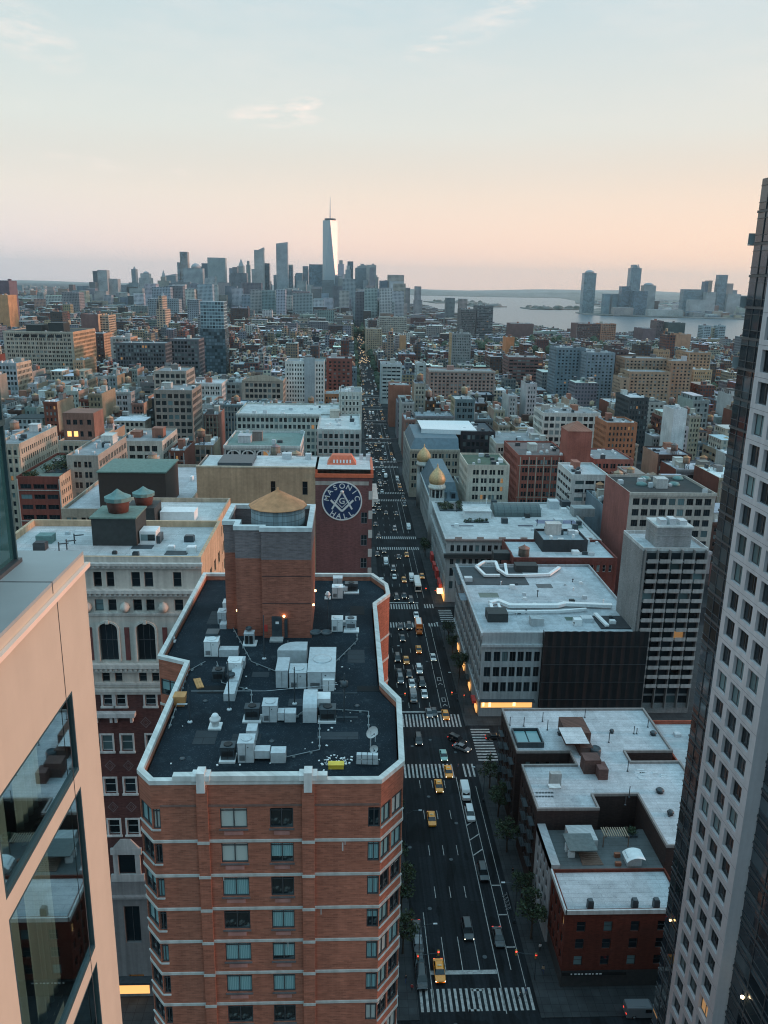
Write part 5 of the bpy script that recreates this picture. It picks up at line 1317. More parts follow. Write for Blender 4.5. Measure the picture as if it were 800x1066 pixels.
def lbox(nm, xa, xb, yb_, h, dep, mat, col=None, z=zq, par=None):
    a, b = AZ(xa, yb_, z), AZ(xb, yb_, z); mm = MB(); mm.box(a.x, b.x, a.y, a.y + dep, z, z + h, bottom=False); return mm.build(nm, mat, par or LB, col, world=True)
lbox('stair_bulkhead', 589, 614.5, 776, 3.0, 7.0, WALLB, (.13, .07, .055)); lbox('stair_bulkhead', 604, 617, 787, 2.0, 4, WALLB, (.1, .06, .05)); lbox('stair_bulkhead', 608, 625, 806, 3.2, 3.0, WALLB, (.11, .06, .05)); lbox('stair_bulkhead', 623, 633, 812, 2.4, 3, WALLB, (.13, .07, .06))
lbox('bulkhead_roof', 589.5, 614, 774.5, .1, 6.6, ROOFW, (.6, .62, .62), z=zq + 3.003)
mm = MB(); p = AZ(620.5, 788, zq); mm.lathe((p.x, p.y + .5, zq), [(1.1, 0), (1.15, 1.7), (.95, 2.0), (.9, 1.75)], 16); mm.build('round_vent', METALD, LB, world=True)
a, b = AZ(537, 780, zq), AZ(568.5, 780, zq); a2 = AZ(540, 763, zq)
mm = MB(); ring(mm, a.x + .3, b.x - .3, a.y + .5, a2.y, zq, zq + 1.3, .25)
mm.face([(a.x + .3, a.y + .5, zq), (b.x - .3, a.y + .5, zq), (b.x - .3, a.y + .5, zq + 1.3), (a.x + .3, a.y + .5, zq + 1.3)]); mm.face([(b.x - .3, a.y + .5, zq), (b.x - .3, a2.y, zq), (b.x - .3, a2.y, zq + 1.3), (b.x - .3, a.y + .5, zq + 1.3)]); mm.face([(a.x + .3, a2.y, zq), (a.x + .3, a.y + .5, zq), (a.x + .3, a.y + .5, zq + 1.3), (a.x + .3, a2.y, zq + 1.3)])
mm.build('skylight_frame', METALD, LB, world=True)
t = NT('skylight_glass'); t.P(Base_Color=(.16, .3, .32), Roughness=.12); SKYG = t.m
for k in range(2):
    mm = MB(); w_ = (b.x - a.x - 1.4) / 2; x = a.x + .6 + k * (w_ + .2); mm.box(x, x + w_ - .1, a.y + 1.0, a2.y - .5, zq + .02, zq + .75); mm.build('skylight_pane', SKYG, LB, world=True)
lbox('chimney', 572.5, 584, 821, 3.3, 1.2, WALL, (.36, .37, .36)); lbox('chimney_cap', 572, 584.5, 821.5, .25, 1.4, TRIM, (.5, .52, .52), z=zq + 3.31)
for px, py in ((531, 755), (545.5, 756), (565, 751), (570, 760), (609, 747), (634, 773), (663, 764), (674.5, 757), (653.5, 803), (651, 838), (655, 830), (697, 850), (660, 764)):
    p = AZ(px, py, zq); mm = MB(); mm.tube((p.x, p.y, zq), (p.x, p.y, zq + R.uniform(1.4, 2.6)), .09, n=6); mm.lathe((p.x, p.y, zq), [(.25, 0), (.2, .12), (.1, .2)], 8); mm.build('vent_pipe', METALD, LB, world=True)
for px, py, s in ((637, 763, .7), (582.5, 765, .7), (680, 765, 1.0), (687, 825, 1.1), (698, 848, .9)):
    p = AZ(px, py, zq); mm = MB(); mm.lathe((p.x, p.y, zq), [(s * .6, 0), (s * .6, .5), (s * .8, .55), (s * .5, .9)], 12); mm.build('roof_ventilator', METALD, LB, world=True)
for k in range(10):   # slate pavers and ponding mats
    px, py = R.uniform(660, 690), R.uniform(802, 812); p = AZ(px, py, zq); mm = MB(); mm.box(p.x, p.x + R.uniform(.6, 1.6), p.y, p.y + .5, zq + .003, zq + .06, rot=R.uniform(-.2, .2)); mm.build('walk_pad', METAL, LB, world=True)
for k in range(12):
    p = AZ(558 + (k % 6) * 3.2, 826 + (k // 6) * 4, zq); mm = MB(); mm.box(p.x, p.x + .5, p.y, p.y + .45, zq + .003, zq + .07); mm.build('paver', METALD, LB, world=True)
# fire escapes down the avenue wall
for y_ in (137.5, 143.5, 158.5, 164.5, 170):
    m = MB()
    for k in range(1, 5):
        z = 3.0 + 3.1 * k; m.box(35.5, 36.49, y_ - 1.5, y_ + 1.5, z, z + .06); m.box(35.5, 35.54, y_ - 1.5, y_ + 1.5, z + .9, z + .95)
        for q in range(7): m.box(35.5, 35.54, y_ - 1.5 + q * .48, y_ - 1.46 + q * .48, z + .062, z + .899)
        if k < 4: m.tube((35.8, y_ - 1.2, z + .06), (35.8, y_ + 1.2, z + 3.1), .06, n=4); m.tube((36.2, y_ - 1.2, z + .06), (36.2, y_ + 1.2, z + 3.1), .06, n=4)
    m.build('fire_escape', METALD, LB, world=True)
# middle house with planted deck
MHs = thing('deck_house', 'grey side walled house with a timber deck, pergola and plants on its dark roof', 'building', (45, 128, 0))
m = MB(); wd = []
fac(m, (36.6, 134.9, 0), (0, -1, 0), cells(11.8, 2.3, .5), [(3.4 + 3.3 * k, 5.3 + 3.3 * k) for k in range(4)], 11.8, 0, 16.8, wins=wd)
fac(m, (36.6, 123.1, 0), (1, 0, 0), [], [], 20.8, 0, 15.2); fac(m, (57.4, 123.1, 0), (0, 1, 0), [], [], 0.9, 0, 15.2)
m.face([(36.6, 123.1, 15.2), (36.6, 134.9, 15.2), (36.6, 134.9, 16.8), (36.6, 123.1, 16.8)][::-1]); m.box(36.62, 38.2, 123.2, 134.9, 15.25, 16.7)
m.build('wall', [WALL, GLASS], MHs, (.34, .35, .36), world=True); put_windows(MHs, wd, 'h', FRAMED)
m = MB(); m.face([(36.7, 123.1, 15.2), (57.4, 123.1, 15.2), (57.4, 134.9, 15.2), (36.7, 134.9, 15.2)]); m.build('roof', ROOF, MHs, (.12, .13, .13), world=True)
zd = 15.2
def dbox(nm, xa, xb, yb_, h, dep, mat, col=None, z=zd): return lbox(nm, xa, xb, yb_, h, dep, mat, col, z, MHs)
dbox('roof_hut', 594, 622, 886, 2.3, 4.5, WALL, (.42, .43, .43)); dbox('hut_roof', 593, 623, 886.5, .15, 4.9, plain('grey_felt', (.11, .13, .13), .8), z=zd + 2.31); 
DECK = plain('deck_timber', (.16, .1, .075), .8, var=.3)
for k in range(7):
    a, b = AZ(603 + k * .6, 889 + k * 2.0, zd), AZ(622 + k * 1.1, 889 + k * 2.0, zd); mm = MB(); mm.box(a.x, b.x, a.y, a.y + .38, zd + .004, zd + .16); mm.build('deck_board', DECK, MHs, world=True)
for k in range(11):
    a = AZ(628.5 + k * 2.4, 882, zd); mm = MB(); mm.box(a.x, a.x + .16, a.y, a.y + 2.6, zd + 2.3, zd + 2.48); mm.build('pergola_slat', plain('pale_timber', (.32, .25, .18), .8), MHs, world=True)
for px, py in ((628, 882), (654, 882), (631, 872), (652, 872)):
    a = AZ(px, py, zd); mm = MB(); mm.box(a.x - .08, a.x + .08, a.y, a.y + .16, zd, zd + 2.3); mm.build('pergola_post', DECK, MHs, world=True)
dbox('white_cabinet', 589, 594, 887, 1.5, .8, WHITE); dbox('white_cabinet', 592, 598.5, 893, 1.1, .7, WHITE); dbox('shed', 653, 668, 902, 1.9, 2, METAL); dbox('planter', 640, 646, 893, .8, .6, plain('terracotta', (.25, .09, .05), .8)); dbox('planter', 641, 647, 902, .7, .6, plain('terracotta', (.25, .09, .05), .8))
a, b = AZ(651, 902, zd), AZ(668, 898, zd); mm = MB()
v = []; n = 8
for k in range(n + 1): v += [(a.x + (b.x - a.x) * k / n, a.y - .8, zd + 1.4 + .9 * sin(pi * (k / n) ** .8 * .8)), (a.x + (b.x - a.x) * k / n, a.y + 2.2, zd + 1.4 + .9 * sin(pi * (k / n) ** .8 * .8))]
mm.mesh(v + [(x, y, z - .06) for x, y, z in v], [f for i in range(n) for f in ((2 * i, 2 * i + 2, 2 * i + 3, 2 * i + 1), tuple(2 * n + 2 + q for q in (2 * i + 1, 2 * i + 3, 2 * i + 2, 2 * i)))], smooth=True); mm.build('curved_canopy', WHITE, MHs, world=True)
# red front house at the corner
RH = thing('red_corner_house', 'dark red brick corner house with four window columns and white roof, near the crosswalk', 'building', (45, 118, 0))
m = MB(); wd = []
W_ = 20.4
fac(m, (36.8, 113, 0), (1, 0, 0), [(2 + 4.6 * k, 3.5 + 4.6 * k) for k in range(4)], [(4.6, 6.6), (8.0, 10.1), (11.5, 13.6)], W_, 3.6, 16, wins=wd)
fac(m, (36.8, 123, 0), (0, -1, 0), cells(10, 2.3, .5), [(4.6, 6.6), (8.0, 10.1), (11.5, 13.6)], 10, 3.6, 16, wins=wd)
fac(m, (57.2, 113, 0), (0, 1, 0), [], [], 10, 0, 16); ring(m, 36.8, 57.2, 113, 123, 15.4, 16, .25)
m.build('brick_wall', [WALLB, GLASS], RH, (.11, .028, .018), world=True); put_windows(RH, wd, 'h', FRAMED)
m = MB(); m.face([(37.05, 113.25, 15.4), (56.95, 113.25, 15.4), (56.95, 122.9, 15.4), (37.05, 122.9, 15.4)]); m.build('roof', ROOFW, RH, (.48, .51, .52), world=True)
m = MB(); m.box(36.6, 57.3, 112.7, 112.997, 15.3, 16.1); m.box(36.5, 36.797, 112.7, 123, 15.3, 16.1); m.build('cornice', TRIM, RH, (.5, .53, .53), world=True)
m = MB(); m.box(36.9, 57.2, 113.05, 122.9, 0, 3.6); m.build('shop_base', plain('dark_shop_front', (.05, .05, .05), .4), RH, world=True)
m = MB(); m.box(36.9, 48, 112.6, 113.04, 2.9, 3.6); m.build('sign_board', BLACK, RH, world=True)
for k in range(9):
    m = MB(); m.box(38.4 + k * .62, 38.4 + k * .62 + (.4 if k % 3 else .25), 112.57, 112.597, 3.1, 3.36); m.build('sign_stroke', WHITE, RH, world=True)
for px in (614, 660.5, 683):
    a = AZ(px, 945, 15.4); m = MB(); m.box(a.x - .5, a.x + .5, 113.6, 114.5, 15.4, 16.9, bottom=False); m.box(a.x - .4, a.x + .4, 113.65, 114.45, 16.9, 17.15); m.build('chimney', METALD, RH, world=True)
# red house at the far right of the white roof
bldg('red brick house with grey roof, right beyond the white roofed block', 72, 84, 126, 173, 17, (.33, .085, .05), 'tenement', roof=(.42, .46, .47), lod=0, bulk=1, wallmat=WALLB)
bldg('dark plain block hidden behind the grid tower', 60, 100, 95, 122, 14, (.1, .1, .1), 'pair', lod=1, bulk=1)

# ------------------------------------------------------------------ long building with white roof and black scaffold cover
SB = thing('scaffold_block', 'grey stone shop building with white roof ducts, half its front wrapped in black netting', 'building', (58, 235, 0))
zs = 25.5; xsm = 53.2; xsr = 82.0
m = MB(); wd = []
fac(m, (36.6, 205, 0), (1, 0, 0), [(.9, 2.7), (3.4, 5.2), (5.7, 7.3), (7.8, 9.5), (10.0, 11.7), (12.2, 13.9), (14.6, 16.2)], [(7.6, 10.6), (12.2, 15.2), (16.8, 19.8)], xsm - 36.6, 0, zs, wins=wd, dep=.4)
fac(m, (36.6, 262, 0), (0, -1, 0), cells(57, 3.3, .72), [(6.5, 9.5), (11, 14), (15.5, 18.5), (20, 22.8)], 57, 0, zs, wins=wd, dep=.4)
fac(m, (xsr, 205, 0), (0, 1, 0), [], [], 57, 0, zs); fac(m, (xsr, 262, 0), (-1, 0, 0), [], [], xsr - 36.6, 0, zs); fac(m, (xsm, 205, 0), (1, 0, 0), [], [], xsr - xsm, 0, zs)
ring(m, 36.6, xsr, 205, 262, zs - .8, zs, .4)
m.build('stone_wall', [TRIM, GLASS], SB, (.36, .38, .39), world=True); put_windows(SB, wd, 'v', FRAMED, cap=90)
m = MB(); m.face([(37, 205.4, zs - .8), (xsr - .4, 205.4, zs - .8), (xsr - .4, 261.6, zs - .8), (37, 261.6, zs - .8)]); m.build('roof', ROOFW, SB, (.46, .5, .515), world=True)
m = MB(); m.box(36.4, xsm, 204.4, 204.996, 21.4, 22.2); m.box(36.1, 36.597, 204.4, 262, zs - .7, zs + .1); m.box(36.3, 36.597, 204.4, 262, 5.2, 5.8); m.build('cornice', TRIM, SB, (.42, .45, .46), world=True)
NET = plain('black_scaffold_net', (.006, .007, .009), .9, var=.5, scale=.5)
m = MB(); n = 24; v = []
for i in range(n + 1):
    x = xsm + (xsr - xsm) * i / n; d_ = .25 * (i % 2) + R.uniform(0, .15)
    for z in (3.2, 9, 15, 21, zs + .9): v.append((x, 203.6 + d_ * R.uniform(.4, 1), z))
m.mesh(v, [(5 * i + k, 5 * i + 5 + k, 5 * i + 6 + k, 5 * i + 1 + k) for i in range(n) for k in range(4)])
m.face([(xsm, 203.9, 3.2), (xsm, 205, 3.2), (xsm, 205, zs + .9), (xsm, 203.9, zs + .9)]); m.build('black_netting', NET, SB, world=True)
for k in range(4):
    m = MB(); m.box(xsm, xsr, 203.4, 203.5, 6 + k * 5.3, 6.12 + k * 5.3); m.build('scaffold_rail', METALD, SB, world=True)
m = MB(); m.box(37.2, 51.5, 204.9, 204.99, 2.9, 5.0); m.build('lit_shop_window', SHOP, SB, world=True)
SHOP2 = plain('bright_shop_light', (1, .62, .3), emit=2.6)
for k in range(8):
    m = MB(); x = 37.6 + k * 1.7; m.box(x, x + R.uniform(.5, 1.2), 204.86, 204.897, 3.1 + R.uniform(0, .4), 4.6); m.build('lit_display', SHOP2 if k in (0, 1, 5) else SHOP, SB, world=True)
m = MB(); m.box(36.9, 52, 203.4, 204.9, 5.25, 5.5); m.build('canopy', METALD, SB, world=True)
AWR = plain('red_awning', (.55, .05, .04), .6)
zq = zs - .8
def sbox(nm, xa, xb, yb_, h, dep, mat, col=None, z=None): return lbox(nm, xa, xb, yb_, h, dep, mat, col, zq if z is None else z, SB)
sbox('dark_plant_room', 508, 529, 648, 2.6, 5, DKB); sbox('roof_shed', 553, 566, 652, 2.2, 3, WALL, (.35, .38, .39)); 
def duct(pts, w_, h, nm='white_duct', z=None, mat=None):
    z = zq + .5 if z is None else z; P = [AZ(a, b, z) for a, b in pts]; mm = MB()
    for i in range(len(P) - 1):
        a, b = P[i], P[i + 1]; d = (b - a).normalized(); nn = Vector((-d.y, d.x, 0)) * w_ / 2; e_ = d * w_ * .2
        q = [a - nn - e_, a + nn - e_, b + nn + e_, b - nn + e_]
        mm.mesh([(*p.xy, z) for p in q] + [(*p.xy, z + h + i * .004) for p in q], [(0, 3, 2, 1), (4, 5, 6, 7), (0, 1, 5, 4), (1, 2, 6, 5), (2, 3, 7, 6), (3, 0, 4, 7)])
    return mm.build(nm, mat or WHITE, SB, world=True)
duct([(511, 629), (519, 627), (531, 632), (580, 632), (588, 630), (636, 632)], 1.5, .9); duct([(527, 638), (585, 637), (610, 635)], .7, .6); duct([(511, 630), (514, 640)], .9, .7); duct([(519, 630), (522, 638)], .7, .6)
duct([(496, 591), (504, 586), (516, 586), (519, 594), (528, 600), (545, 600), (572, 599), (582, 592)], 1.0, .7, 'white_kerb'); duct([(496, 591), (505, 600), (520, 600)], .9, .7, 'white_kerb'); duct([(526, 588), (528, 600)], .9, .6, 'white_kerb'); duct([(620, 640), (632, 652)], 1.1, .6, 'white_kerb')
m = MB(); a, b = AZ(477, 609, zq), AZ(540, 590, zq); m.box(a.x, b.x, a.y, a.y + 17, zq + .004, zq + .12); m.build('dark_roof_bay', ROOF, SB, (.07, .08, .085), world=True)
m = MB(); a, b = AZ(626, 655, zq), AZ(670, 655, zq); m.box(a.x, b.x, a.y, a.y + 9, zq + .004, zq + .3); m.build('dark_roof_bay', ROOF, SB, (.05, .055, .06), world=True)
sbox('plant_cluster', 598, 606, 652, 1.9, 2.0, WHITE); sbox('plant_cluster', 606, 618, 648, 1.2, 2.5, METAL); sbox('plant_cluster', 484, 492, 606, 1.4, 2.0, METAL)
sbox('skylight', 537, 560, 596, 2.4, 4, DKB); sbox('skylight', 514, 533, 583, 2.5, 4, DKB)
TAKEN += [(36, 112, 203, 270)]
rb = bldg('red brick rear wing with a row of white framed windows above the white roof', 56, 92, 263, 284, 27.5, (.16, .05, .04), 'tenement', roof=(.5, .55, .56), lod=0, bulk=0, wallmat=WALLB, fmat=FRAMEW, zb=21.5)
bldg('black skylit annexe at the end of the red brick rear wing', 68, 84, 272, 286, 31, (.04, .045, .05), 'blank', roof=(.35, .4, .42), lod=1, bulk=1)
make_tank(1.9, 3.2, 1.6, 'dark water tank with pyramid cap behind the white roof kerbs', (AZ(545, 584, zq).x, AZ(545, 584, zq).y, zq), cap=(.24, .14, .11), wood=(.1, .075, .06))
rs_ = random.Random(31)
for i in range(26):
    px, py = rs_.uniform(520, 640), rs_.uniform(604, 652)
    p = AZ(px, py, zq); s_ = rs_.uniform(.6, 1.7)
    if p.x > 79 or p.y > 258 or p.y < 208: continue
    m = MB()
    if i % 3: m.box(p.x, p.x + s_, p.y, p.y + s_ * .8, zq, zq + s_ * .7, bottom=False); m.box(p.x + .1, p.x + s_ - .1, p.y + .1, p.y + s_ * .8 - .1, zq + s_ * .7, zq + s_ * .7 + .12)
    else: m.tube((p.x, p.y, zq), (p.x, p.y, zq + s_ * 1.2), .14, n=7); m.lathe((p.x, p.y, zq + s_ * 1.2), [(.3, -.1), (.32, .1), (.05, .3)], 8)
    m.build('roof_vent', rs_.choice([METAL, METALD, WHITE, DKB]), SB, world=True)
for a_, b_, w_, d_ in ((500, 622, 6, 4), (560, 612, 5, 3.5), (590, 646, 7, 2.5), (515, 642, 4, 2), (480, 625, 2.5, 6)):
    p = AZ(a_, b_, zq); m = MB(); m.box(p.x, p.x + w_, p.y, p.y + d_, zq + .004, zq + .03); m.build('roof_patch', ROOF, SB, rnd((.22, .24, .25), .4, rs_), world=True)
# balcony tower
BT = thing('balcony_tower', 'grey brick apartment tower with stacked balconies and a windowless roof house', 'apartment tower', (85, 215, 0))
zb_ = 48.5; xa, xb = 79.0, 96.8
m = MB(); m.box(xa, xb, 206.6, 223, 0, zb_, bottom=False); m.build('brick_wall', WALLB, BT, (.23, .22, .21), world=True)
m = MB(); ring(m, xa, xb, 206.6, 223, zb_ + .003, zb_ + .9, .3); fac(m, (xa, 206.6, 0), (1, 0, 0), [], [], xb - xa, zb_ + .003, zb_ + .9); fac(m, (xa, 223, 0), (0, -1, 0), [], [], 16.4, zb_ + .003, zb_ + .9); m.build('parapet', TRIM, BT, (.46, .47, .46), world=True)
m = MB(); m.face([(xa + .3, 206.9, zb_ + .004), (xb - .3, 206.9, zb_ + .004), (xb - .3, 222.7, zb_ + .004), (xa + .3, 222.7, zb_ + .004)]); m.build('roof', ROOFW, BT, (.5, .54, .55), world=True)
m = MB(); m.box(xa + 4.5, xa + 14, 209.5, 218, zb_ + .004, zb_ + 5.6, bottom=False); m.build('roof_house', WALLB, BT, (.27, .26, .25), world=True)
m = MB(); m.box(xa + 4.3, xa + 14.2, 209.3, 218.2, zb_ + 5.603, zb_ + 6.1); m.build('roof_house_coping', TRIM, BT, (.5, .52, .51), world=True)
m = MB(); m.box(xa + 4.4, xa + 14.1, 209.4, 218.1, zb_ + 3.4, zb_ + 3.55); m.build('roof_house_band', TRIM, BT, (.3, .31, .3), world=True)
for k, (a, b, c) in enumerate(((.6, 2.4, 1.5), (3.2, 5.0, 1.8), (6, 8, 1.3))):
    m = MB(); m.box(xa + 4.8 + a, xa + 4.8 + b, 210.5, 213.5, zb_ + 6.1, zb_ + 6.1 + c); m.build('roof_machine', METAL, BT, world=True)
nb = 5; bw = (xb - xa - 1.2) / nb
for fl in range(16):
    z = 3.2 + fl * 2.83
    for c in range(nb):
        x = xa + 1.0 + c * bw
        m = MB(); m.box(x + .1, x + bw - .5, 206.58, 206.597, z + .15, z + 2.35)
        m.build('balcony_door', GLASS, BT, world=True)
        if fl > 1:
            m = MB(); m.box(x, x + bw - .4, 205.1, 206.57, z - .16, z); m.box(x, x + bw - .4, 205.1, 205.2, z + .003, z + .95); m.build('balcony', TRIM, BT, (.36, .35, .34), world=True)
for c in range(nb + 1):
    m = MB(); x = xa + .62 + c * bw - .1; m.box(x - .14, x + .14, 205.4, 206.59, 2, zb_ + .5); m.build('pier', TRIM, BT, (.2, .19, .185), world=True)
TAKEN.append((72, 98, 203, 235))

# ------------------------------------------------------------------ long store with roof garden
ST3 = thing('roof_garden_store', 'long pale store with arcade side, white terrace roof, hedge garden and barrel vault', 'store', (65, 315, 0))
z3 = 25.2; x3, x4, y3, y4 = 36.6, 95, 291, 346
m = MB(); wd = []
fac(m, (x3, y3, 0), (1, 0, 0), cells(x4 - x3, 2.35, .6), [(5.5, 8.5), (10.5, 13.8), (15.2, 17.4), (20.3, 22.8)], x4 - x3, 0, z3, wins=wd, dep=.4)
put_windows(ST3, wd, 'v', FRAMED, cap=100)
fac(m, (x3, y4, 0), (0, -1, 0), cells(y4 - y3, 3.6, .62), [(5.5, 8.5), (10.5, 13.5), (15, 17.6), (20.2, 22.8)], y4 - y3, 0, z3, dep=.5)
fac(m, (x4, y3, 0), (0, 1, 0), [], [], y4 - y3, 0, z3); fac(m, (x4, y4, 0), (-1, 0, 0), [], [], x4 - x3, 0, z3); ring(m, x3, x4, y3, y4, z3 - .6, z3, .8)
m.build('wall', [TRIM, GLASS], ST3, (.38, .40, .40), world=True)
m = MB(); m.face([(x3 + .8, y3 + .8, z3 - .6), (x4 - .8, y3 + .8, z3 - .6), (x4 - .8, y4 - .8, z3 - .6), (x3 + .8, y4 - .8, z3 - .6)]); m.build('roof', ROOFW, ST3, (.54, .55, .54), world=True)
m = MB(); m.box(x3 - .5, x4, y3 - .7, y3 - .004, z3 - .6, z3 + .1); m.build('top_cornice', TRIM, ST3, (.3, .24, .22), world=True)
m = MB(); m.box(x3 - .9, x4, y3 - 1.5, y3 - .004, 18.2, 19.6); m.build('dark_cornice', DKB, ST3, world=True)
m = MB(); m.box(x3 - .6, x3 - .004, y3, y4, z3 - .7, z3 + .1); m.box(x3 - .8, x3 - .004, y3, y4, 18.2, 19.2); m.build('side_cornice', TRIM, ST3, (.42, .44, .44), world=True)
for k in range(7):
    m = MB(); x = x3 + 3 + k * 8.2; m.box(x, x + 2.6, y3 - .35, y3 - .004, z3 + .11, z3 + .9); m.build('parapet_block', TRIM, ST3, (.4, .33, .3), world=True)
zq3 = z3 - .6
def gbox(nm, xa, xb, yb_, h, dep, mat, col=None): return lbox(nm, xa, xb, yb_, h, dep, mat, col, zq3, ST3)
gbox('white_pavilion', 484, 511, 539.5, 3.0, 7, WHITE); gbox('pavilion_roof', 483, 512, 540, .2, 7.4, ROOFW, (.66, .66, .64)).location.z += 3.01
a, b = AZ(515, 538, zq3), AZ(563, 538, zq3); m = MB(); n = 10; v = []
for k in range(n + 1):
    an = pi * k / n; v += [(a.x, a.y + 5.5 - 5.5 * cos(an), zq3 + .6 + 3.8 * sin(an)), (b.x, a.y + 5.5 - 5.5 * cos(an), zq3 + .6 + 3.8 * sin(an))]
m.mesh(v + [(a.x, a.y, zq3), (b.x, a.y, zq3), (a.x, a.y + 11, zq3), (b.x, a.y + 11, zq3)], [(2 * i, 2 * i + 1, 2 * i + 3, 2 * i + 2) for i in range(n)] + [tuple(range(0, 2 * n + 2, 2)), tuple(range(2 * n + 1, 0, -2)), (2 * n + 2, 2 * n + 3, 1, 0)]); m.build('barrel_vault', plain('green_grey_lead', (.08, .11, .11), .55, var=.2), ST3, world=True)
for i in range(7):
    m = MB(); x = a.x + (b.x - a.x) * (i + .5) / 7; v = []
    for k in range(n + 1):
        an = pi * k / n
        for dx in (-.12, .12): v.append((x + dx, a.y + 5.5 - 5.58 * cos(an), zq3 + .6 + 3.88 * sin(an)))
    m.mesh(v, [(2 * k, 2 * k + 1, 2 * k + 3, 2 * k + 2) for k in range(n)]); m.build('vault_rib', METALD, ST3, world=True)
for i, (px, py, w_, h, d_) in enumerate(((572, 530, 10, 3.4, 5), (585, 528, 9, 2.4, 4), (597, 538, 22, 3.6, 6), (578, 545, 8, 1.6, 3), (566, 552, 26, .5, 2), (612, 520, 8, 2.2, 4))):
    gbox('roof_plant', px, px + w_, py, h, d_, (METAL, METALD, WALL, METAL, METAL, METALD)[i], (.3, .32, .32))
for px in (570, 590, 606):
    p = AZ(px, 524, zq3); m = MB(); m.tube((p.x, p.y, zq3), (p.x, p.y, zq3 + 5), .12, n=6); m.tube((p.x - 2, p.y, zq3 + 4.6), (p.x + 2, p.y, zq3 + 4.6), .1, n=6); m.build('pipe_frame', METALD, ST3, world=True)
for i in range(34):
    px, py = rs_.uniform(470, 640), rs_.uniform(514, 553); p = AZ(px, py, zq3); s_ = rs_.uniform(.8, 2.6)
    if p.x > 92 or p.y > 343 or p.y < 293: continue
    m = MB()
    if i % 4: m.box(p.x, p.x + s_, p.y, p.y + s_ * .8, zq3, zq3 + s_ * .8, bottom=False); m.box(p.x + .1, p.x + s_ - .1, p.y + .1, p.y + s_ * .8 - .1, zq3 + s_ * .8, zq3 + s_ * .8 + .15)
    else: m.tube((p.x, p.y, zq3), (p.x, p.y, zq3 + s_ * 1.6), .16, n=7); m.lathe((p.x, p.y, zq3 + s_ * 1.6), [(.35, -.1), (.35, .1), (.05, .35)], 8)
    m.build('roof_vent', rs_.choice([METAL, METALD, WHITE, DKB, METALD]), ST3, world=True)
for a_, b_, w_, d_ in ((560, 545, 16, 5), (600, 550, 12, 4), (470, 548, 9, 2), (540, 548, 6, 2), (590, 525, 14, 8)):
    p = AZ(a_, b_, zq3); m = MB(); m.box(p.x, min(p.x + w_, 93), p.y, p.y + d_, zq3 + .004, zq3 + .05); m.build('roof_patch', ROOF, ST3, rnd((.16, .18, .19), .4, rs_), world=True)
TAKEN += [(36, 97, 287, 360)]
# domed store
DS = thing('domed_store', 'ornate store with slate mansard roof and two gold onion domes on the avenue corner towers', 'store', (60, 395, 0))
xd0, xd1, yd0, yd1, zd_ = 38.5, 51.5, 368, 432, 19.5
m = MB()
fac(m, (xd0, yd0, 0), (1, 0, 0), cells(xd1 - xd0, 2.6, .6), floors(0, zd_, 3.7, .6), xd1 - xd0, 0, zd_)
fac(m, (xd0, yd1, 0), (0, -1, 0), cells(yd1 - yd0, 2.6, .62), floors(0, zd_, 3.7, .6), yd1 - yd0, 0, zd_, dep=.4)
fac(m, (xd1, yd0, 0), (0, 1, 0), [], [], yd1 - yd0, 0, zd_); m.build('wall', [TRIM, GLASSF], DS, (.42, .43, .42), world=True)
SLATE = plain('blue_slate', (.09, .14, .17), .6, var=.25, scale=.4)
m = MB(); m.frustum([(xd0, yd0), (xd1, yd0), (xd1, yd1), (xd0, yd1)], zd_ + .002, [(xd0 + 4, yd0 + 5), (xd1 - 2, yd0 + 5), (xd1 - 2, yd1 - 5), (xd0 + 4, yd1 - 5)], zd_ + 8); m.build('mansard_roof', SLATE, DS, world=True)
m = MB(); m.box(xd0 - .5, xd1, yd0 - .5, yd1, zd_ - .6, zd_ - .05); m.build('cornice', TRIM, DS, (.45, .46, .45), world=True)
for k in range(2):
    m = MB(); x = xd0 + 4.6 + k * 4.2; m.box(x, x + 2.6, yd0 + .8, yd0 + 4.6, zd_ + .6, zd_ + 4.2); m.build('dormer', SLATE, DS, world=True)
    m = MB(); m.box(x + .4, x + 2.2, yd0 + .74, yd0 + .797, zd_ + 1.0, zd_ + 3.6); m.build('dormer_pane', GLASSF, DS, world=True)
t = NT('gold_leaf'); t.P(Base_Color=t.vscale((.6, .40, .2), t.rng(t.noise(t.coord(), 1.5, 4), .3, .7, .7, 1.15)), Roughness=.5, Metallic=.25); GOLD = t.m
for px, py, Yd in ((455.0, 512, 367.5), (441.3, 487.5, 431.5)):
    c = AY(px, py, Yd); cx_ = c.x
    m = MB(); zz = c.z
    m.lathe((cx_, Yd, 0), [(3.6, 0), (3.6, zz - 2.4)], 14); m.build('corner_turret', TRIM, DS, (.44, .45, .44), world=True)
    for i in range(10):
        an = 2 * pi * i / 10; m = MB(); m.tube((cx_ + 3.2 * cos(an), Yd + 3.2 * sin(an), zz - 2.4), (cx_ + 3.2 * cos(an), Yd + 3.2 * sin(an), zz + 1.6), .32, n=8); m.build('column', TRIM, DS, (.55, .55, .52), world=True)
    m = MB(); m.lathe((cx_, Yd, zz - 2.4), [(2.4, 0), (2.4, 4.0)], 14); m.build('drum', GLASSF, DS, world=True)
    m = MB(); m.lathe((cx_, Yd, zz + 1.6), [(3.7, 0), (4.1, .5), (4.1, 1.2), (3.6, 1.7), (3.6, 2.4)], 20); m.build('entablature', TRIM, DS, (.62, .6, .54), world=True)
    m = MB(); m.lathe((cx_, Yd, zz + 4.0), [(3.2, 0), (3.75, .9), (3.9, 2.0), (3.5, 3.6), (2.5, 5.2), (1.3, 6.6), (.5, 7.5), (.22, 8.2), (.3, 8.5), (.1, 9.4)], 24); m.build('onion_dome', GOLD, DS, world=True)
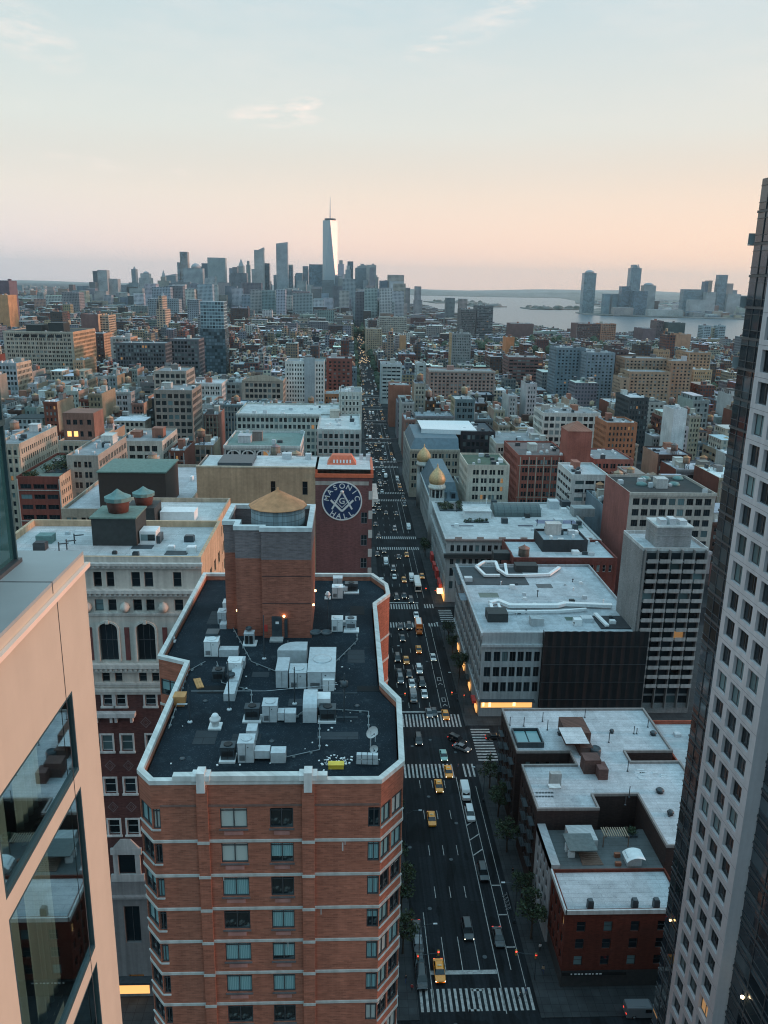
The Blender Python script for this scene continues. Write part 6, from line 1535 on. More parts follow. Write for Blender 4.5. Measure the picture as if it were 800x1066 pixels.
TAKEN += [(36, 53, 360, 440)]
# ------------------------------------------------------------------ single buildings of the middle distance, one by one
def proj(x, y, z):
    dz = z - CAMH
    c = AXX * x + AXY * y + AXZ * dz
    return 400 - F * c.x / c.z, 533 + F * c.y / c.z
VIS = []
def B(label, xa, xb, yt, ybot, Y, dep, col, sty='pair', lod=None, **k):
    VIS.append((xa, xb, ybot, Y))
    if lod is None: lod = 0 if Y < 470 else 1
    return px_bldg(label, xa, xb, yt, Y, dep, col, sty, lod=lod, **k)
CREAM = (.42, .37, .3); TAN = (.34, .26, .18); WHT = (.54, .54, .52); GRY = (.24, .25, .26); BRN = (.1, .06, .048); RBR = (.19, .065, .046); PINK = (.29, .165, .135); DRK = (.045, .05, .055); BLU = (.18, .24, .27); ORB = (.36, .15, .075)
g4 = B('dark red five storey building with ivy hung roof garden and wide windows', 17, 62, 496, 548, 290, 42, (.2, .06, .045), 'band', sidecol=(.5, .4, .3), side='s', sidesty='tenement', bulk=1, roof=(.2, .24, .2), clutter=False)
B('grey tan building with rows of paired windows beside the red roof garden building', 69, 102, 474, 512, 302, 40, (.33, .3, .26), 'pair', roof=(.35, .36, .36))
B('cream lot building half hidden by the teal glass wall', -8, 20, 462, 500, 300, 40, CREAM, 'tenement')
b_ = B('cream building with a brown brick upper house whose windows glow orange', 61, 98, 459, 478, 377, 34, CREAM, 'office', bulk=0)
B('cream framed building with wide dark windows and two tanks, left of the arched building', 121, 169, 459, 484, 377, 34, (.5, .46, .4), 'loft', bulk=2)
p = AY(65, 430, 384), AY(97, 430, 384)
UP_ = MB(); w_ = []; fac(UP_, (p[0].x, 384, 0), (1, 0, 0), [(1.5, 3.5), (4.5, 6.5), (7.5, 9), (11, 12.8)], [(p[0].z - 11, p[0].z - 8.4), (p[0].z - 5.4, p[0].z - 3)], p[1].x - p[0].x, AY(80, 459, 378).z - .9, p[0].z, wins=w_)
UP_.box(p[0].x, p[1].x, 384.5, 400, AY(80, 459, 378).z - .9, p[0].z - .003, bottom=False); UP_.build('upper_house', [WALL, GLASS], b_, (.24, .13, .1), world=True)
put_windows(b_, w_, 'v', FRAMED)
for q in w_[:2]:
    mm = MB(); mm.box(q[0].x - q[2] / 2 + .05, q[0].x + q[2] / 2 - .05, q[0].y - .12, q[0].y - .09, q[0].z + .05, q[0].z + q[3] - .05); mm.build('lit_window', plain('lit_room', (1, .5, .16), emit=1.6), b_, world=True)
ar_ = B('white building with a row of arched windows under a bracketed cornice', 233, 313, 464, 482, 372, 40, WHT, 'loft', cornice=(.6, .6, .57), bulk=2, roof=(.2, .28, .25))
zt_ = AY(273, 464, 372).z
for k in range(5):
    xx = AY(236 + 15.2 * k + 7.5, 472, 372).x; mm = MB(); v = []
    for i in range(9):
        an = pi * i / 8
        for r_, yy in ((2.4, 371.8), (3.1, 371.8)): v.append((xx + r_ * cos(an), yy, zt_ - 4.4 + r_ * sin(an) * .8))
    mm.mesh(v, [(2 * i, 2 * i + 1, 2 * i + 3, 2 * i + 2) for i in range(8)]); mm.build('arch_band', TRIM, ar_, (.62, .62, .6), world=True)
B('long low pale green building stretching to the avenue beyond the emblem hall', 246, 353, 431, 448, 466, 44, (.42, .46, .42), 'office', roof=(.6, .62, .6), roofmat=ROOFW, cornice=(.55, .58, .55), bulk=0)
B('narrow white corner building at the avenue end of the long green one', 353, 377, 408, 440, 474, 26, (.56, .57, .52), 'tenement', bulk=0)
B('low pale shop row along the avenue past the emblem hall', 330, 376, 447, 470, 400, 50, (.4, .44, .42), 'office', roof=(.6, .62, .6), bulk=1)
B('white seven bay building with white roof cabins', 195, 231, 399, 420, 615, 30, WHT, 'pair', bulk=2, roof=(.6, .6, .6))
t_ = B('tall white tower with a blank grey slab between two window bays', 297, 338, 376, 426, 655, 26, (.62, .61, .57), 'tenement', bulk=1, cornice=None)
p, q = AY(317, 372, 654.6), AY(328, 372, 654.6); mm = MB(); mm.box(p.x, q.x, 654.4, 654.96, 0, p.z, bottom=False); mm.build('blank_slab', WALL, t_, (.33, .38, .4), world=True)
B('grey building with dark window bays next to the gabled front', 234, 252, 398, 420, 640, 30, (.3, .31, .3), 'loft')
gb = B('grey building with a broad curved gable over its window bays', 252, 295, 396, 420, 632, 30, (.36, .32, .27), 'loft', bulk=0)
p, q = AY(253, 396, 631.5), AY(294, 396, 631.5); mm = MB(); n = 10
mm.prism([(p.x, 631.4), (q.x, 631.4), (q.x, 631.96), (p.x, 631.96)], p.z - .4, p.z + .3)
v = [(p.x + (q.x - p.x) * i / n, y, p.z + .303 + (4.2 * sin(pi * i / n))) for i in range(n + 1) for y in (631.4, 631.96)]
mm.mesh(v + [(a, b, p.z + .3) for a, b, c in v], [(2 * i, 2 * i + 2, 2 * i + 3, 2 * i + 1) for i in range(n)] + [(2 * i, 2 * n + 2 + 2 * i, 2 * n + 4 + 2 * i, 2 * i + 2) for i in range(n)]); mm.build('curved_gable', TRIM, gb, (.4, .35, .28), world=True)
B('dark red brick tower left of the avenue', 340, 367, 373, 408, 662, 28, (.2, .075, .06), 'apart', bulk=1, lod=1)
B('small bright orange brick building left of the avenue', 338, 361, 410, 423, 600, 24, ORB, 'tenement', bulk=0)
c_ = B('broad cream building with arched top windows and black roof houses at far left', 3, 76, 345, 385, 805, 70, CREAM, 'pair', sidecol=(.52, .33, .2), sidesty='pair', bulk=0, roof=(.06, .07, .07), cornice=(.5, .46, .38))  # orange sidecol paints the sunset glow on the right face
for a, b, yy in ((27, 43, 338), (50, 66, 336)):
    p, q = AY(a, yy, 812), AY(b, yy, 812); mm = MB(); mm.box(p.x, q.x, 812, 830, AY(40, 345, 805).z - .9, p.z, bottom=False); mm.build('bulkhead', DKB, c_, world=True)
for k in range(6):
    xx = AY(18.5 + 8.6 * k, 351, 805).x; zz = AY(40, 350, 805).z; mm = MB(); mm.mesh([(xx + 3.1 * cos(pi * i / 8), 804.9, zz - 1.2 + 3.0 * sin(pi * i / 8)) for i in range(9)], [tuple(reversed(range(9)))]); mm.build('arched_window', GLASSF, c_, world=True)
B('stepped orange tan end block attached beside the broad cream building', 76, 87, 375, 395, 800, 40, (.5, .34, .22), 'tenement', bulk=0)
gt = thing('glass_tower', 'dark teal glass tower with a stepped pale crown rising over the left rooftops', 'tower', (-160, 1000, 0))
p, q = AY(208, 330, 1000), AY(234, 330, 1000); zc = AY(221, 314, 1000).z
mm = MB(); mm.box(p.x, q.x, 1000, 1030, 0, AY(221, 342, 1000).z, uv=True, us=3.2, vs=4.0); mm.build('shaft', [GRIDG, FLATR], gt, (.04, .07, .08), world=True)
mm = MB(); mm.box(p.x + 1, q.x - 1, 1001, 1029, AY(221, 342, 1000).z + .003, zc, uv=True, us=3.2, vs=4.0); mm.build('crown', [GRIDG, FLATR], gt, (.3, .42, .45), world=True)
VIS.append((207, 236, 395, 1000)); TAKEN.append((p.x - 2, q.x + 2, 995, 1035))
for args in (
    ('dark brown slab with an orange lit end wall behind the cream arched building', 86, 108, 347, 378, 950, 35, (.09, .06, .06), 'apart', dict(sidecol=(.48, .3, .19))),  # the lit end wall is coloured orange, sunlight painted in
    ('small white arched front between the brown slab and the dark long block', 115, 136, 351, 362, 900, 30, (.42, .44, .43), 'loft', dict(sidecol=(.48, .3, .2))),  # orange sidecol stands in for sun on the west side
    ('long dark slate coloured block with many small windows, left middle distance', 120, 172, 357, 382, 800, 30, (.1, .11, .12), 'office', dict(bulk=0)),
    ('dark gridded block between the long slate block and the teal glass tower', 176, 207, 353, 382, 860, 32, (.13, .13, .14), 'loft', {}),
    ('blue white building at far left edge with a cream end wall', -6, 17, 378, 412, 640, 30, (.36, .4, .42), 'office', dict(sidecol=(.5, .4, .3))),
    ('orange front tower at the far left edge of the skyline', -6, 8, 307, 322, 1500, 40, (.5, .28, .15), 'blank', {}),
    ('purple brown tower behind the orange front tower at far left', -8, 9, 292, 305, 1650, 40, (.16, .12, .14), 'blank', {}),
    ('brown brick block with blank walls behind the cream arched building', 84, 102, 327, 346, 1300, 50, (.2, .12, .11), 'blank', dict(sidecol=(.5, .36, .24))),
    ('pale orange banded block right of the blank brown block', 102.6, 113, 328, 344, 1310, 40, (.46, .34, .24), 'band', {}),
    ('grey tan seven storey loft with dark windows left of the teal glass tower base', 160, 194, 386, 404, 560, 30, (.33, .3, .26), 'loft', dict(bulk=1)),
    ('dark brown loft grid in front of the teal glass tower', 160, 200, 406, 424, 465, 30, (.26, .23, .2), 'loft', dict(bulk=1)),
    ('dark block with pale bands left of the white seven bay building', 146, 166, 398, 410, 640, 24, (.16, .15, .15), 'band', {}),
): B(*args[:9], **args[9])
# right of the avenue
ms = B('beige store with black mansard roof and a curved white roof behind, beyond the domes', 427, 479, 468, 505, 452, 58, (.42, .36, .29), 'pair', bulk=0, roof=(.06, .065, .07), cornice=(.45, .4, .33), sidesty='pair', sidecol=(.36, .37, .36))
p, q = AY(427, 468, 452), AY(479, 468, 452); mm = MB(); mm.frustum([(p.x + .4, 453), (q.x - .4, 453), (q.x - .4, 508), (p.x + .4, 508)], p.z + .003, [(p.x + 3, 458), (q.x - .4, 458), (q.x - .4, 505), (p.x + 3, 505)], p.z + 5.6); mm.build('mansard_roof', SLATE, ms, world=True)
mm = MB(); v = []; n = 10
for k in range(n + 1):
    x = p.x + 8 + (q.x - p.x + 4) * k / n; v += [(x, 470 - 4 * (1 - k / n) ** 2 + 8 * (1 - k / n) ** 2, p.z + 8.2), (x, 505, p.z + 8.2)]
mm.mesh(v, [(2 * i, 2 * i + 2, 2 * i + 3, 2 * i + 1) for i in range(n)]); mm.mesh([(a, b, c - 2.6) for a, b, c in v] + v, [(2 * i, 2 * i + 2, 2 * n + 4 + 2 * i, 2 * n + 2 + 2 * i) for i in range(n)]); mm.build('curved_white_roof', WHITE, ms, world=True)
B('building wrapped in dark scaffold netting beyond the domes', 480, 516, 449, 476, 470, 36, (.035, .03, .035), 'office', bulk=0, roof=(.1, .11, .12))
B('cream building with tall grouped windows and busy roof right of the dark netting', 517, 576, 462, 490, 447, 42, (.48, .45, .39), 'pair', bulk=3)
B('small cream building with four even rows of square windows behind the hedge terrace', 487, 531, 484, 512, 366, 28, (.55, .5, .42), 'pair', bulk=0, roof=(.1, .14, .1))
sc = B('red brick school with stepped wings', 540, 594, 474, 506, 402, 40, (.3, .1, .075), 'pair', bulk=1, roof=(.2, .16, .15))
p, q = AY(592, 449, 398), AY(617, 449, 398); mm = MB(); mm.box(p.x, q.x, 398, 412, 0, p.z, bottom=False); mm.build('corner_tower', WALL, sc, (.3, .1, .075), world=True)
mm = MB(); mm.frustum([(p.x - .3, 397.7), (q.x + .3, 397.7), (q.x + .3, 412.3), (p.x - .3, 412.3)], p.z + .002, [((p.x + q.x) / 2 - .5, 404.5), ((p.x + q.x) / 2 + .5, 404.5), ((p.x + q.x) / 2 + .5, 405.5), ((p.x + q.x) / 2 - .5, 405.5)], p.z + 4); mm.build('tower_cap', TRIM, sc, (.3, .14, .1), world=True)
B('low red brick wing right of the school tower', 618, 660, 478, 500, 410, 30, (.3, .11, .085), 'pair', bulk=0)
B('white square building with a dark recessed window, right of the store roof plant', 596, 634, 494, 525, 352, 26, (.52, .53, .51), 'band', bulk=1, roof=(.5, .52, .52))
lf = B('big pale loft building with triple windows and a red brick side wall', 656, 746, 513, 575, 292, 30, (.42, .39, .35), 'loft', sidecol=(.26, .1, .085), sidesty='blank', side='s', roof=(.05, .055, .055), bulk=1, cornice=(.46, .43, .38))
for i in range(6):
    p = AZ(668 + (i % 3) * 17 + (i // 3) * 4, 505 - (i // 3) * 6, AY(700, 513, 292).z - .9); mm = MB(); mm.lathe((p.x, p.y, p.z), [(2.2, 0), (2.1, .6), (1.6, 1.1), (.2, 1.4)], 12); mm.build('domed_skylight', TEALM, lf, world=True)
B('orange brown brick tower house with tiled terrace, right middle distance', 632, 664, 440, 466, 446, 22, (.36, .15, .08), 'tenement', bulk=1)
B('white gridded loft with broad square windows, right middle distance', 566, 626, 430, 462, 487, 26, (.55, .54, .5), 'loft', bulk=2)
B('tall blank white slab wall right of the orange brick tower house', 702, 716, 426, 455, 505, 18, (.6, .62, .62), 'blank', bulk=0, sidecol=(.55, .58, .58))
B('dark box building with white stepped roof behind the orange brick tower house', 656, 676, 414, 436, 560, 30, (.05, .06, .065), 'tenement', roof=(.62, .62, .62), roofmat=ROOFW)
B('narrow tan end wing of the large tan apartment group', 647, 656, 393, 414, 735, 24, (.4, .28, .2), 'apart')
B('front block of the large tan apartment group with pale corner bays', 656, 699, 387, 416, 742, 28, (.38, .26, .18), 'apart', bulk=0)
B('upper rear block of the large tan apartment group', 652, 700, 373, 384, 776, 30, (.37, .24, .17), 'apart', bulk=1)
B('thin tallest turret of the large tan apartment group', 686, 698, 364, 372, 812, 14, (.42, .28, .18), 'tenement', bulk=0)
B('brown tan right block of the large tan apartment group', 700, 722, 376, 410, 762, 36, (.38, .24, .16), 'apart', bulk=1)
B('orange tan crowned block behind the tan apartment group', 718, 741, 367, 380, 830, 36, (.4, .25, .16), 'apart', bulk=1)
B('low yellow tan block right of the tan apartment group', 723, 742, 385, 394, 795, 20, (.44, .32, .2), 'tenement', bulk=0)
for args in (
    ('grey apartment slab left of the dark brown slab, right middle distance', 611, 641, 367, 396, 780, 30, (.24, .28, .31), 'apart', {}),
    ('dark blue grey block with few windows left of the grey apartment slab', 580, 610, 362, 395, 800, 30, (.17, .22, .25), 'apart', {}),
    ('tall dark brown slab touching the tan apartment group', 641, 655, 364, 398, 810, 26, (.11, .075, .075), 'apart', {}),
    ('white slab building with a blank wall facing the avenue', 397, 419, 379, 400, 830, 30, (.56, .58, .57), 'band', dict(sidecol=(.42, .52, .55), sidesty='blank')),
    ('plain red brick building with pale roof on the right of the avenue', 406, 428, 401, 417, 690, 26, (.32, .13, .085), 'blank', dict(bulk=0)),
    ('long pink brick building with many square windows', 447, 516, 386, 405, 735, 28, (.36, .23, .19), 'apart', dict(cornice=(.45, .42, .38))),
    ('slim white building left of the long pink brick building', 434, 444, 378, 398, 832, 24, (.5, .52, .5), 'band', {}),
    ('grey tower with a sunlit tan top above the long pink building', 471, 491, 347, 380, 1000, 30, (.3, .3, .29), 'tenement', dict(sidecol=(.48, .33, .2))),  # sunlit tan is painted on as the side wall colour
    ('thin orange tower standing just right of the avenue far off', 417, 423, 349, 368, 1250, 20, (.46, .26, .14), 'blank', {}),
    ('pale tan block left of the avenue vista at middle height', 381, 398, 342, 366, 1400, 40, (.4, .33, .24), 'apart', {}),
    ('long pale building with columns of windows above the avenue vista', 395, 424, 330, 346, 1750, 45, (.4, .37, .32), 'pair', {}),
    ('dark grey warehouse block before the river, left and lower of two', 480, 496, 322, 338, 1950, 60, (.17, .16, .16), 'office', {}),
    ('dark grey warehouse block before the river, right and higher of two', 497, 514, 318, 338, 1960, 60, (.15, .16, .17), 'band', {}),
    ('dark brown warehouse with a bright orange end wall near the river', 601, 626, 337, 352, 1800, 50, (.16, .09, .085), 'pair', dict(side='s', sidesty='blank')),
    ('orange brick warehouse attached to the dark brown one near the river', 626.5, 642, 337, 352, 1795, 45, (.44, .19, .11), 'pair', {}),
    ('long brown warehouse left of the river piers', 532, 556, 337, 347, 1850, 50, (.17, .1, .095), 'blank', {}),
    ('small vivid orange wall block among grey roofs below the river', 527, 536, 351, 364, 1250, 26, (.55, .22, .1), 'blank', {}),
    ('long brick building with pale stripes in the right middle distance', 530, 566, 372, 386, 900, 36, (.2, .11, .1), 'band', {}),
    ('brown block with a pale crown near the river at right', 684, 691.5, 334, 348, 1900, 40, (.17, .12, .12), 'apart', {}),
    ('dark green netted block near the river at right', 697, 714, 336, 348, 1880, 44, (.07, .1, .1), 'blank', {}),
    ('long low brown shed left of the green netted block', 670, 683, 342, 352, 1800, 60, (.15, .11, .12), 'blank', {}),
    ('small orange block below the green netted block', 709, 720, 348, 358, 1500, 34, (.46, .26, .17), 'blank', {}),
    ('left blue white glass apartment tower at the river edge', 733, 741, 339, 352, 1850, 30, (.34, .42, .45), 'band', {}),
    ('right blue white glass apartment tower at the river edge', 749, 756, 339, 352, 1850, 30, (.34, .42, .45), 'band', {}),
    ('pale cream block with blue windows at the right shore', 741.5, 748, 341, 352, 1870, 30, (.55, .46, .34), 'band', {}),
): B(*args[:9], **args[9])
# ------------------------------------------------------------------ the rest of the street grid
ORD = 'first second third fourth fifth sixth seventh eighth ninth tenth eleventh twelfth thirteenth fourteenth fifteenth sixteenth seventeenth eighteenth nineteenth twentieth'.split() + ['twenty-' + o for o in 'first second third fourth fifth sixth seventh eighth ninth'.split()] + ['thirtieth'] + ['thirty-' + o for o in 'first second third fourth fifth sixth seventh eighth ninth'.split()]
NUM = 'one two three four five six seven eight nine ten eleven twelve thirteen fourteen fifteen sixteen seventeen eighteen nineteen twenty'.split()
PAL = [('cream', CREAM), ('tan', TAN), ('white', WHT), ('grey', GRY), ('brown', BRN), ('red brick', RBR), ('pale grey', (.45, .46, .45)), ('pink brick', PINK), ('dark', DRK), ('blue grey', BLU), ('orange brick', ORB), ('buff', (.48, .38, .27)), ('grey green', (.3, .36, .34))]
WTS = [13, 10, 14, 15, 8, 6, 15, 3, 5, 9, 2, 8, 8]
RFS = [('white roof', (.72, .73, .72), 6), ('grey roof', (.33, .35, .36), 4), ('dark roof', (.05, .055, .06), 4), ('tan roof', (.36, .31, .27), 2), ('silver roof', (.56, .59, .6), 5)]
cand = []
rc_ = random.Random(42)
def hgt(x, y, r):
    base = 29 if y < 700 else (27 if y < 1100 else 25)
    if x < 0: base += 8 if y < 900 else 3
    if x > 90: base -= 8 if y < 900 else 3
    if y > 1100 and x > 100: base -= 5
    if y > 1400 and x > 200: base -= 3
    if y > 1500 and x > 200: return max(7, min(16, r.gauss(10, 3)))
    h = r.gauss(base, 5.5 if y < 900 else 8.5)
    if r.random() < .09: h += r.uniform(7, 22)
    return max(10, min(h, 62))
row = 0
for k in range(3, 60):
    yb0 = 286 + 87 * (k - 3)
    if yb0 > 5000: break
    for half in (0, 1):
        ya = yb0 + 4 + half * 34; yc = ya + 31 - half * 1
        row += 1
        cols = COLSX + [(884, 1150), (-1150, -880), (-1450, -1180), (-1750, -1480), (-2050, -1780), (-2400, -2080)]
        cnt = {-1: 0, 1: 0}
        segs = []
        for c0, c1 in cols:
            x = c0 + 5
            while x < c1 - 12:
                wd_ = rc_.choice([7, 7.5, 8, 8, 9, 11, 12, 14, 16, 20, 26]) if yb0 < 1500 else rc_.uniform(14, 45)
                x2 = min(x + wd_, c1 - 6)
                if x2 - x > 6: segs.append((x, x2))
                x = x2 + (.02 if rc_.random() < .8 else rc_.uniform(1.5, 7))
        segs.sort(key=lambda s: abs((s[0] + s[1]) / 2 - 20))
        for s0, s1 in segs:
            sd = -1 if (s0 + s1) / 2 < 20 else 1
            yy = yc - rc_.uniform(1, 12) if half == 0 else yc - rc_.uniform(0, 9)
            y0_ = ya + (0 if rc_.random() < .8 or half == 0 else rc_.uniform(2, 6))
            if s1 < -.455 * y0_ - 5 or s0 > .50 * y0_ + 12: continue
            cnt[sd] += 1
            # shore
            lim = 1300 - (y0_ - 600) * .22 if y0_ < 1500 else 1090 - (y0_ - 1500) * .5 if y0_ < 2050 else 800 - (y0_ - 2050) * .8 if y0_ < 2450 else 470
            if s1 > lim - 20: continue
            if any(s1 > a and s0 < b and yy > c and y0_ < d for a, b, c, d in TAKEN): continue
            h = hgt((s0 + s1) / 2, y0_, rc_)
            # keep the known fronts behind it in view
            for _ in range(30):
                pa, pb = proj(s0, y0_, h), proj(s1, y0_, h)
                if any(pb[0] > a and pa[0] < b and pa[1] < c and Yv > y0_ + 5 for a, b, c, Yv in VIS): h -= 1.5
                else: break
            if h < 5: continue
            cand.append((y0_, s0, s1, yy, h, sd, cnt[sd], row))
cand.sort()
NIND = 225
print('candidates', len(cand))
rb_ = random.Random(77)
for n, (y0_, s0, s1, yy, h, sd, c, rw) in enumerate(cand[:NIND]):
    cn, colr = rb_.choices(PAL, WTS)[0]
    rn, rcol, _ = rb_.choices(RFS, [q[2] for q in RFS])[0]
    sty = rb_.choice(['loft', 'tenement', 'pair', 'pair', 'office', 'tenement', 'band', 'apart'])
    if s1 - s0 < 11: sty = 'tenement'
    fl = max(1, int((h - 6) / {'loft': 3.9, 'tenement': 3.2, 'pair': 3.7, 'band': 3.5, 'apart': 2.95, 'office': 3.7}[sty]))
    side = 'left' if sd < 0 else 'right'
    lab = f"{cn} {NUM[min(fl, 19) - 1]}-storey block, {rn}, {ORD[min(c, 38) - 1]} {side} of avenue in {ORD[rw - 1]} row past {'emblem' if sd < 0 else 'duct roof'}"
    near = y0_ < 400
    cor = rnd(colr, .1, rb_) if rb_.random() < .6 else None
    bl = bldg(lab, s0, s1, y0_, yy, h, rnd(tuple(v * .8 for v in colr), .14, rb_), sty, roof=rnd(rcol, .15, rb_), lod=0 if near else 1, group='street grid buildings', cornice=cor,
         bulk=rb_.choice([1, 2, 2, 3]), side=rb_.random() < .3, sidecol=rnd(tuple(v * .85 for v in rb_.choice([colr, TAN, RBR, (.42, .3, .22), colr])), .12, rb_), clutter=y0_ < 700, upper=rb_.random() < .3, wallmat=WALLB if cn.endswith('brick') and near else None, roofmat=ROOFW if rn in ('white roof', 'silver roof') else None, seed=n)
    if rb_.random() < (.85 if y0_ < 520 else .62) and s1 - s0 > 7:
        r_ = rb_.uniform(1.5, 2.3); lg = rb_.uniform(1.5, 4.5)
        make_tank(r_, r_ * 1.7, lg, f"{rb_.choice(['tan', 'brown', 'grey', 'weathered'])} water tank on the {ORD[min(c, 38) - 1]} roof {side} of avenue in {ORD[rw - 1]} row past {'emblem' if sd < 0 else 'duct roof'}",
                  (rb_.uniform(s0 + 3, s1 - 3), rb_.uniform(y0_ + 4, yy - 4), h - .9), cap=rnd(rb_.choice([(.42, .24, .12), (.25, .22, .2), (.4, .3, .2)]), .15, rb_), wood=rnd(rb_.choice([(.3, .2, .13), (.24, .2, .17), (.36, .28, .2), (.2, .13, .1)]), .15, rb_), lod=1)
# everything farther off reads as one mass
t = NT('distant_roof'); t.P(Base_Color=t.vscale(t.n('ShaderNodeVertexColor', layer_name='col').outputs[0], t.rng(t.noise(t.coord(), .15, 3), .3, .7, .75, 1.2)), Roughness=.9); DROOF = t.m
far = MB()
def fbox(x0, x1, y0, y1, h, col, rcol, us=3.0, vs=3.6, z0=0):
    p = [(x0, y0, z0), (x1, y0, z0), (x1, y1, z0), (x0, y1, z0), (x0, y0, h), (x1, y0, h), (x1, y1, h), (x0, y1, h)]
    W, D, H = max(1, round((x1 - x0) / us)), max(1, round((y1 - y0) / us)), max(1, round((h - z0) / vs))
    for (a, b, c, d), w_ in (((0, 1, 5, 4), W), ((1, 2, 6, 5), D), ((3, 0, 4, 7), D)):
        far.face([p[a], p[b], p[c], p[d]], 0, [(0, 0), (w_, 0), (w_, H), (0, H)], col)
    far.face([p[4], p[5], p[6], p[7]], 1, None, rcol)
for y0_, s0, s1, yy, h, sd, c, rw in cand[NIND:]:
    cn, colr = rb_.choices(PAL, WTS)[0]; rn, rcol, _ = rb_.choices(RFS, [3, 5, 7, 3, 3])[0]
    colr = rb_.choice([colr, colr, RBR, BRN, TAN, GRY]); fbox(s0, s1, y0_, yy, h, rnd(tuple(v * .8 for v in colr), .25, rb_), rnd(rcol, .3, rb_), rb_.choice([2.4, 3, 3.6, 4.2]), rb_.choice([3.2, 3.6, 4]))
    if y0_ < 1300 and rb_.random() < .6:
        tr_ = rb_.uniform(1.3, 2.1); ta, tb, tz = rb_.uniform(s0 + 2, max(s0 + 2.1, s1 - 2)), rb_.uniform(y0_ + 2, max(y0_ + 2.1, yy - 2)), h + rb_.uniform(1, 4); tcol = rnd(rb_.choice([(.3, .2, .13), (.22, .19, .17), (.38, .29, .2)]), .2, rb_); n_ = 8
        pr_ = [[(ta + tr_ * q * cos(2 * pi * i / n_), tb + tr_ * q * sin(2 * pi * i / n_), zz_) for i in range(n_)] for q, zz_ in ((1, tz), (1, tz + tr_ * 1.7), (.05, tz + tr_ * 2.3))]
        for k_ in range(2):
            for i in range(n_): far.face([pr_[k_][i], pr_[k_][(i + 1) % n_], pr_[k_ + 1][(i + 1) % n_], pr_[k_ + 1][i]], 1, None, tcol)
        fbox(ta - tr_ * .7, ta + tr_ * .7, tb - tr_ * .7, tb + tr_ * .7, tz - .01, (.08, .08, .08), (.08, .08, .08), 9, 9, h - .5)
    if y0_ < 2300:
        for _ in range(rb_.choice([2, 3, 4, 5]) if y0_ < 1400 else 2):
            a, b = rb_.uniform(s0, max(s0 + .1, s1 - 4)), rb_.uniform(y0_, max(y0_ + .1, yy - 5)); fbox(a, a + rb_.uniform(2, 5), b, b + rb_.uniform(2, 6), h + rb_.uniform(2, 4.5), rnd(rb_.choice(PAL)[1], .2, rb_), rnd((.4, .4, .4), .3, rb_), 9, 9, h)
rf_ = random.Random(9); LG_ = (.42, .44, .44); MG_ = (.28, .31, .33)
def scatter(n, xf, y0, y1, hs, big):
    for _ in range(n):
        yy = y0 + (y1 - y0) * rf_.random() ** 1.2; a, b = xf(yy); x = rf_.uniform(a, b); w_ = rf_.uniform(*big); d_ = rf_.uniform(*big); h = rf_.uniform(*hs) * (2.2 if rf_.random() < .06 else 1)
        fbox(x, x + w_, yy, yy + d_, h, rnd(rf_.choice([WHT, CREAM, GRY, PINK, BRN, (.45, .46, .45), BLU]), .2, rf_), rnd((.4, .42, .42), .4, rf_), 4, 4)
scatter(1500, lambda y: (-.47 * y, max(-.47 * y + 10, min(-.05 * y, -1500 if y > 5200 else 300 - y * .05))), 3600, 11000, (8, 26), (18, 60))
scatter(500, lambda y: (max(1750, y * .28), y * .5), 4300, 9500, (5, 18), (30, 110))
scatter(140, lambda y: (1430 + max(0, 4300 - y) * .2, y * .5), 3760, 4300, (8, 30), (25, 60))
scatter(500, lambda y: (-.4 * y, -.12 * y - 300), 2200, 5000, (14, 40), (18, 50))
for _ in range(46):
    px = rf_.choice([rf_.uniform(184, 300), rf_.uniform(240, 335), rf_.uniform(345, 395)]); Y_ = rf_.uniform(3500, 4400); top = AY(px, rf_.uniform(274, 296), Y_).z; x_ = AY(px, 300, Y_).x; w_ = rf_.uniform(14, 30)
    fbox(x_ - w_ / 2, x_ + w_ / 2, Y_, Y_ + 30, top, rnd(rf_.choice([LG_, MG_, (.2, .25, .29), (.3, .36, .39), (.4, .4, .38)]), .25, rf_), (.3, .31, .32), 4, 4)
    if rf_.random() < .5: fbox(x_ - w_ * .3, x_ + w_ * .3, Y_ + 4, Y_ + 26, top + rf_.uniform(8, 26), LG_, (.3, .31, .32), 4, 4, top)
for _ in range(150):
    px = rf_.uniform(92, 425); Y_ = rf_.uniform(2300, 4300); top = AY(px, rf_.uniform(291, 312) + (4 if Y_ < 3000 else 0), Y_).z; x_ = AY(px, 300, Y_).x; w_ = rf_.uniform(22, 55)
    if top > 20: fbox(x_ - w_ / 2, x_ + w_ / 2, Y_, Y_ + rf_.uniform(25, 50), top, rnd(rf_.choice([LG_, MG_, (.42, .38, .34), (.2, .2, .22), (.3, .37, .4), (.46, .47, .46)]), .2, rf_), (.35, .36, .37), 4, 4)
tag(far.build('distant_city', [GRIDA, DROOF]), kind='stuff', label='grey mass of distant city blocks')
# parks and street trees far off
t = NT('distant_leaves'); t.P(Base_Color=t.vscale((.035, .06, .035), t.rng(t.noise(t.coord(), .2, 4), .3, .7, .6, 1.5)), Roughness=.9); FLEAF = t.m
tm = MB(); rt_ = random.Random(3)
ICO = None
def blob(x, y, z, r, n=7):
    v = [(x, y, z + r * 1.1)]; k = 0
    for dz, rr2 in ((.55, .8), (-.1, 1.0), (-.7, .6)):
        for i in range(n):
            a = 2 * pi * (i + .5 * k) / n; q = r * rr2 * rt_.uniform(.75, 1.2); v.append((x + q * cos(a), y + q * sin(a), z + r * dz * rt_.uniform(.7, 1.2)))
        k += 1
    f = [(0, 1 + i, 1 + (i + 1) % n) for i in range(n)]
    for k in range(2): f += [(1 + k * n + i, 1 + (k + 1) * n + i, 1 + (k + 1) * n + (i + 1) % n, 1 + k * n + (i + 1) % n) for i in range(n)]
    tm.mesh(v, f)
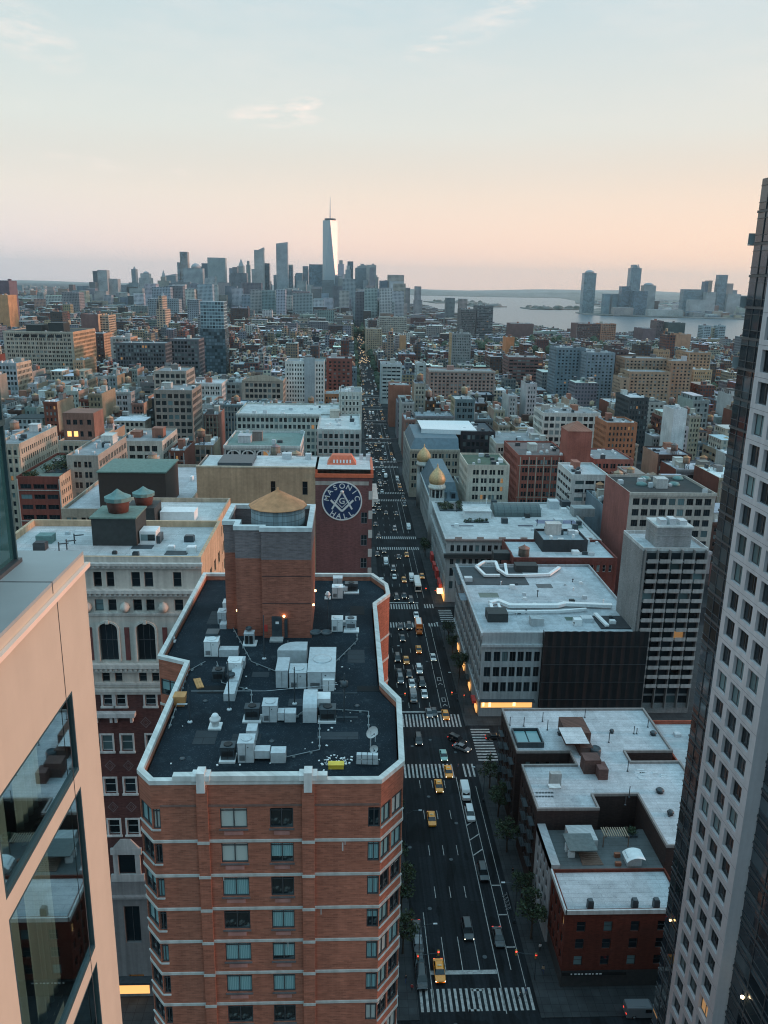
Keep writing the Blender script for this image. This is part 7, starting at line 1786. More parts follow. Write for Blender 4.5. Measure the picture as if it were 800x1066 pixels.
for cx_, cy_, sx_, sy_, n in ((-60, 1480, 90, 60, 60), (-230, 1180, 60, 40, 35), (250, 1350, 120, 60, 40), (90, 1150, 30, 20, 12), (-20, 1720, 60, 30, 25), (430, 1500, 150, 80, 40), (330, 900, 60, 30, 18), (-330, 1500, 120, 60, 30)):
    for _ in range(n):
        x = cx_ + rt_.gauss(0, sx_ * .5); y = cy_ + rt_.gauss(0, sy_ * .5); blob(x, y, rt_.uniform(9, 16) + (10 if rt_.random() < .5 else 0), rt_.uniform(5, 9))
for y in range(900, 2400, 14):
    for x in (9, 34):
        if rt_.random() < .75: blob(x + rt_.uniform(-1, 1), y, rt_.uniform(7, 10), rt_.uniform(3.5, 5.5))
tag(tm.build('distant_woods', FLEAF), kind='stuff', label='dark green tree masses between distant roofs')

# ------------------------------------------------------------------ skylines across the water and at the tip
def sky_tower(label, parts, Y, col, mat=None, name='skyscraper', dep=45, us=4.5, vs=4.2, crown=None, col2=None):
    """parts: [(px0, px1, pytop)] boxes side by side or stacked"""
    x0 = min(AY(p[0], 300, Y).x for p in parts); x1 = max(AY(p[1], 300, Y).x for p in parts)
    th = thing(name, label, 'skyscraper', ((x0 + x1) / 2, Y, 0))
    for i, (a, b, yt) in enumerate(parts):
        p, q = AY(a, yt, Y), AY(b, yt, Y); m = MB(); o_ = i * 3
        m.box(p.x, q.x, Y + o_, Y + dep - o_, 0, p.z, uv=True, us=us, vs=vs, bottom=False)
        m.build('shaft' if i == 0 else 'wing', [mat or GRID, FLATR], th, (col2 if i and col2 else col), world=True)
    if crown:
        kind, a, b, y0, y1 = crown; p, q = AY(a, y0, Y), AY(b, y1, Y); cx_, cy_ = (p.x + q.x) / 2, Y + dep / 2; w_ = (q.x - p.x) / 2; m = MB()
        if kind == 'spire': m.frustum([(cx_ - w_, cy_ - w_), (cx_ + w_, cy_ - w_), (cx_ + w_, cy_ + w_), (cx_ - w_, cy_ + w_)], p.z, [(cx_ - .4, cy_ - .4), (cx_ + .4, cy_ - .4), (cx_ + .4, cy_ + .4), (cx_ - .4, cy_ + .4)], q.z)
        elif kind == 'dome': m.lathe((cx_, cy_, p.z), [(w_, 0), (w_ * .95, (q.z - p.z) * .4), (w_ * .7, (q.z - p.z) * .75), (w_ * .2, q.z - p.z)], 14)
        elif kind == 'slope':
            m.mesh([(p.x, Y, p.z), (q.x, Y, p.z), (q.x, Y + dep, p.z), (p.x, Y + dep, p.z), (q.x, Y, q.z), (q.x, Y + dep, q.z)], [(0, 1, 4), (2, 3, 5), (0, 4, 5, 3), (1, 2, 5, 4)])
        m.build('crown', [plain('tower_crown_stone', (.3, .33, .35), .7)], th, world=True)
    return th
LG = (.42, .44, .44); MG = (.28, .31, .33); DG = (.1, .12, .14); TL = (.3, .37, .4)
S = sky_tower
S('pale slab tower at the left end of the skyline with a dark edge strip', [(96.5, 101, 282), (101, 111, 281)], 3500, DG, col2=LG)
S('wide pale block stepping down right of the leftmost slab', [(108.5, 122.5, 290)], 3520, LG)
S('thin dark tower with needle top between the pale blocks', [(134, 144, 294), (136.5, 141, 280)], 3900, MG, crown=('spire', 137.5, 140, 280, 277))
S('pale tower with rounded stepped top, left part of the skyline', [(144.5, 157, 289), (146, 155, 284.5)], 3600, LG, crown=('dome', 148, 154, 284.5, 282.5))
S('wide municipal tower with tiered spire', [(159, 181, 298), (164, 176, 292), (167, 171.5, 288)], 3700, (.4, .38, .33), crown=('spire', 167.5, 171, 288, 281))
S('small tower with dark top right of the tiered spire', [(172, 183, 287)], 3950, MG, crown=('slope', 172, 183, 287, 285))
S('tallest rippled tower of the left skyline with an orange lit face', [(184.5, 187, 273), (187, 195, 262)], 3600, TL, GRIDG, col2=(.4, .36, .32))  # col2 paints the warm light of the lit face into the wing
S('broad grey tower with a low dome on top', [(191, 211, 279)], 3400, (.33, .38, .4), crown=('dome', 198, 208, 279, 274))
S('dark tower behind the broad domed one', [(210, 218, 274)], 3850, (.16, .2, .24))
S('large pale square tower with a tiny dark window near its top', [(216, 234.5, 268)], 3750, (.38, .42, .42))
S('curved pale building low before the large square tower', [(213, 224, 290)], 3300, (.4, .44, .45), crown=('slope', 213, 224, 290, 287.5))
S('dark grey twin topped tower with stepped shoulders', [(240, 257, 284), (242, 247, 278)], 3300, (.17, .19, .21))
S('slim stone tower with pointed green spire behind the dark twin topped tower', [(247, 253.5, 277)], 3800, (.42, .42, .4), crown=('spire', 248, 253, 277, 269))
S('brown windowless block low in the skyline', [(251.5, 272, 294)], 2900, (.17, .15, .17))
S('slender pale tower with shaped crown and lower shoulder', [(262, 275, 280), (264.5, 274.5, 260)], 3700, (.44, .45, .44), crown=('slope', 269, 274.5, 260, 257.5))
S('dark narrow glass tower right of the slender pale one', [(275.5, 280.5, 274)], 3750, (.07, .1, .13), GRIDG)
S('tall square glass tower with dark cap, centre of the skyline', [(287.5, 299.5, 253.5)], 3700, (.36, .4, .42), crown=('slope', 287.5, 299.5, 253.5, 252))
S('blue tower tucked right of the tall square glass tower', [(299.8, 305, 277)], 3900, (.22, .27, .31), GRIDG)
S('short blue grey tower left of the pair before the tallest one', [(308, 315, 284)], 3900, (.3, .36, .4))
S('blue grey tower, right of the pair before the tallest one', [(315.3, 321, 277)], 3950, (.24, .31, .36), GRIDG)
S('wide blue glass block just left of the tallest tower', [(322, 336, 275)], 3850, (.2, .29, .35), GRIDG)
S('brown brick block low in the centre of the skyline', [(304, 322, 303)], 2700, (.2, .15, .16))
S('pale low block in the centre of the skyline', [(277, 304, 307)], 2500, (.36, .38, .37))
S('dark blue tower flaring upward right of the tallest tower', [(362, 368, 272)], 3600, (.08, .12, .16), GRIDG)
S('grey tower with a sloping top right of the flaring tower', [(370, 381.5, 279)], 3700, (.27, .32, .35), crown=('slope', 370, 381, 279, 275.5))
S('pale square tower joined to the sloping top tower', [(381.7, 392, 275.5)], 3680, (.42, .43, .42))
S('grey green mid block under the sloping top tower', [(357, 371, 290)], 2900, (.3, .35, .37))
S('dark mid block under the pale square tower', [(372, 396, 303)], 2900, (.2, .22, .25))
S('tan tower with a darker blue wing at the right end of the skyline', [(395.5, 404, 292), (404, 421, 286)], 3200, (.14, .19, .24), col2=(.42, .38, .34))
S('small round grey tower alone right of the tan tower', [(431.5, 440, 312), (432.5, 439, 298)], 3300, (.3, .32, .34))
S('dark square block by the water, right of the round tower', [(465, 474, 310)], 2900, (.14, .17, .18))
S('pinkish block by the water beside the dark square block', [(479, 487, 311)], 2900, (.36, .3, .28))
S('low tan block left of the municipal tower', [(124, 133, 305)], 3000, (.4, .38, .35))
S('dark low block before the rounded pale tower', [(133, 146, 308)], 2800, (.09, .1, .1))
S('grey slab pair in front of the municipal tower', [(154, 163, 311), (165, 186, 311)], 2100, (.24, .28, .3))
S('grey slab with brown edge before the broad domed tower', [(195, 207, 312)], 2000, (.22, .25, .27))
S('slim tan stone tower with setbacks left of the teal glass tower', [(163, 172, 322), (164.5, 168.5, 308)], 1500, (.45, .34, .25), crown=('spire', 165.3, 168, 308, 304))
# tallest tower: square base twisting to a turned square top
W_ = thing('tapering_glass_tower', 'tallest tower, pale glass tapering in long triangles with a needle mast', 'skyscraper', (0, 3800, 0))
p, q = AY(336, 300, 3800), AY(351.5, 300, 3800); w_ = (q.x - p.x) / 2; cx_ = (p.x + q.x) / 2; zt_ = AY(343.5, 229, 3800).z; zm = AY(343.5, 204, 3800).z; cy_ = 3800 + w_
W_.location = (cx_, cy_, 0)
m = MB(); bs = [(cx_ + w_ * a, cy_ + w_ * b, 55) for a, b in ((-1, -1), (1, -1), (1, 1), (-1, 1))]; tp = [(cx_ + w_ * .98 * a, cy_ + w_ * .98 * b, zt_) for a, b in ((0, -1), (1, 0), (0, 1), (-1, 0))]
for i in range(4):
    m.face([bs[i], bs[(i + 1) % 4], tp[i]]); m.face([bs[(i + 1) % 4], tp[(i + 1) % 4], tp[i]])
m.face(tp); t = NT('pale_tower_glass'); t.P(Base_Color=(.35, .4, .42), Roughness=.3, Metallic=.05); m.build('shaft', t.m, W_, world=True)
m = MB(); m.box(cx_ - w_, cx_ + w_, cy_ - w_, cy_ + w_, 0, 54.9, bottom=False); m.build('base', MATS['tower_crown_stone'], W_, world=True)
m = MB(); m.lathe((cx_, cy_, zt_), [(w_ * .75, 0), (w_ * .75, 8), (w_ * .3, 9)], 16); m.build('parapet_ring', METALD, W_, world=True)
m = MB(); m.tube((cx_, cy_, zt_), (cx_, cy_, zm), 3.2, .8, 8); m.build('mast', METAL, W_, world=True)
# across the river
JT = (.25, .34, .38); JP = (.4, .42, .42)
g = S('tapering glass tower alone at the left of the far shore group', [(609, 621.5, 284)], 4100, (.3, .4, .42), GRIDG, crown=('dome', 610.5, 620.5, 284, 281.2))
S('low round topped tower left of the dark far shore tower', [(630, 636, 306)], 4000, JT)
S('low grey tower second from the left before the dark far shore tower', [(638.5, 645.5, 306)], 4000, JT)
S('dark far shore tower left of the spiked one', [(648, 657, 298)], 3950, (.15, .21, .26), GRIDG)
S('tallest spiked glass tower of the far shore', [(657.5, 668.5, 279), (660, 664, 275.5)], 4000, (.3, .4, .44), GRIDG, crown=('spire', 665, 668, 279, 275))
S('dark blue slab in front of the spiked tower', [(661, 675, 303)], 3900, (.12, .2, .26), GRIDG)
S('pale curved tower right of the spiked tower', [(671, 683.5, 297)], 4020, JP, crown=('dome', 672, 682.5, 297, 294.5))
S('wide green glass block of the right shore group', [(712.5, 733, 301)], 3950, (.24, .34, .37), GRIDG)
S('pale low block before the wide green one', [(719, 739, 312)], 3850, JP)
S('two tone tower with dark left face in the right shore group', [(735, 738, 293), (738, 742.5, 292)], 4050, (.1, .16, .22), col2=(.46, .36, .3))
S('pale block right of the two tone tower', [(736.5, 746, 304)], 3900, JP)
S('stacked box tower, tallest of the right shore group', [(747, 757, 306), (748.5, 756, 294), (749.5, 759, 286)], 4000, (.22, .3, .34), GRIDG)
S('pinkish slab beside the stacked box tower', [(757.5, 764, 295)], 4100, (.42, .35, .32))
S('pale stepped block at the right end of the far shore', [(758, 772, 306)], 3980, JP)
S('small grey tower at the right end behind the stepped block', [(762, 768, 302)], 4300, MG)
S('long low white terminal on the far shore between the two groups', [(676, 712, 322)], 3800, (.5, .52, .5), GRID)
S('low pinkish building at the foot of the spiked tower', [(640, 660, 320)], 3820, (.42, .36, .33), GRID)
# ------------------------------------------------------------------ vehicles
def paint(name, c, rough=.28): 
    t = NT(name); t.P(Base_Color=c, Roughness=rough); t.b.inputs['Coat Weight'].default_value = .5; MATS[name] = t.m; return t.m
PT = {'yellow': paint('taxi_yellow', (.85, .30, .01)), 'black': paint('black_car_paint', (.012, .012, .014)), 'white': paint('white_car_paint', (.72, .73, .72)), 'grey': paint('grey_car_paint', (.16, .17, .18)), 'silver': paint('silver_car_paint', (.42, .44, .45)),
      'teal': paint('pale_teal_paint', (.22, .42, .38)), 'orange': paint('orange_truck_paint', (.6, .16, .03)), 'red': paint('red_car_paint', (.3, .02, .02)), 'navy': paint('navy_car_paint', (.02, .035, .07)), 'cream': paint('cream_truck_paint', (.62, .6, .55))}
t = NT('car_glass'); t.P(Base_Color=(.01, .014, .017), Roughness=.04); CARG = t.m
HEADL = plain('lit_headlamp', (1, .9, .72), emit=7); HEADO = plain('headlamp_lens', (.5, .52, .52), .15); TAILL = plain('lit_tail_lamp', (1, .05, .03), emit=3)
RIM = plain('wheel_rim', (.3, .31, .32), .35, .6); AMB = plain('roof_lamp_cream', (.7, .62, .4), .5)
def loft(mb, st, mi=0):
    """stations: (y, [(x,z) half profile from bottom centre to top centre])"""
    n = len(st[0][1]); v = []
    for y, pr in st:
        v += [(x, y, z) for x, z in pr] + [(-x, y, z) for x, z in reversed(pr)]
    k = 2 * n; f = []
    for s in range(len(st) - 1):
        for i in range(k):
            j = (i + 1) % k; f.append((s * k + j, s * k + i, (s + 1) * k + i, (s + 1) * k + j))
    f.append(tuple(range(k))); f.append(tuple(reversed(range((len(st) - 1) * k, len(st) * k))))
    mb.mesh(v, f, mi, smooth=False)
CARS = {}
def car_geo(kind):
    """returns dict of part meshes (front towards -Y)"""
    P = {}
    if kind in ('sedan', 'taxi', 'suv', 'minivan'):
        L, W, hb, ht = {'sedan': (4.8, .92, .92, 1.46), 'taxi': (5.0, .95, .95, 1.52), 'suv': (4.9, .97, 1.05, 1.78), 'minivan': (5.1, .98, 1.05, 1.8)}[kind]
        h = L / 2
        def pr(w, z0, zb): return [(0.01, z0), (w * .9, z0), (w, z0 + .2), (w, zb - .16), (w * .93, zb), (.01, zb + .03)]
        m = MB(); hood = hb - (.16 if kind != 'minivan' else .1)
        loft(m, [(-h, pr(W * .78, .34, hood - .16)), (-h + .18, pr(W * .95, .24, hood - .08)), (-h + .9, pr(W, .2, hood)), (-h + 1.35, pr(W, .2, hb)), (h - 1.0 if kind in ('sedan', 'taxi') else h - .25, pr(W, .2, hb)), (h - .2, pr(W * .96, .26, hb - .06)), (h, pr(W * .82, .36, hb - .22))])
        P['body'] = m
        y0, y1 = -h + 1.15, (h - .75 if kind in ('sedan', 'taxi') else h - .12); s0, s1 = .75, (.65 if kind in ('sedan', 'taxi') else .22)
        m = MB(); w0, w1 = W * .9, W * .7
        m.frustum([(-w0, y0), (w0, y0), (w0, y1), (-w0, y1)], hb + .004, [(-w1, y0 + s0), (w1, y0 + s0), (w1, y1 - s1), (-w1, y1 - s1)], ht - .06); P['glazing'] = m
        m = MB(); m.frustum([(-w1 - .04, y0 + s0 - .06), (w1 + .04, y0 + s0 - .06), (w1 + .04, y1 - s1 + .06), (-w1 - .04, y1 - s1 + .06)], ht - .058, [(-w1 + .08, y0 + s0 + .1), (w1 - .08, y0 + s0 + .1), (w1 - .08, y1 - s1 - .1), (-w1 + .08, y1 - s1 - .1)], ht + .02)
        for s in (-1, 1):
            for ya, yb in ((y0 + s0 + (y1 - s1 - y0 - s0) * .47, y0 + s0 + (y1 - s1 - y0 - s0) * .55),):
                m.mesh([(s * (w0 + .012), ya, hb), (s * (w0 + .012), yb, hb), (s * (w1 + .012), yb, ht - .06), (s * (w1 + .012), ya, ht - .06)], [(0, 1, 2, 3) if s > 0 else (3, 2, 1, 0)])
        P['roof_panel'] = m
        zl, yl, xl_ = hood - .22, -h + .1, W * .68; wb = (-h + .95, h - .98); wr = .34
    elif kind in ('van', 'truck', 'bus'):
        L, W, ht = {'van': (5.6, 1.0, 2.3), 'truck': (8.2, 1.2, 3.3), 'bus': (12.0, 1.28, 3.1)}[kind]; h = L / 2
        def pr(w, z0, zb): return [(0.01, z0), (w, z0), (w, z0 + .2), (w, zb - .18), (w * .92, zb), (.01, zb + .02)]
        m = MB()
        if kind == 'van': loft(m, [(-h, pr(W * .85, .35, 1.0)), (-h + .7, pr(W, .25, 1.2)), (-h + 1.35, pr(W * .97, .25, 2.15)), (-h + 1.6, pr(W * .97, .25, ht)), (h - .1, pr(W * .97, .25, ht)), (h, pr(W * .93, .35, ht - .1))])
        elif kind == 'truck': loft(m, [(-h, pr(W * .8, .5, 1.2)), (-h + .5, pr(W * .85, .4, 1.3)), (-h + .9, pr(W * .85, .4, 2.3)), (-h + 2.0, pr(W * .85, .4, 2.4)), (-h + 2.02, pr(W, .7, ht)), (h, pr(W, .7, ht))])
        else: loft(m, [(-h, pr(W * .96, .35, ht - .1)), (-h + .2, pr(W, .3, ht)), (h - .1, pr(W, .3, ht)), (h, pr(W * .97, .4, ht - .1))])
        P['body'] = m; m = MB()
        if kind == 'van': m.mesh([(-.82, -h + .72, 1.26), (.82, -h + .72, 1.26), (.74, -h + 1.31, 2.08), (-.74, -h + 1.31, 2.08)], [(0, 1, 2, 3)]); m.box(-W - .004, W + .004, -h + 1.5, -h + 2.5, 1.3, 1.95)
        elif kind == 'truck': m.mesh([(-.9, -h + .55, 1.42), (.9, -h + .55, 1.42), (.85, -h + .85, 2.2), (-.85, -h + .85, 2.2)], [(0, 1, 2, 3)]); m.box(-W * .86, W * .86, -h + 1.0, -h + 1.8, 1.45, 2.1)
        else: m.box(-1.1, 1.1, -h - .012, -h + .1, 1.1, 2.5); m.box(-W - .01, W + .01, -h + .8, h - .8, 1.2, 2.2)
        P['glazing'] = m; zl, yl, xl_ = .85, -h + .06, W * .66; wb = (-h + 1.0, h - 1.3); wr = .38 if kind == 'van' else .5
        m = MB(); m.box(-W * .7, W * .7, -h + 2.4, h - .3, ht + .003, ht + .06); P['roof_panel'] = m
    m = MB(); m.lathe((0, 0, -.11), [(.02, 0), (wr * .8, 0), (wr, .04), (wr, .18), (wr * .8, .22), (.02, .22)], 14)
    m.v = [(z, x, y) for x, y, z in m.v]; P['tyre'] = m
    m = MB(); m.lathe((0, 0, .0), [(.02, -.13), (wr * .6, -.125), (wr * .6, .125), (.02, .13)], 10); m.v = [(z, x, y) for x, y, z in m.v]; P['rim'] = m
    m = MB(); m.box(-.19, .19, -.05, .05, -.08, .08); P['lamp'] = m
    return P, (L, W, zl, yl, xl_, wb, wr, ht)
def make_car(kind, colr, lit=True):
    key = (kind, colr, lit)
    if key in CARS: return CARS[key]
    P, (L, W, zl, yl, xl_, wb, wr, ht) = car_geo(kind)
    nm = {'taxi': 'taxi', 'sedan': 'car', 'suv': 'car', 'minivan': 'car', 'van': 'van', 'truck': 'truck', 'bus': 'bus'}[kind]
    th = thing(nm, None, nm, (0, -4000, 0))
    P['body'].build('body', PT[colr], th); P['glazing'].build('glazing', CARG, th)
    P['roof_panel'].build('roof_panel', PT[colr] if kind not in ('truck', 'bus') else PT['white'], th)
    w0 = P['tyre'].build('tyre', BLACK, None); r0 = P['rim'].build('rim', RIM, None); l0 = P['lamp'].build('headlight', HEADL if lit else HEADO, None); t0 = P['lamp'].build('tail_light', TAILL, None)
    for o in (w0, r0, l0, t0): COL.objects.unlink(o)
    for sx in (-1, 1):
        for y in wb:
            a = bpy.data.objects.new('wheel', w0.data); COL.objects.link(a); a.parent = th; a.location = (sx * (W - .1), y, wr)
            b = bpy.data.objects.new('rim', r0.data); COL.objects.link(b); b.parent = a
        a = bpy.data.objects.new('headlight', l0.data); COL.objects.link(a); a.parent = th; a.location = (sx * xl_, yl, zl)
        a = bpy.data.objects.new('tail_light', t0.data); COL.objects.link(a); a.parent = th; a.location = (sx * xl_, L / 2 - .04, zl + .1)
    if kind == 'taxi':
        m = MB(); m.box(-.35, .35, -.1, .1, ht + .021, ht + .2); m.build('roof_lamp', AMB, th)
    CARS[key] = th
    return th
USED = set()
def car(kind, colr, x, y, label, rz=0.0, lit=True, group='avenue traffic'):
    p = make_car(kind, colr, lit); k = (kind, colr, lit)
    loc = (x, y, .008); rz = rz + R.uniform(-.012, .012)
    if k not in USED:
        USED.add(k); p.location = loc; p.rotation_euler = (0, 0, rz); p['label'] = label; p['group'] = group; return p
    o = dup(p, loc, rz, label); o['group'] = group; return o
def carpx(kind, colr, px, py, label, **k):
    p = AZ(px, py, .6); return car(kind, colr, p.x, p.y, label, **k)
carpx('taxi', 'yellow', 457.5, 1010, 'yellow taxi waiting at the stop line before the nearest crosswalk')
carpx('taxi', 'yellow', 449.5, 852, 'yellow taxi alone in mid block behind the nearest crosswalk pair', lit=False)
carpx('taxi', 'yellow', 457, 818, 'yellow taxi just clear of the second crosswalk')
carpx('taxi', 'yellow', 467, 803, 'yellow taxi on the second crosswalk beside its teal follower')
carpx('sedan', 'teal', 462, 786, 'pale teal car entering the second crosswalk behind two taxis')
carpx('van', 'white', 484.5, 825, 'white van parked first below the second crosswalk by the cycle lane', lit=False)
carpx('minivan', 'white', 489.5, 847, 'white car parked behind the white van by the cycle lane', lit=False)
carpx('suv', 'black', 487, 968, 'black car with bright headlights approaching the stop line')
carpx('sedan', 'black', 519, 975, 'black car parked by the cycle lane nearest the viewer', lit=False)
carpx('suv', 'black', 503, 908, 'black car parked by the cycle lane in mid block', lit=False)
carpx('suv', 'black', 439, 1018, 'black car parked at the kerb next to the stop line', lit=False)
carpx('sedan', 'black', 437, 1000, 'black car parked at the kerb, second from the stop line', lit=False)
carpx('sedan', 'grey', 435.5, 984, 'grey car parked at the kerb, third from the stop line', lit=False)
carpx('sedan', 'black', 434, 968, 'black car parked at the kerb, fourth from the stop line', lit=False)
carpx('suv', 'black', 436, 770, 'black car alone in the crossing beyond the second crosswalk')
carpx('suv', 'black', 476, 770, 'black car turning in the crossing, ahead of its grey follower', rz=.8)
carpx('sedan', 'grey', 481, 778, 'grey car turning in the crossing beside the striped side crosswalk', rz=.9)
carpx('sedan', 'black', 515, 767, 'black car waiting in the side street by the white roofed block', rz=1.57)
for kd, cl, px, py, lb in (
    ('sedan', 'white', 442, 722, 'white car beside the grey van before the far crosswalk'), ('van', 'grey', 430.5, 726, 'grey van stopped at the far crosswalk'), ('sedan', 'white', 429, 711, 'white car behind the grey van'),
    ('suv', 'black', 439.5, 711, 'black car behind the white car in the far queue'), ('minivan', 'white', 436.5, 697, 'white car behind the black one in the far queue'), ('sedan', 'white', 451, 684, 'white car in the lane next to the cycle lane, alone'),
    ('taxi', 'yellow', 436, 676, 'yellow taxi behind an orange truck'), ('taxi', 'yellow', 423, 687, 'orange yellow taxi beside the dark cars in the far queue'), ('suv', 'black', 414, 685, 'black car at the kerb lane left of the orange yellow taxi'),
    ('sedan', 'black', 416, 700, 'black car at the kerb lane behind the dark grey one'), ('suv', 'grey', 417, 707, 'dark grey car at the kerb lane in the far queue'), ('sedan', 'black', 426, 701, 'black car between the white and kerb lane cars'),
    ('truck', 'orange', 436, 655, 'orange truck with a white box roof near the next crossing'), ('suv', 'black', 426, 652, 'black car left of the orange truck'), ('sedan', 'black', 419, 664, 'black car in the left lanes below the orange truck'), ('sedan', 'black', 417, 652, 'black car at the left kerb lane of the next crossing'),
    ('sedan', 'white', 433.5, 640, 'white car following the orange truck'), ('bus', 'cream', 434.5, 610, 'white bus in the queue past the next crossing'), ('sedan', 'black', 421, 620, 'black car left of the white bus front'), ('suv', 'black', 413, 622, 'black car at the left kerb lane beside the bus'),
    ('suv', 'black', 428, 625, 'black car with lit headlamps ahead of the white bus'), ('sedan', 'grey', 447, 742, 'grey car crossing the zebra stripes of the far crosswalk'), ('taxi', 'yellow', 464, 744, 'yellow taxi crossing the zebra stripes of the far crosswalk'), ('sedan', 'black', 452, 741, 'black car between grey car and taxi on the far crosswalk')):
    carpx(kd, cl, px, py, lb)
p = AZ(668, 1052, .8); car('van', 'grey', p.x, p.y, 'grey van parked in the cross street at the foot of the grid tower', rz=1.57, lit=False, group='cross street vehicles')
p = AZ(525, 739, .8); car('van', 'white', p.x, p.y + 2, 'white van parked below the lit shop windows', rz=1.5, lit=False, group='cross street vehicles')
p = AZ(537, 739, .8); car('van', 'red', p.x, p.y + 3, 'red van parked below the lit shop windows', rz=1.62, lit=False, group='cross street vehicles')
# the packed avenue farther off: one small mesh per vehicle
HEADF = plain('far_lit_headlamp', (1, .86, .66), emit=1.5)
def far_car(kind, colr, lit):
    P, (L, W, zl, yl, xl_, wb, wr, ht) = car_geo(kind); m = MB()
    for nm, mi in (('body', 0), ('glazing', 1), ('roof_panel', 0)):
        b = len(m.v); q = P[nm]; m.v += q.v; m.f += [tuple(i + b for i in f) for f in q.f]; m.m += [mi] * len(q.f); m.uv += [None] * len(q.f); m.c += [None] * len(q.f); m.sm += [False] * len(q.f)
    for s in (-1, 1):
        m.box(s * xl_ - .22, s * xl_ + .22, yl - .06, yl + .05, zl - .1, zl + .12, 2); 
        for y in wb: m.box(s * (W - .1) - .1, s * (W - .1) + .1, y - wr, y + wr, .02, wr * 2, 3)
    return m.build('traffic_' + ('van' if kind == 'van' else 'car'), [PT[colr], CARG, HEADF if lit else HEADO, BLACK])
FC = [(far_car('sedan', 'black', True), 'small black car with lit headlights in the packed avenue beyond the bus', 7), (far_car('taxi', 'yellow', True), 'small yellow taxi in the packed avenue beyond the bus', 3), (far_car('sedan', 'white', False), 'small white car in the packed avenue beyond the bus', 3), (far_car('suv', 'grey', True), 'small grey car with lit headlights in the packed avenue beyond the bus', 4), (far_car('van', 'white', False), 'small white van in the packed avenue beyond the bus', 2)]
for o, _, _ in FC: o.location = (0, -4000, 0)
rc2 = random.Random(21); first = set()
yv = {x: 318 for x in range(6)}
NC = 0
for ln, x in enumerate((13.6, 16.2, 19.1, 22.2, 25.2, 30.2)):
    y = 312 + rc2.uniform(0, 8)
    while y < 1250:
        if (y - 286) % 87 < 68 or rc2.random() < .3:
            if rc2.random() < (.48 if ln not in (0, 5) else .75):
                i = rc2.choices(range(5), [q[2] for q in FC])[0]; o, lb, _ = FC[i]
                if NC < 290:
                    c = o if i not in first else o.copy()
                    if i in first: COL.objects.link(c)
                    first.add(i); c.location = (x + rc2.uniform(-.75, .75), y, .008); c.rotation_euler = (0, 0, rc2.uniform(-.02, .02))
                    tag(c, lb, 'car', 'far avenue traffic, ' + lb.split(' in the')[0]); NC += 1
        y += rc2.uniform(7.5, 22)
print('far cars', NC)
mm = MB()
for _ in range(200):
    x = rc2.uniform(12.5, 32); y = 1260 + 1300 * rc2.random() ** 1.3; mm.box(x - .8, x + .8, y, y + 4.4, .05, 1.4, 0); mm.box(x - .75, x + .75, y - .12, y - .01, .5, 1.0, 1 if rc2.random() < .75 else 0)
tag(mm.build('distant_traffic', [PT['black'], plain('far_warm_headlamp', (1, .72, .42), emit=1.6)]), kind='stuff', label='glittering distant traffic at the avenue vanishing point')
for o, _, _ in FC:
    if o.location.y < -100: bpy.data.objects.remove(o)
# ------------------------------------------------------------------ trees
t = NT('tree_leaves'); oi = t.n('ShaderNodeNewGeometry').outputs['Random Per Island']
t.P(Base_Color=t.mix(oi, (.014, .03, .014), (.045, .07, .026)), Roughness=.7); LEAF = t.m
BARK = plain('bark', (.06, .045, .035), .9)
def leaf_mb(blobs, n, size, rr_):
    m = MB()
    for bx_, by_, bz_, r in blobs:
        for _ in range(n):
            d = Vector((rr_.gauss(0, 1), rr_.gauss(0, 1), rr_.gauss(0, 1))).normalized() * r * rr_.random() ** .4
            c = Vector((bx_, by_, bz_)) + Vector((d.x, d.y, d.z * .75))
            u = Vector((rr_.gauss(0, 1), rr_.gauss(0, 1), rr_.gauss(0, .6))).normalized(); w_ = u.cross(Vector((rr_.gauss(0, 1), rr_.gauss(0, 1), rr_.gauss(0, 1)))).normalized()
            s = size * rr_.uniform(.6, 1.3)
            m.face([c - u * s, c - w_ * s * .55, c + u * s, c + w_ * s * .55])
    return m
def make_tree(seed, h, label, loc, group):
    rr_ = random.Random(seed); th = thing('street_tree', label, 'tree', loc, rr_.uniform(0, 6), group)
    m = MB(); m.tube((0, 0, 0), (.1, .05, h * .4), .2, .13, 8)
    bl = []
    for k in range(9):
        a = k * 2.4 + rr_.uniform(-.4, .4); r = rr_.uniform(.5, 1.0) * h * .24; z = h * rr_.uniform(.52, .92)
        e = Vector((r * cos(a), r * sin(a), z)); m.tube((.1, .05, h * rr_.uniform(.3, .42)), e, .08, .03, 6); bl.append((e.x, e.y, e.z, rr_.uniform(.12, .18) * h))
    m.build('trunk', BARK, th)
    leaf_mb(bl, 95, .26, rr_).build('crown', LEAF, th)
    return th
TG = 'street trees along the avenue'
T0 = [make_tree(s, 8.2, '', (0, 0, 0), TG) for s in (1, 2, 3)]
tl = [(34.2, 171, 'dark street tree at the corner below the white roofed block'), (34.3, 160, 'dark street tree second down from the corner on the right pavement'), (34.1, 148, 'dark street tree in mid block on the right pavement, beside the hatched lane'), (34.4, 134, 'dark street tree on the right pavement by the deck house'), (34.2, 124, 'dark street tree on the right pavement nearest the viewer'),
      (10.4, 156, 'dark street tree on the left pavement farthest up the block'), (10.2, 143, 'dark street tree on the left pavement in mid block'), (10.5, 131, 'dark street tree on the left pavement, third from the corner'), (10.3, 121, 'dark street tree on the left pavement nearest the corner'),
      (34.2, 256, 'dark street tree beside the scaffold block at the far end'), (34.2, 246, 'large dark street tree beside the scaffold block in the middle'), (34.2, 228, 'dark street tree beside the scaffold block front corner'), (34.0, 345, 'dark street tree past the roof garden store'), (34.1, 352, 'dark street tree before the domed store'),
      (46, 86, 'dark small tree by the cross street at the tower foot'), (43, 90, 'dark tree by the cross street nearest the grid tower'), (52, 88, 'dark tree behind the parked grey van')]
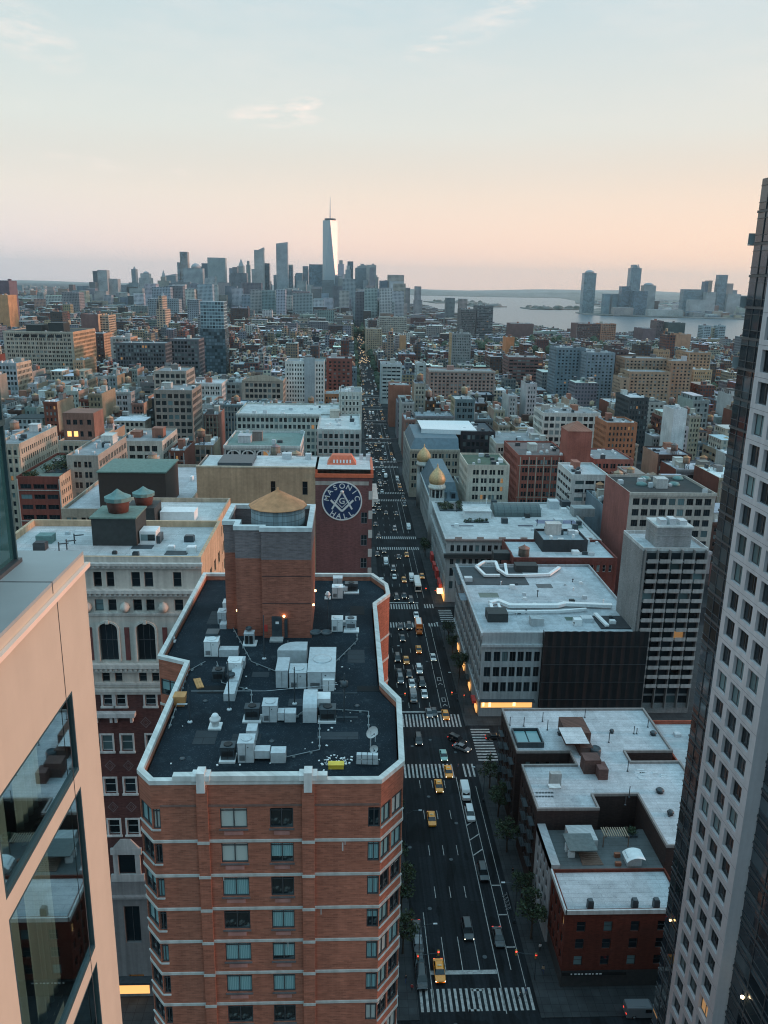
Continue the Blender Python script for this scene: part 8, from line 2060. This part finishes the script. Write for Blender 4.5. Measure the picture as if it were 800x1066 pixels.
for i, (x, y, lb) in enumerate(tl):
    if i < 3: o = T0[i]; o.location = (x, y, .13); o['label'] = lb
    else: o = dup(T0[i % 3], (x, y, .13), i * 1.7, lb); s = .8 + (i * 37 % 10) / 22; o.scale = (s, s, s)
def shrub(label, x0, x1, y0, y1, z, n, r, name='roof_garden', cat='roof garden', per=60, leaf=.22, seed=1):
    rr_ = random.Random(seed); th = thing(name, label, cat, ((x0 + x1) / 2, (y0 + y1) / 2, z))
    hx, hy = (x1 - x0) / 2, (y1 - y0) / 2
    bl = [(rr_.uniform(-hx, hx), rr_.uniform(-hy, hy), r * rr_.uniform(.4, 1.1), r * rr_.uniform(.6, 1.1)) for _ in range(n)]
    leaf_mb(bl, per, leaf, rr_).build('foliage', LEAF, th)
    m = MB(); m.box(-hx - .3, hx + .3, -hy - .3, hy + .3, 0, .45); m.build('planter', METALD, th)
p0, p1 = AY(38, 496, 291), AY(61, 496, 291); z_ = p0.z - .9
shrub('mass of green shrubs on the right half of the red building roof', p0.x, p1.x, 300, 326, z_, 22, 3.0, seed=2, leaf=.5, per=70)
p2 = AY(19, 496, 291); shrub('green hedge along the front edge of the red building roof', p2.x + 1, p0.x, 291.5, 294, z_, 9, 1.6, seed=3, leaf=.35)
a, b = AZ(458, 530, z3 - .6), AZ(482, 530, z3 - .6)
shrub('hedge garden at the avenue corner of the long store roof', a.x, b.x, a.y - 3, a.y + 9, z3 - .6, 16, 1.5, seed=4, leaf=.35)
a = AZ(484, 542, z3 - .6); shrub('clipped shrubs in front of the white pavilion on the store roof', a.x, a.x + 9, a.y - 3, a.y - 1, z3 - .6, 8, 1.0, seed=5, leaf=.3)
p = AZ(657.5, 871, 15.2); shrub('bright green bush on the deck house roof', p.x - .8, p.x + .8, p.y, p.y + 1.2, 15.2, 4, 1.1, 'roof_bush', 'bush', 110, .2, 6)
a, b = AY(640, 505, 398), AY(560, 505, 398); shrub('dark green trees in the yard of the red brick school', b.x, b.x + 16, 388, 395, 12, 14, 3.2, 'yard_trees', 'trees', 60, .6, 7) if False else None
a, b = AY(272, 477, 340), AY(330, 477, 340)
shrub('green planted terrace before the low pale shop row', AY(297, 480, 330).x, AY(327, 480, 330).x, 322, 332, AY(310, 482, 330).z, 16, 2.0, seed=8, leaf=.4)
p = AZ(22, 560, 70); shrub('green terrace plants left of the ornate building roof', p.x - 5, p.x + 4, p.y, p.y + 8, 60, 12, 2.2, seed=9, leaf=.35)

# ------------------------------------------------------------------ street furniture
def lamp(x, y, label, s):
    th = thing('street_lamp', label, 'street lamp', (x, y, .13), 0 if s > 0 else pi, 'street lamps along the avenue')
    m = MB(); m.lathe((0, 0, 0), [(.22, 0), (.2, .5), (.09, .8)], 10); m.tube((0, 0, .7), (0, 0, 8.4), .09, .06, 8); m.build('pole', METALD, th)
    m = MB(); m.tube((0, 0, 8.2), (1.2, 0, 8.9), .05, .045, 6); m.tube((1.2, 0, 8.9), (2.5, 0, 9.0), .045, .04, 6); m.build('arm', METALD, th)
    m = MB(); m.box(2.3, 3.0, -.14, .14, 8.93, 9.06); m.build('lamp_head', METAL, th)
    return th
lp = None
for i, (x, y, s, lb) in enumerate(((12.9, 118, 1, 'street lamp on the left kerb nearest the crosswalk'), (12.9, 150, 1, 'street lamp on the left kerb in mid block'), (31.9, 128, -1, 'street lamp on the right kerb near the deck house'), (31.9, 166, -1, 'street lamp on the right kerb at the white roofed block corner'), (31.9, 214, -1, 'street lamp on the right kerb by the scaffold block'), (31.9, 250, -1, 'street lamp on the right kerb at the end of the scaffold block'), (12.9, 232, 1, 'street lamp on the left kerb beside the emblem hall'))):
    if lp is None: lp = lamp(x, y, lb, s)
    else: dup(lp, (x, y, .13), 0 if s > 0 else pi, lb)
RLAMP = plain('red_signal_lamp', (1, .04, .03), emit=9); 
def signal(x, y, label, s):
    th = thing('traffic_signal', label, 'traffic signal', (x, y, .13), 0, 'traffic signals')
    m = MB(); m.tube((0, 0, 0), (0, 0, 5.6), .09, .07, 8); m.tube((0, 0, 5.4), (s * 3.6, 0, 5.9), .05, .04, 6); m.build('pole', METALD, th)
    for k, xx in enumerate((0.0, s * 3.5)):
        m = MB(); m.box(xx - .17, xx + .17, .06, .36, 4.4 + k * .8, 5.4 + k * .8); m.build('signal_head', plain('signal_yellow', (.35, .22, .03), .6), th)
        m = MB(); m.lathe((xx, .21, 5.2 + k * .8), [(.02, -.11), (.11, -.06), (.11, .06), (.02, .11)], 8); m.v = [(a, b - .17, c) for a, b, c in m.v]; m.build('red_lamp', RLAMP, th)
signal(32.8, 207.5, 'traffic signal with red lamps at the right end of the far crosswalk', -1); signal(12.6, 207, 'traffic signal with red lamps at the left end of the far crosswalk', 1)
signal(32.8, 114.6, 'traffic signal by the nearest crosswalk on the right', -1); signal(12.4, 114.8, 'traffic signal by the nearest crosswalk on the left', 1)
signal(32.8, 289.5, 'traffic signal with red lamps by the roof garden store corner', -1)
# shop fronts of the roof garden store
mm = MB(); mm.box(33.9, 36.0, 292, 294, 3.0, 4.6); mm.build('lit_corner_sign', SHOP2, ST3, world=True)
mm = MB(); mm.box(36.2, 36.45, 290.4, 300, .6, 3.2); mm.build('lit_shop_window', SHOP, ST3, world=True)
for k, (y0_, y1_) in enumerate(((296, 303), (308, 313), (318, 323), (328, 333))):
    mm = MB(); mm.box(34.9, 36.05, y0_, y1_, 3.2, 5.6 + (k % 2)); mm.build('red_awning', AWR, ST3, world=True)
for k in range(3):
    mm = MB(); mm.box(35.2, 36.3, 207.5 + k * 13, 211 + k * 13, 2.8, 3.6); mm.build('awning', (AWR, DKB, DKB)[k], SB, world=True)
for k in range(4):
    mm = MB(); mm.box(36.1, 36.28, 206 + k * 13, 209.5 + k * 13, .7, 2.7); mm.build('lit_shop_window', SHOP, SB, world=True)
# ------------------------------------------------------------------ people on the pavements
SKIN = plain('skin', (.45, .27, .19), .6); CLO = {c: plain('cloth_' + c, v, .85) for c, v in (('black', (.02, .02, .022)), ('blue', (.04, .07, .16)), ('white', (.6, .6, .6)), ('red', (.35, .04, .04)), ('grey', (.2, .2, .21)), ('tan', (.4, .3, .2)))}
HAIR = plain('dark_hair', (.02, .015, .012), .7)
def person(label, x, y, rz, top, bot, stride, z=.13):
    th = thing('person', label, 'person', (x, y, z), rz, 'people on foot')
    me = bpy.data.meshes.new('body'); s = stride
    V = [(0, 0, .95), (0, .01, 1.15), (0, .0, 1.38), (0, -.01, 1.5), (0, -.03, 1.62), (0, -.03, 1.72), (.18, 0, 1.42), (.23, .04 * s, 1.15), (.24, -.14 * s, .92), (-.18, 0, 1.42), (-.23, -.04 * s, 1.15), (-.24, .14 * s, .92),
         (.09, 0, .9), (.1, -.16 * s, .5), (.1, -.2 * s, .08), (.1, -.34 * s - .06, .04), (-.09, 0, .9), (-.1, .1 * s, .5), (-.1, .34 * s, .1), (-.1, .24 * s, .04)]
    E = [(0, 1), (1, 2), (2, 3), (3, 4), (4, 5), (2, 6), (6, 7), (7, 8), (2, 9), (9, 10), (10, 11), (0, 12), (12, 13), (13, 14), (14, 15), (0, 16), (16, 17), (17, 18), (18, 19)]
    rad = [.15, .14, .16, .06, .1, .085, .065, .05, .035, .065, .05, .035, .1, .07, .045, .04, .1, .07, .045, .04]
    me.from_pydata(V, E, []); o = bpy.data.objects.new('body', me); COL.objects.link(o)
    mod = o.modifiers.new('s', 'SKIN')
    for i, sv in enumerate(me.skin_vertices[0].data): sv.radius = (rad[i], rad[i] * .85); sv.use_root = i == 0
    o.modifiers.new('d', 'SUBSURF').levels = 1
    bpy.context.view_layer.update(); dg = bpy.context.evaluated_depsgraph_get(); m2 = bpy.data.meshes.new_from_object(o.evaluated_get(dg))
    o.modifiers.clear(); o.data = m2; o.parent = th
    for m_ in (SKIN, CLO[top], CLO[bot], BLACK): m2.materials.append(m_)
    for p in m2.polygons:
        zc = p.center.z; p.use_smooth = True
        p.material_index = 0 if zc > 1.47 or (abs(p.center.x) > .17 and zc < 1.0 and zc > .86) else 1 if zc > .97 else 2 if zc > .1 else 3
    h = MB(); h.lathe((0, -.02, 1.66), [(.1, -.04), (.115, .03), (.1, .1), (.05, .14), (.01, .15)], 10); h.build('hair', HAIR, th)
PPL = [(10.4, 114.5, .3, 'black', 'blue', 'person in black walking at the corner by the nearest crosswalk'), (11.3, 112.6, 2.9, 'red', 'black', 'person in red standing at the kerb of the nearest crosswalk'), (9.2, 117.5, .1, 'grey', 'black', 'person in grey on the left pavement near the parked cars'), (29.5, 110.8, 1.5, 'black', 'black', 'person in black crossing at the right end of the nearest crosswalk'), (30.6, 111.6, 1.6, 'blue', 'grey', 'person in blue crossing just behind the one in black'), (34.6, 116, .0, 'tan', 'blue', 'person in a tan coat on the right pavement by the corner house'), (35.2, 121, 3.1, 'white', 'black', 'person in white on the right pavement by the deck house'), (34.0, 141, 0, 'black', 'grey', 'person in black halfway along the right pavement'), (35.4, 152, 3.1, 'red', 'blue', 'person in red farther along the right pavement'), (34.4, 180, 1.2, 'black', 'black', 'person in black on the striped side crosswalk'), (36.5, 184, 1.4, 'grey', 'black', 'person in grey on the striped side crosswalk'), (33.6, 177, 0, 'white', 'blue', 'person in white at the corner of the second crosswalk'), (9.8, 124, 3.0, 'black', 'grey', 'person in black on the left pavement beside the parked cars'), (27.6, 179, 1.4, 'blue', 'black', 'person in blue on the second crosswalk by the cycle lane')]
for i, (x, y, rz, a, b, lb) in enumerate(PPL): person(lb, x, y, rz, a, b, 1 if i % 3 else -1, .13 if x < 12.1 or x > 32.4 else .01)
# bicycles parked in a row by the cycle lane
def bicycle(x, y, rz, label):
    th = thing('bicycle', label, 'bicycle', (x, y, .01), rz, 'bicycles in the kerb rack')
    for yy in (-.52, .52):
        m = MB(); n = 18; v = []; f = []
        for i in range(n):
            for k in range(4):
                a = 2 * pi * i / n; b = pi / 2 * k; rr2 = .33 + .02 * cos(b); v.append((.02 * sin(b), yy + rr2 * cos(a), .35 + rr2 * sin(a)))
        for i in range(n):
            for k in range(4): f.append((i * 4 + k, i * 4 + (k + 1) % 4, ((i + 1) % n) * 4 + (k + 1) % 4, ((i + 1) % n) * 4 + k))
        m.mesh(v, f); m.build('wheel', BLACK, th)
    m = MB()
    for a, b in (((0, .52, .35), (0, .1, .35)), ((0, .1, .35), (0, .2, .85)), ((0, .52, .35), (0, .18, .75)), ((0, .1, .35), (0, -.35, .8)), ((0, .18, .78), (0, -.36, .84)), ((0, -.52, .35), (0, -.36, .98)), ((-.25, -.34, 1.0), (.25, -.34, 1.0))): m.tube(a, b, .028, n=5)
    m.build('frame', PT['silver'], th); m = MB(); m.box(-.07, .07, .08, .34, .86, .92); m.build('saddle', BLACK, th)
for i in range(5): bicycle(31.3, 131 + i * .9, 1.57 + .05 * i, f"parked bicycle, {ORD[i]} in the row by the cycle lane beside the deck house pavement")

m = MB()
for x, y in ((16.2, 132), (22, 146), (19.3, 168), (25, 120), (24.6, 158), (17, 190), (22, 193), (28, 187), (16, 214), (20.6, 228), (25.4, 240), (18, 106), (26, 104), (13.6, 150)):
    m.lathe((x, y, .004), [(.42, 0), (.42, .006), (.36, .008), (.02, .008)], 14)
tag(m.build('road_manholes', METALD), kind='structure')
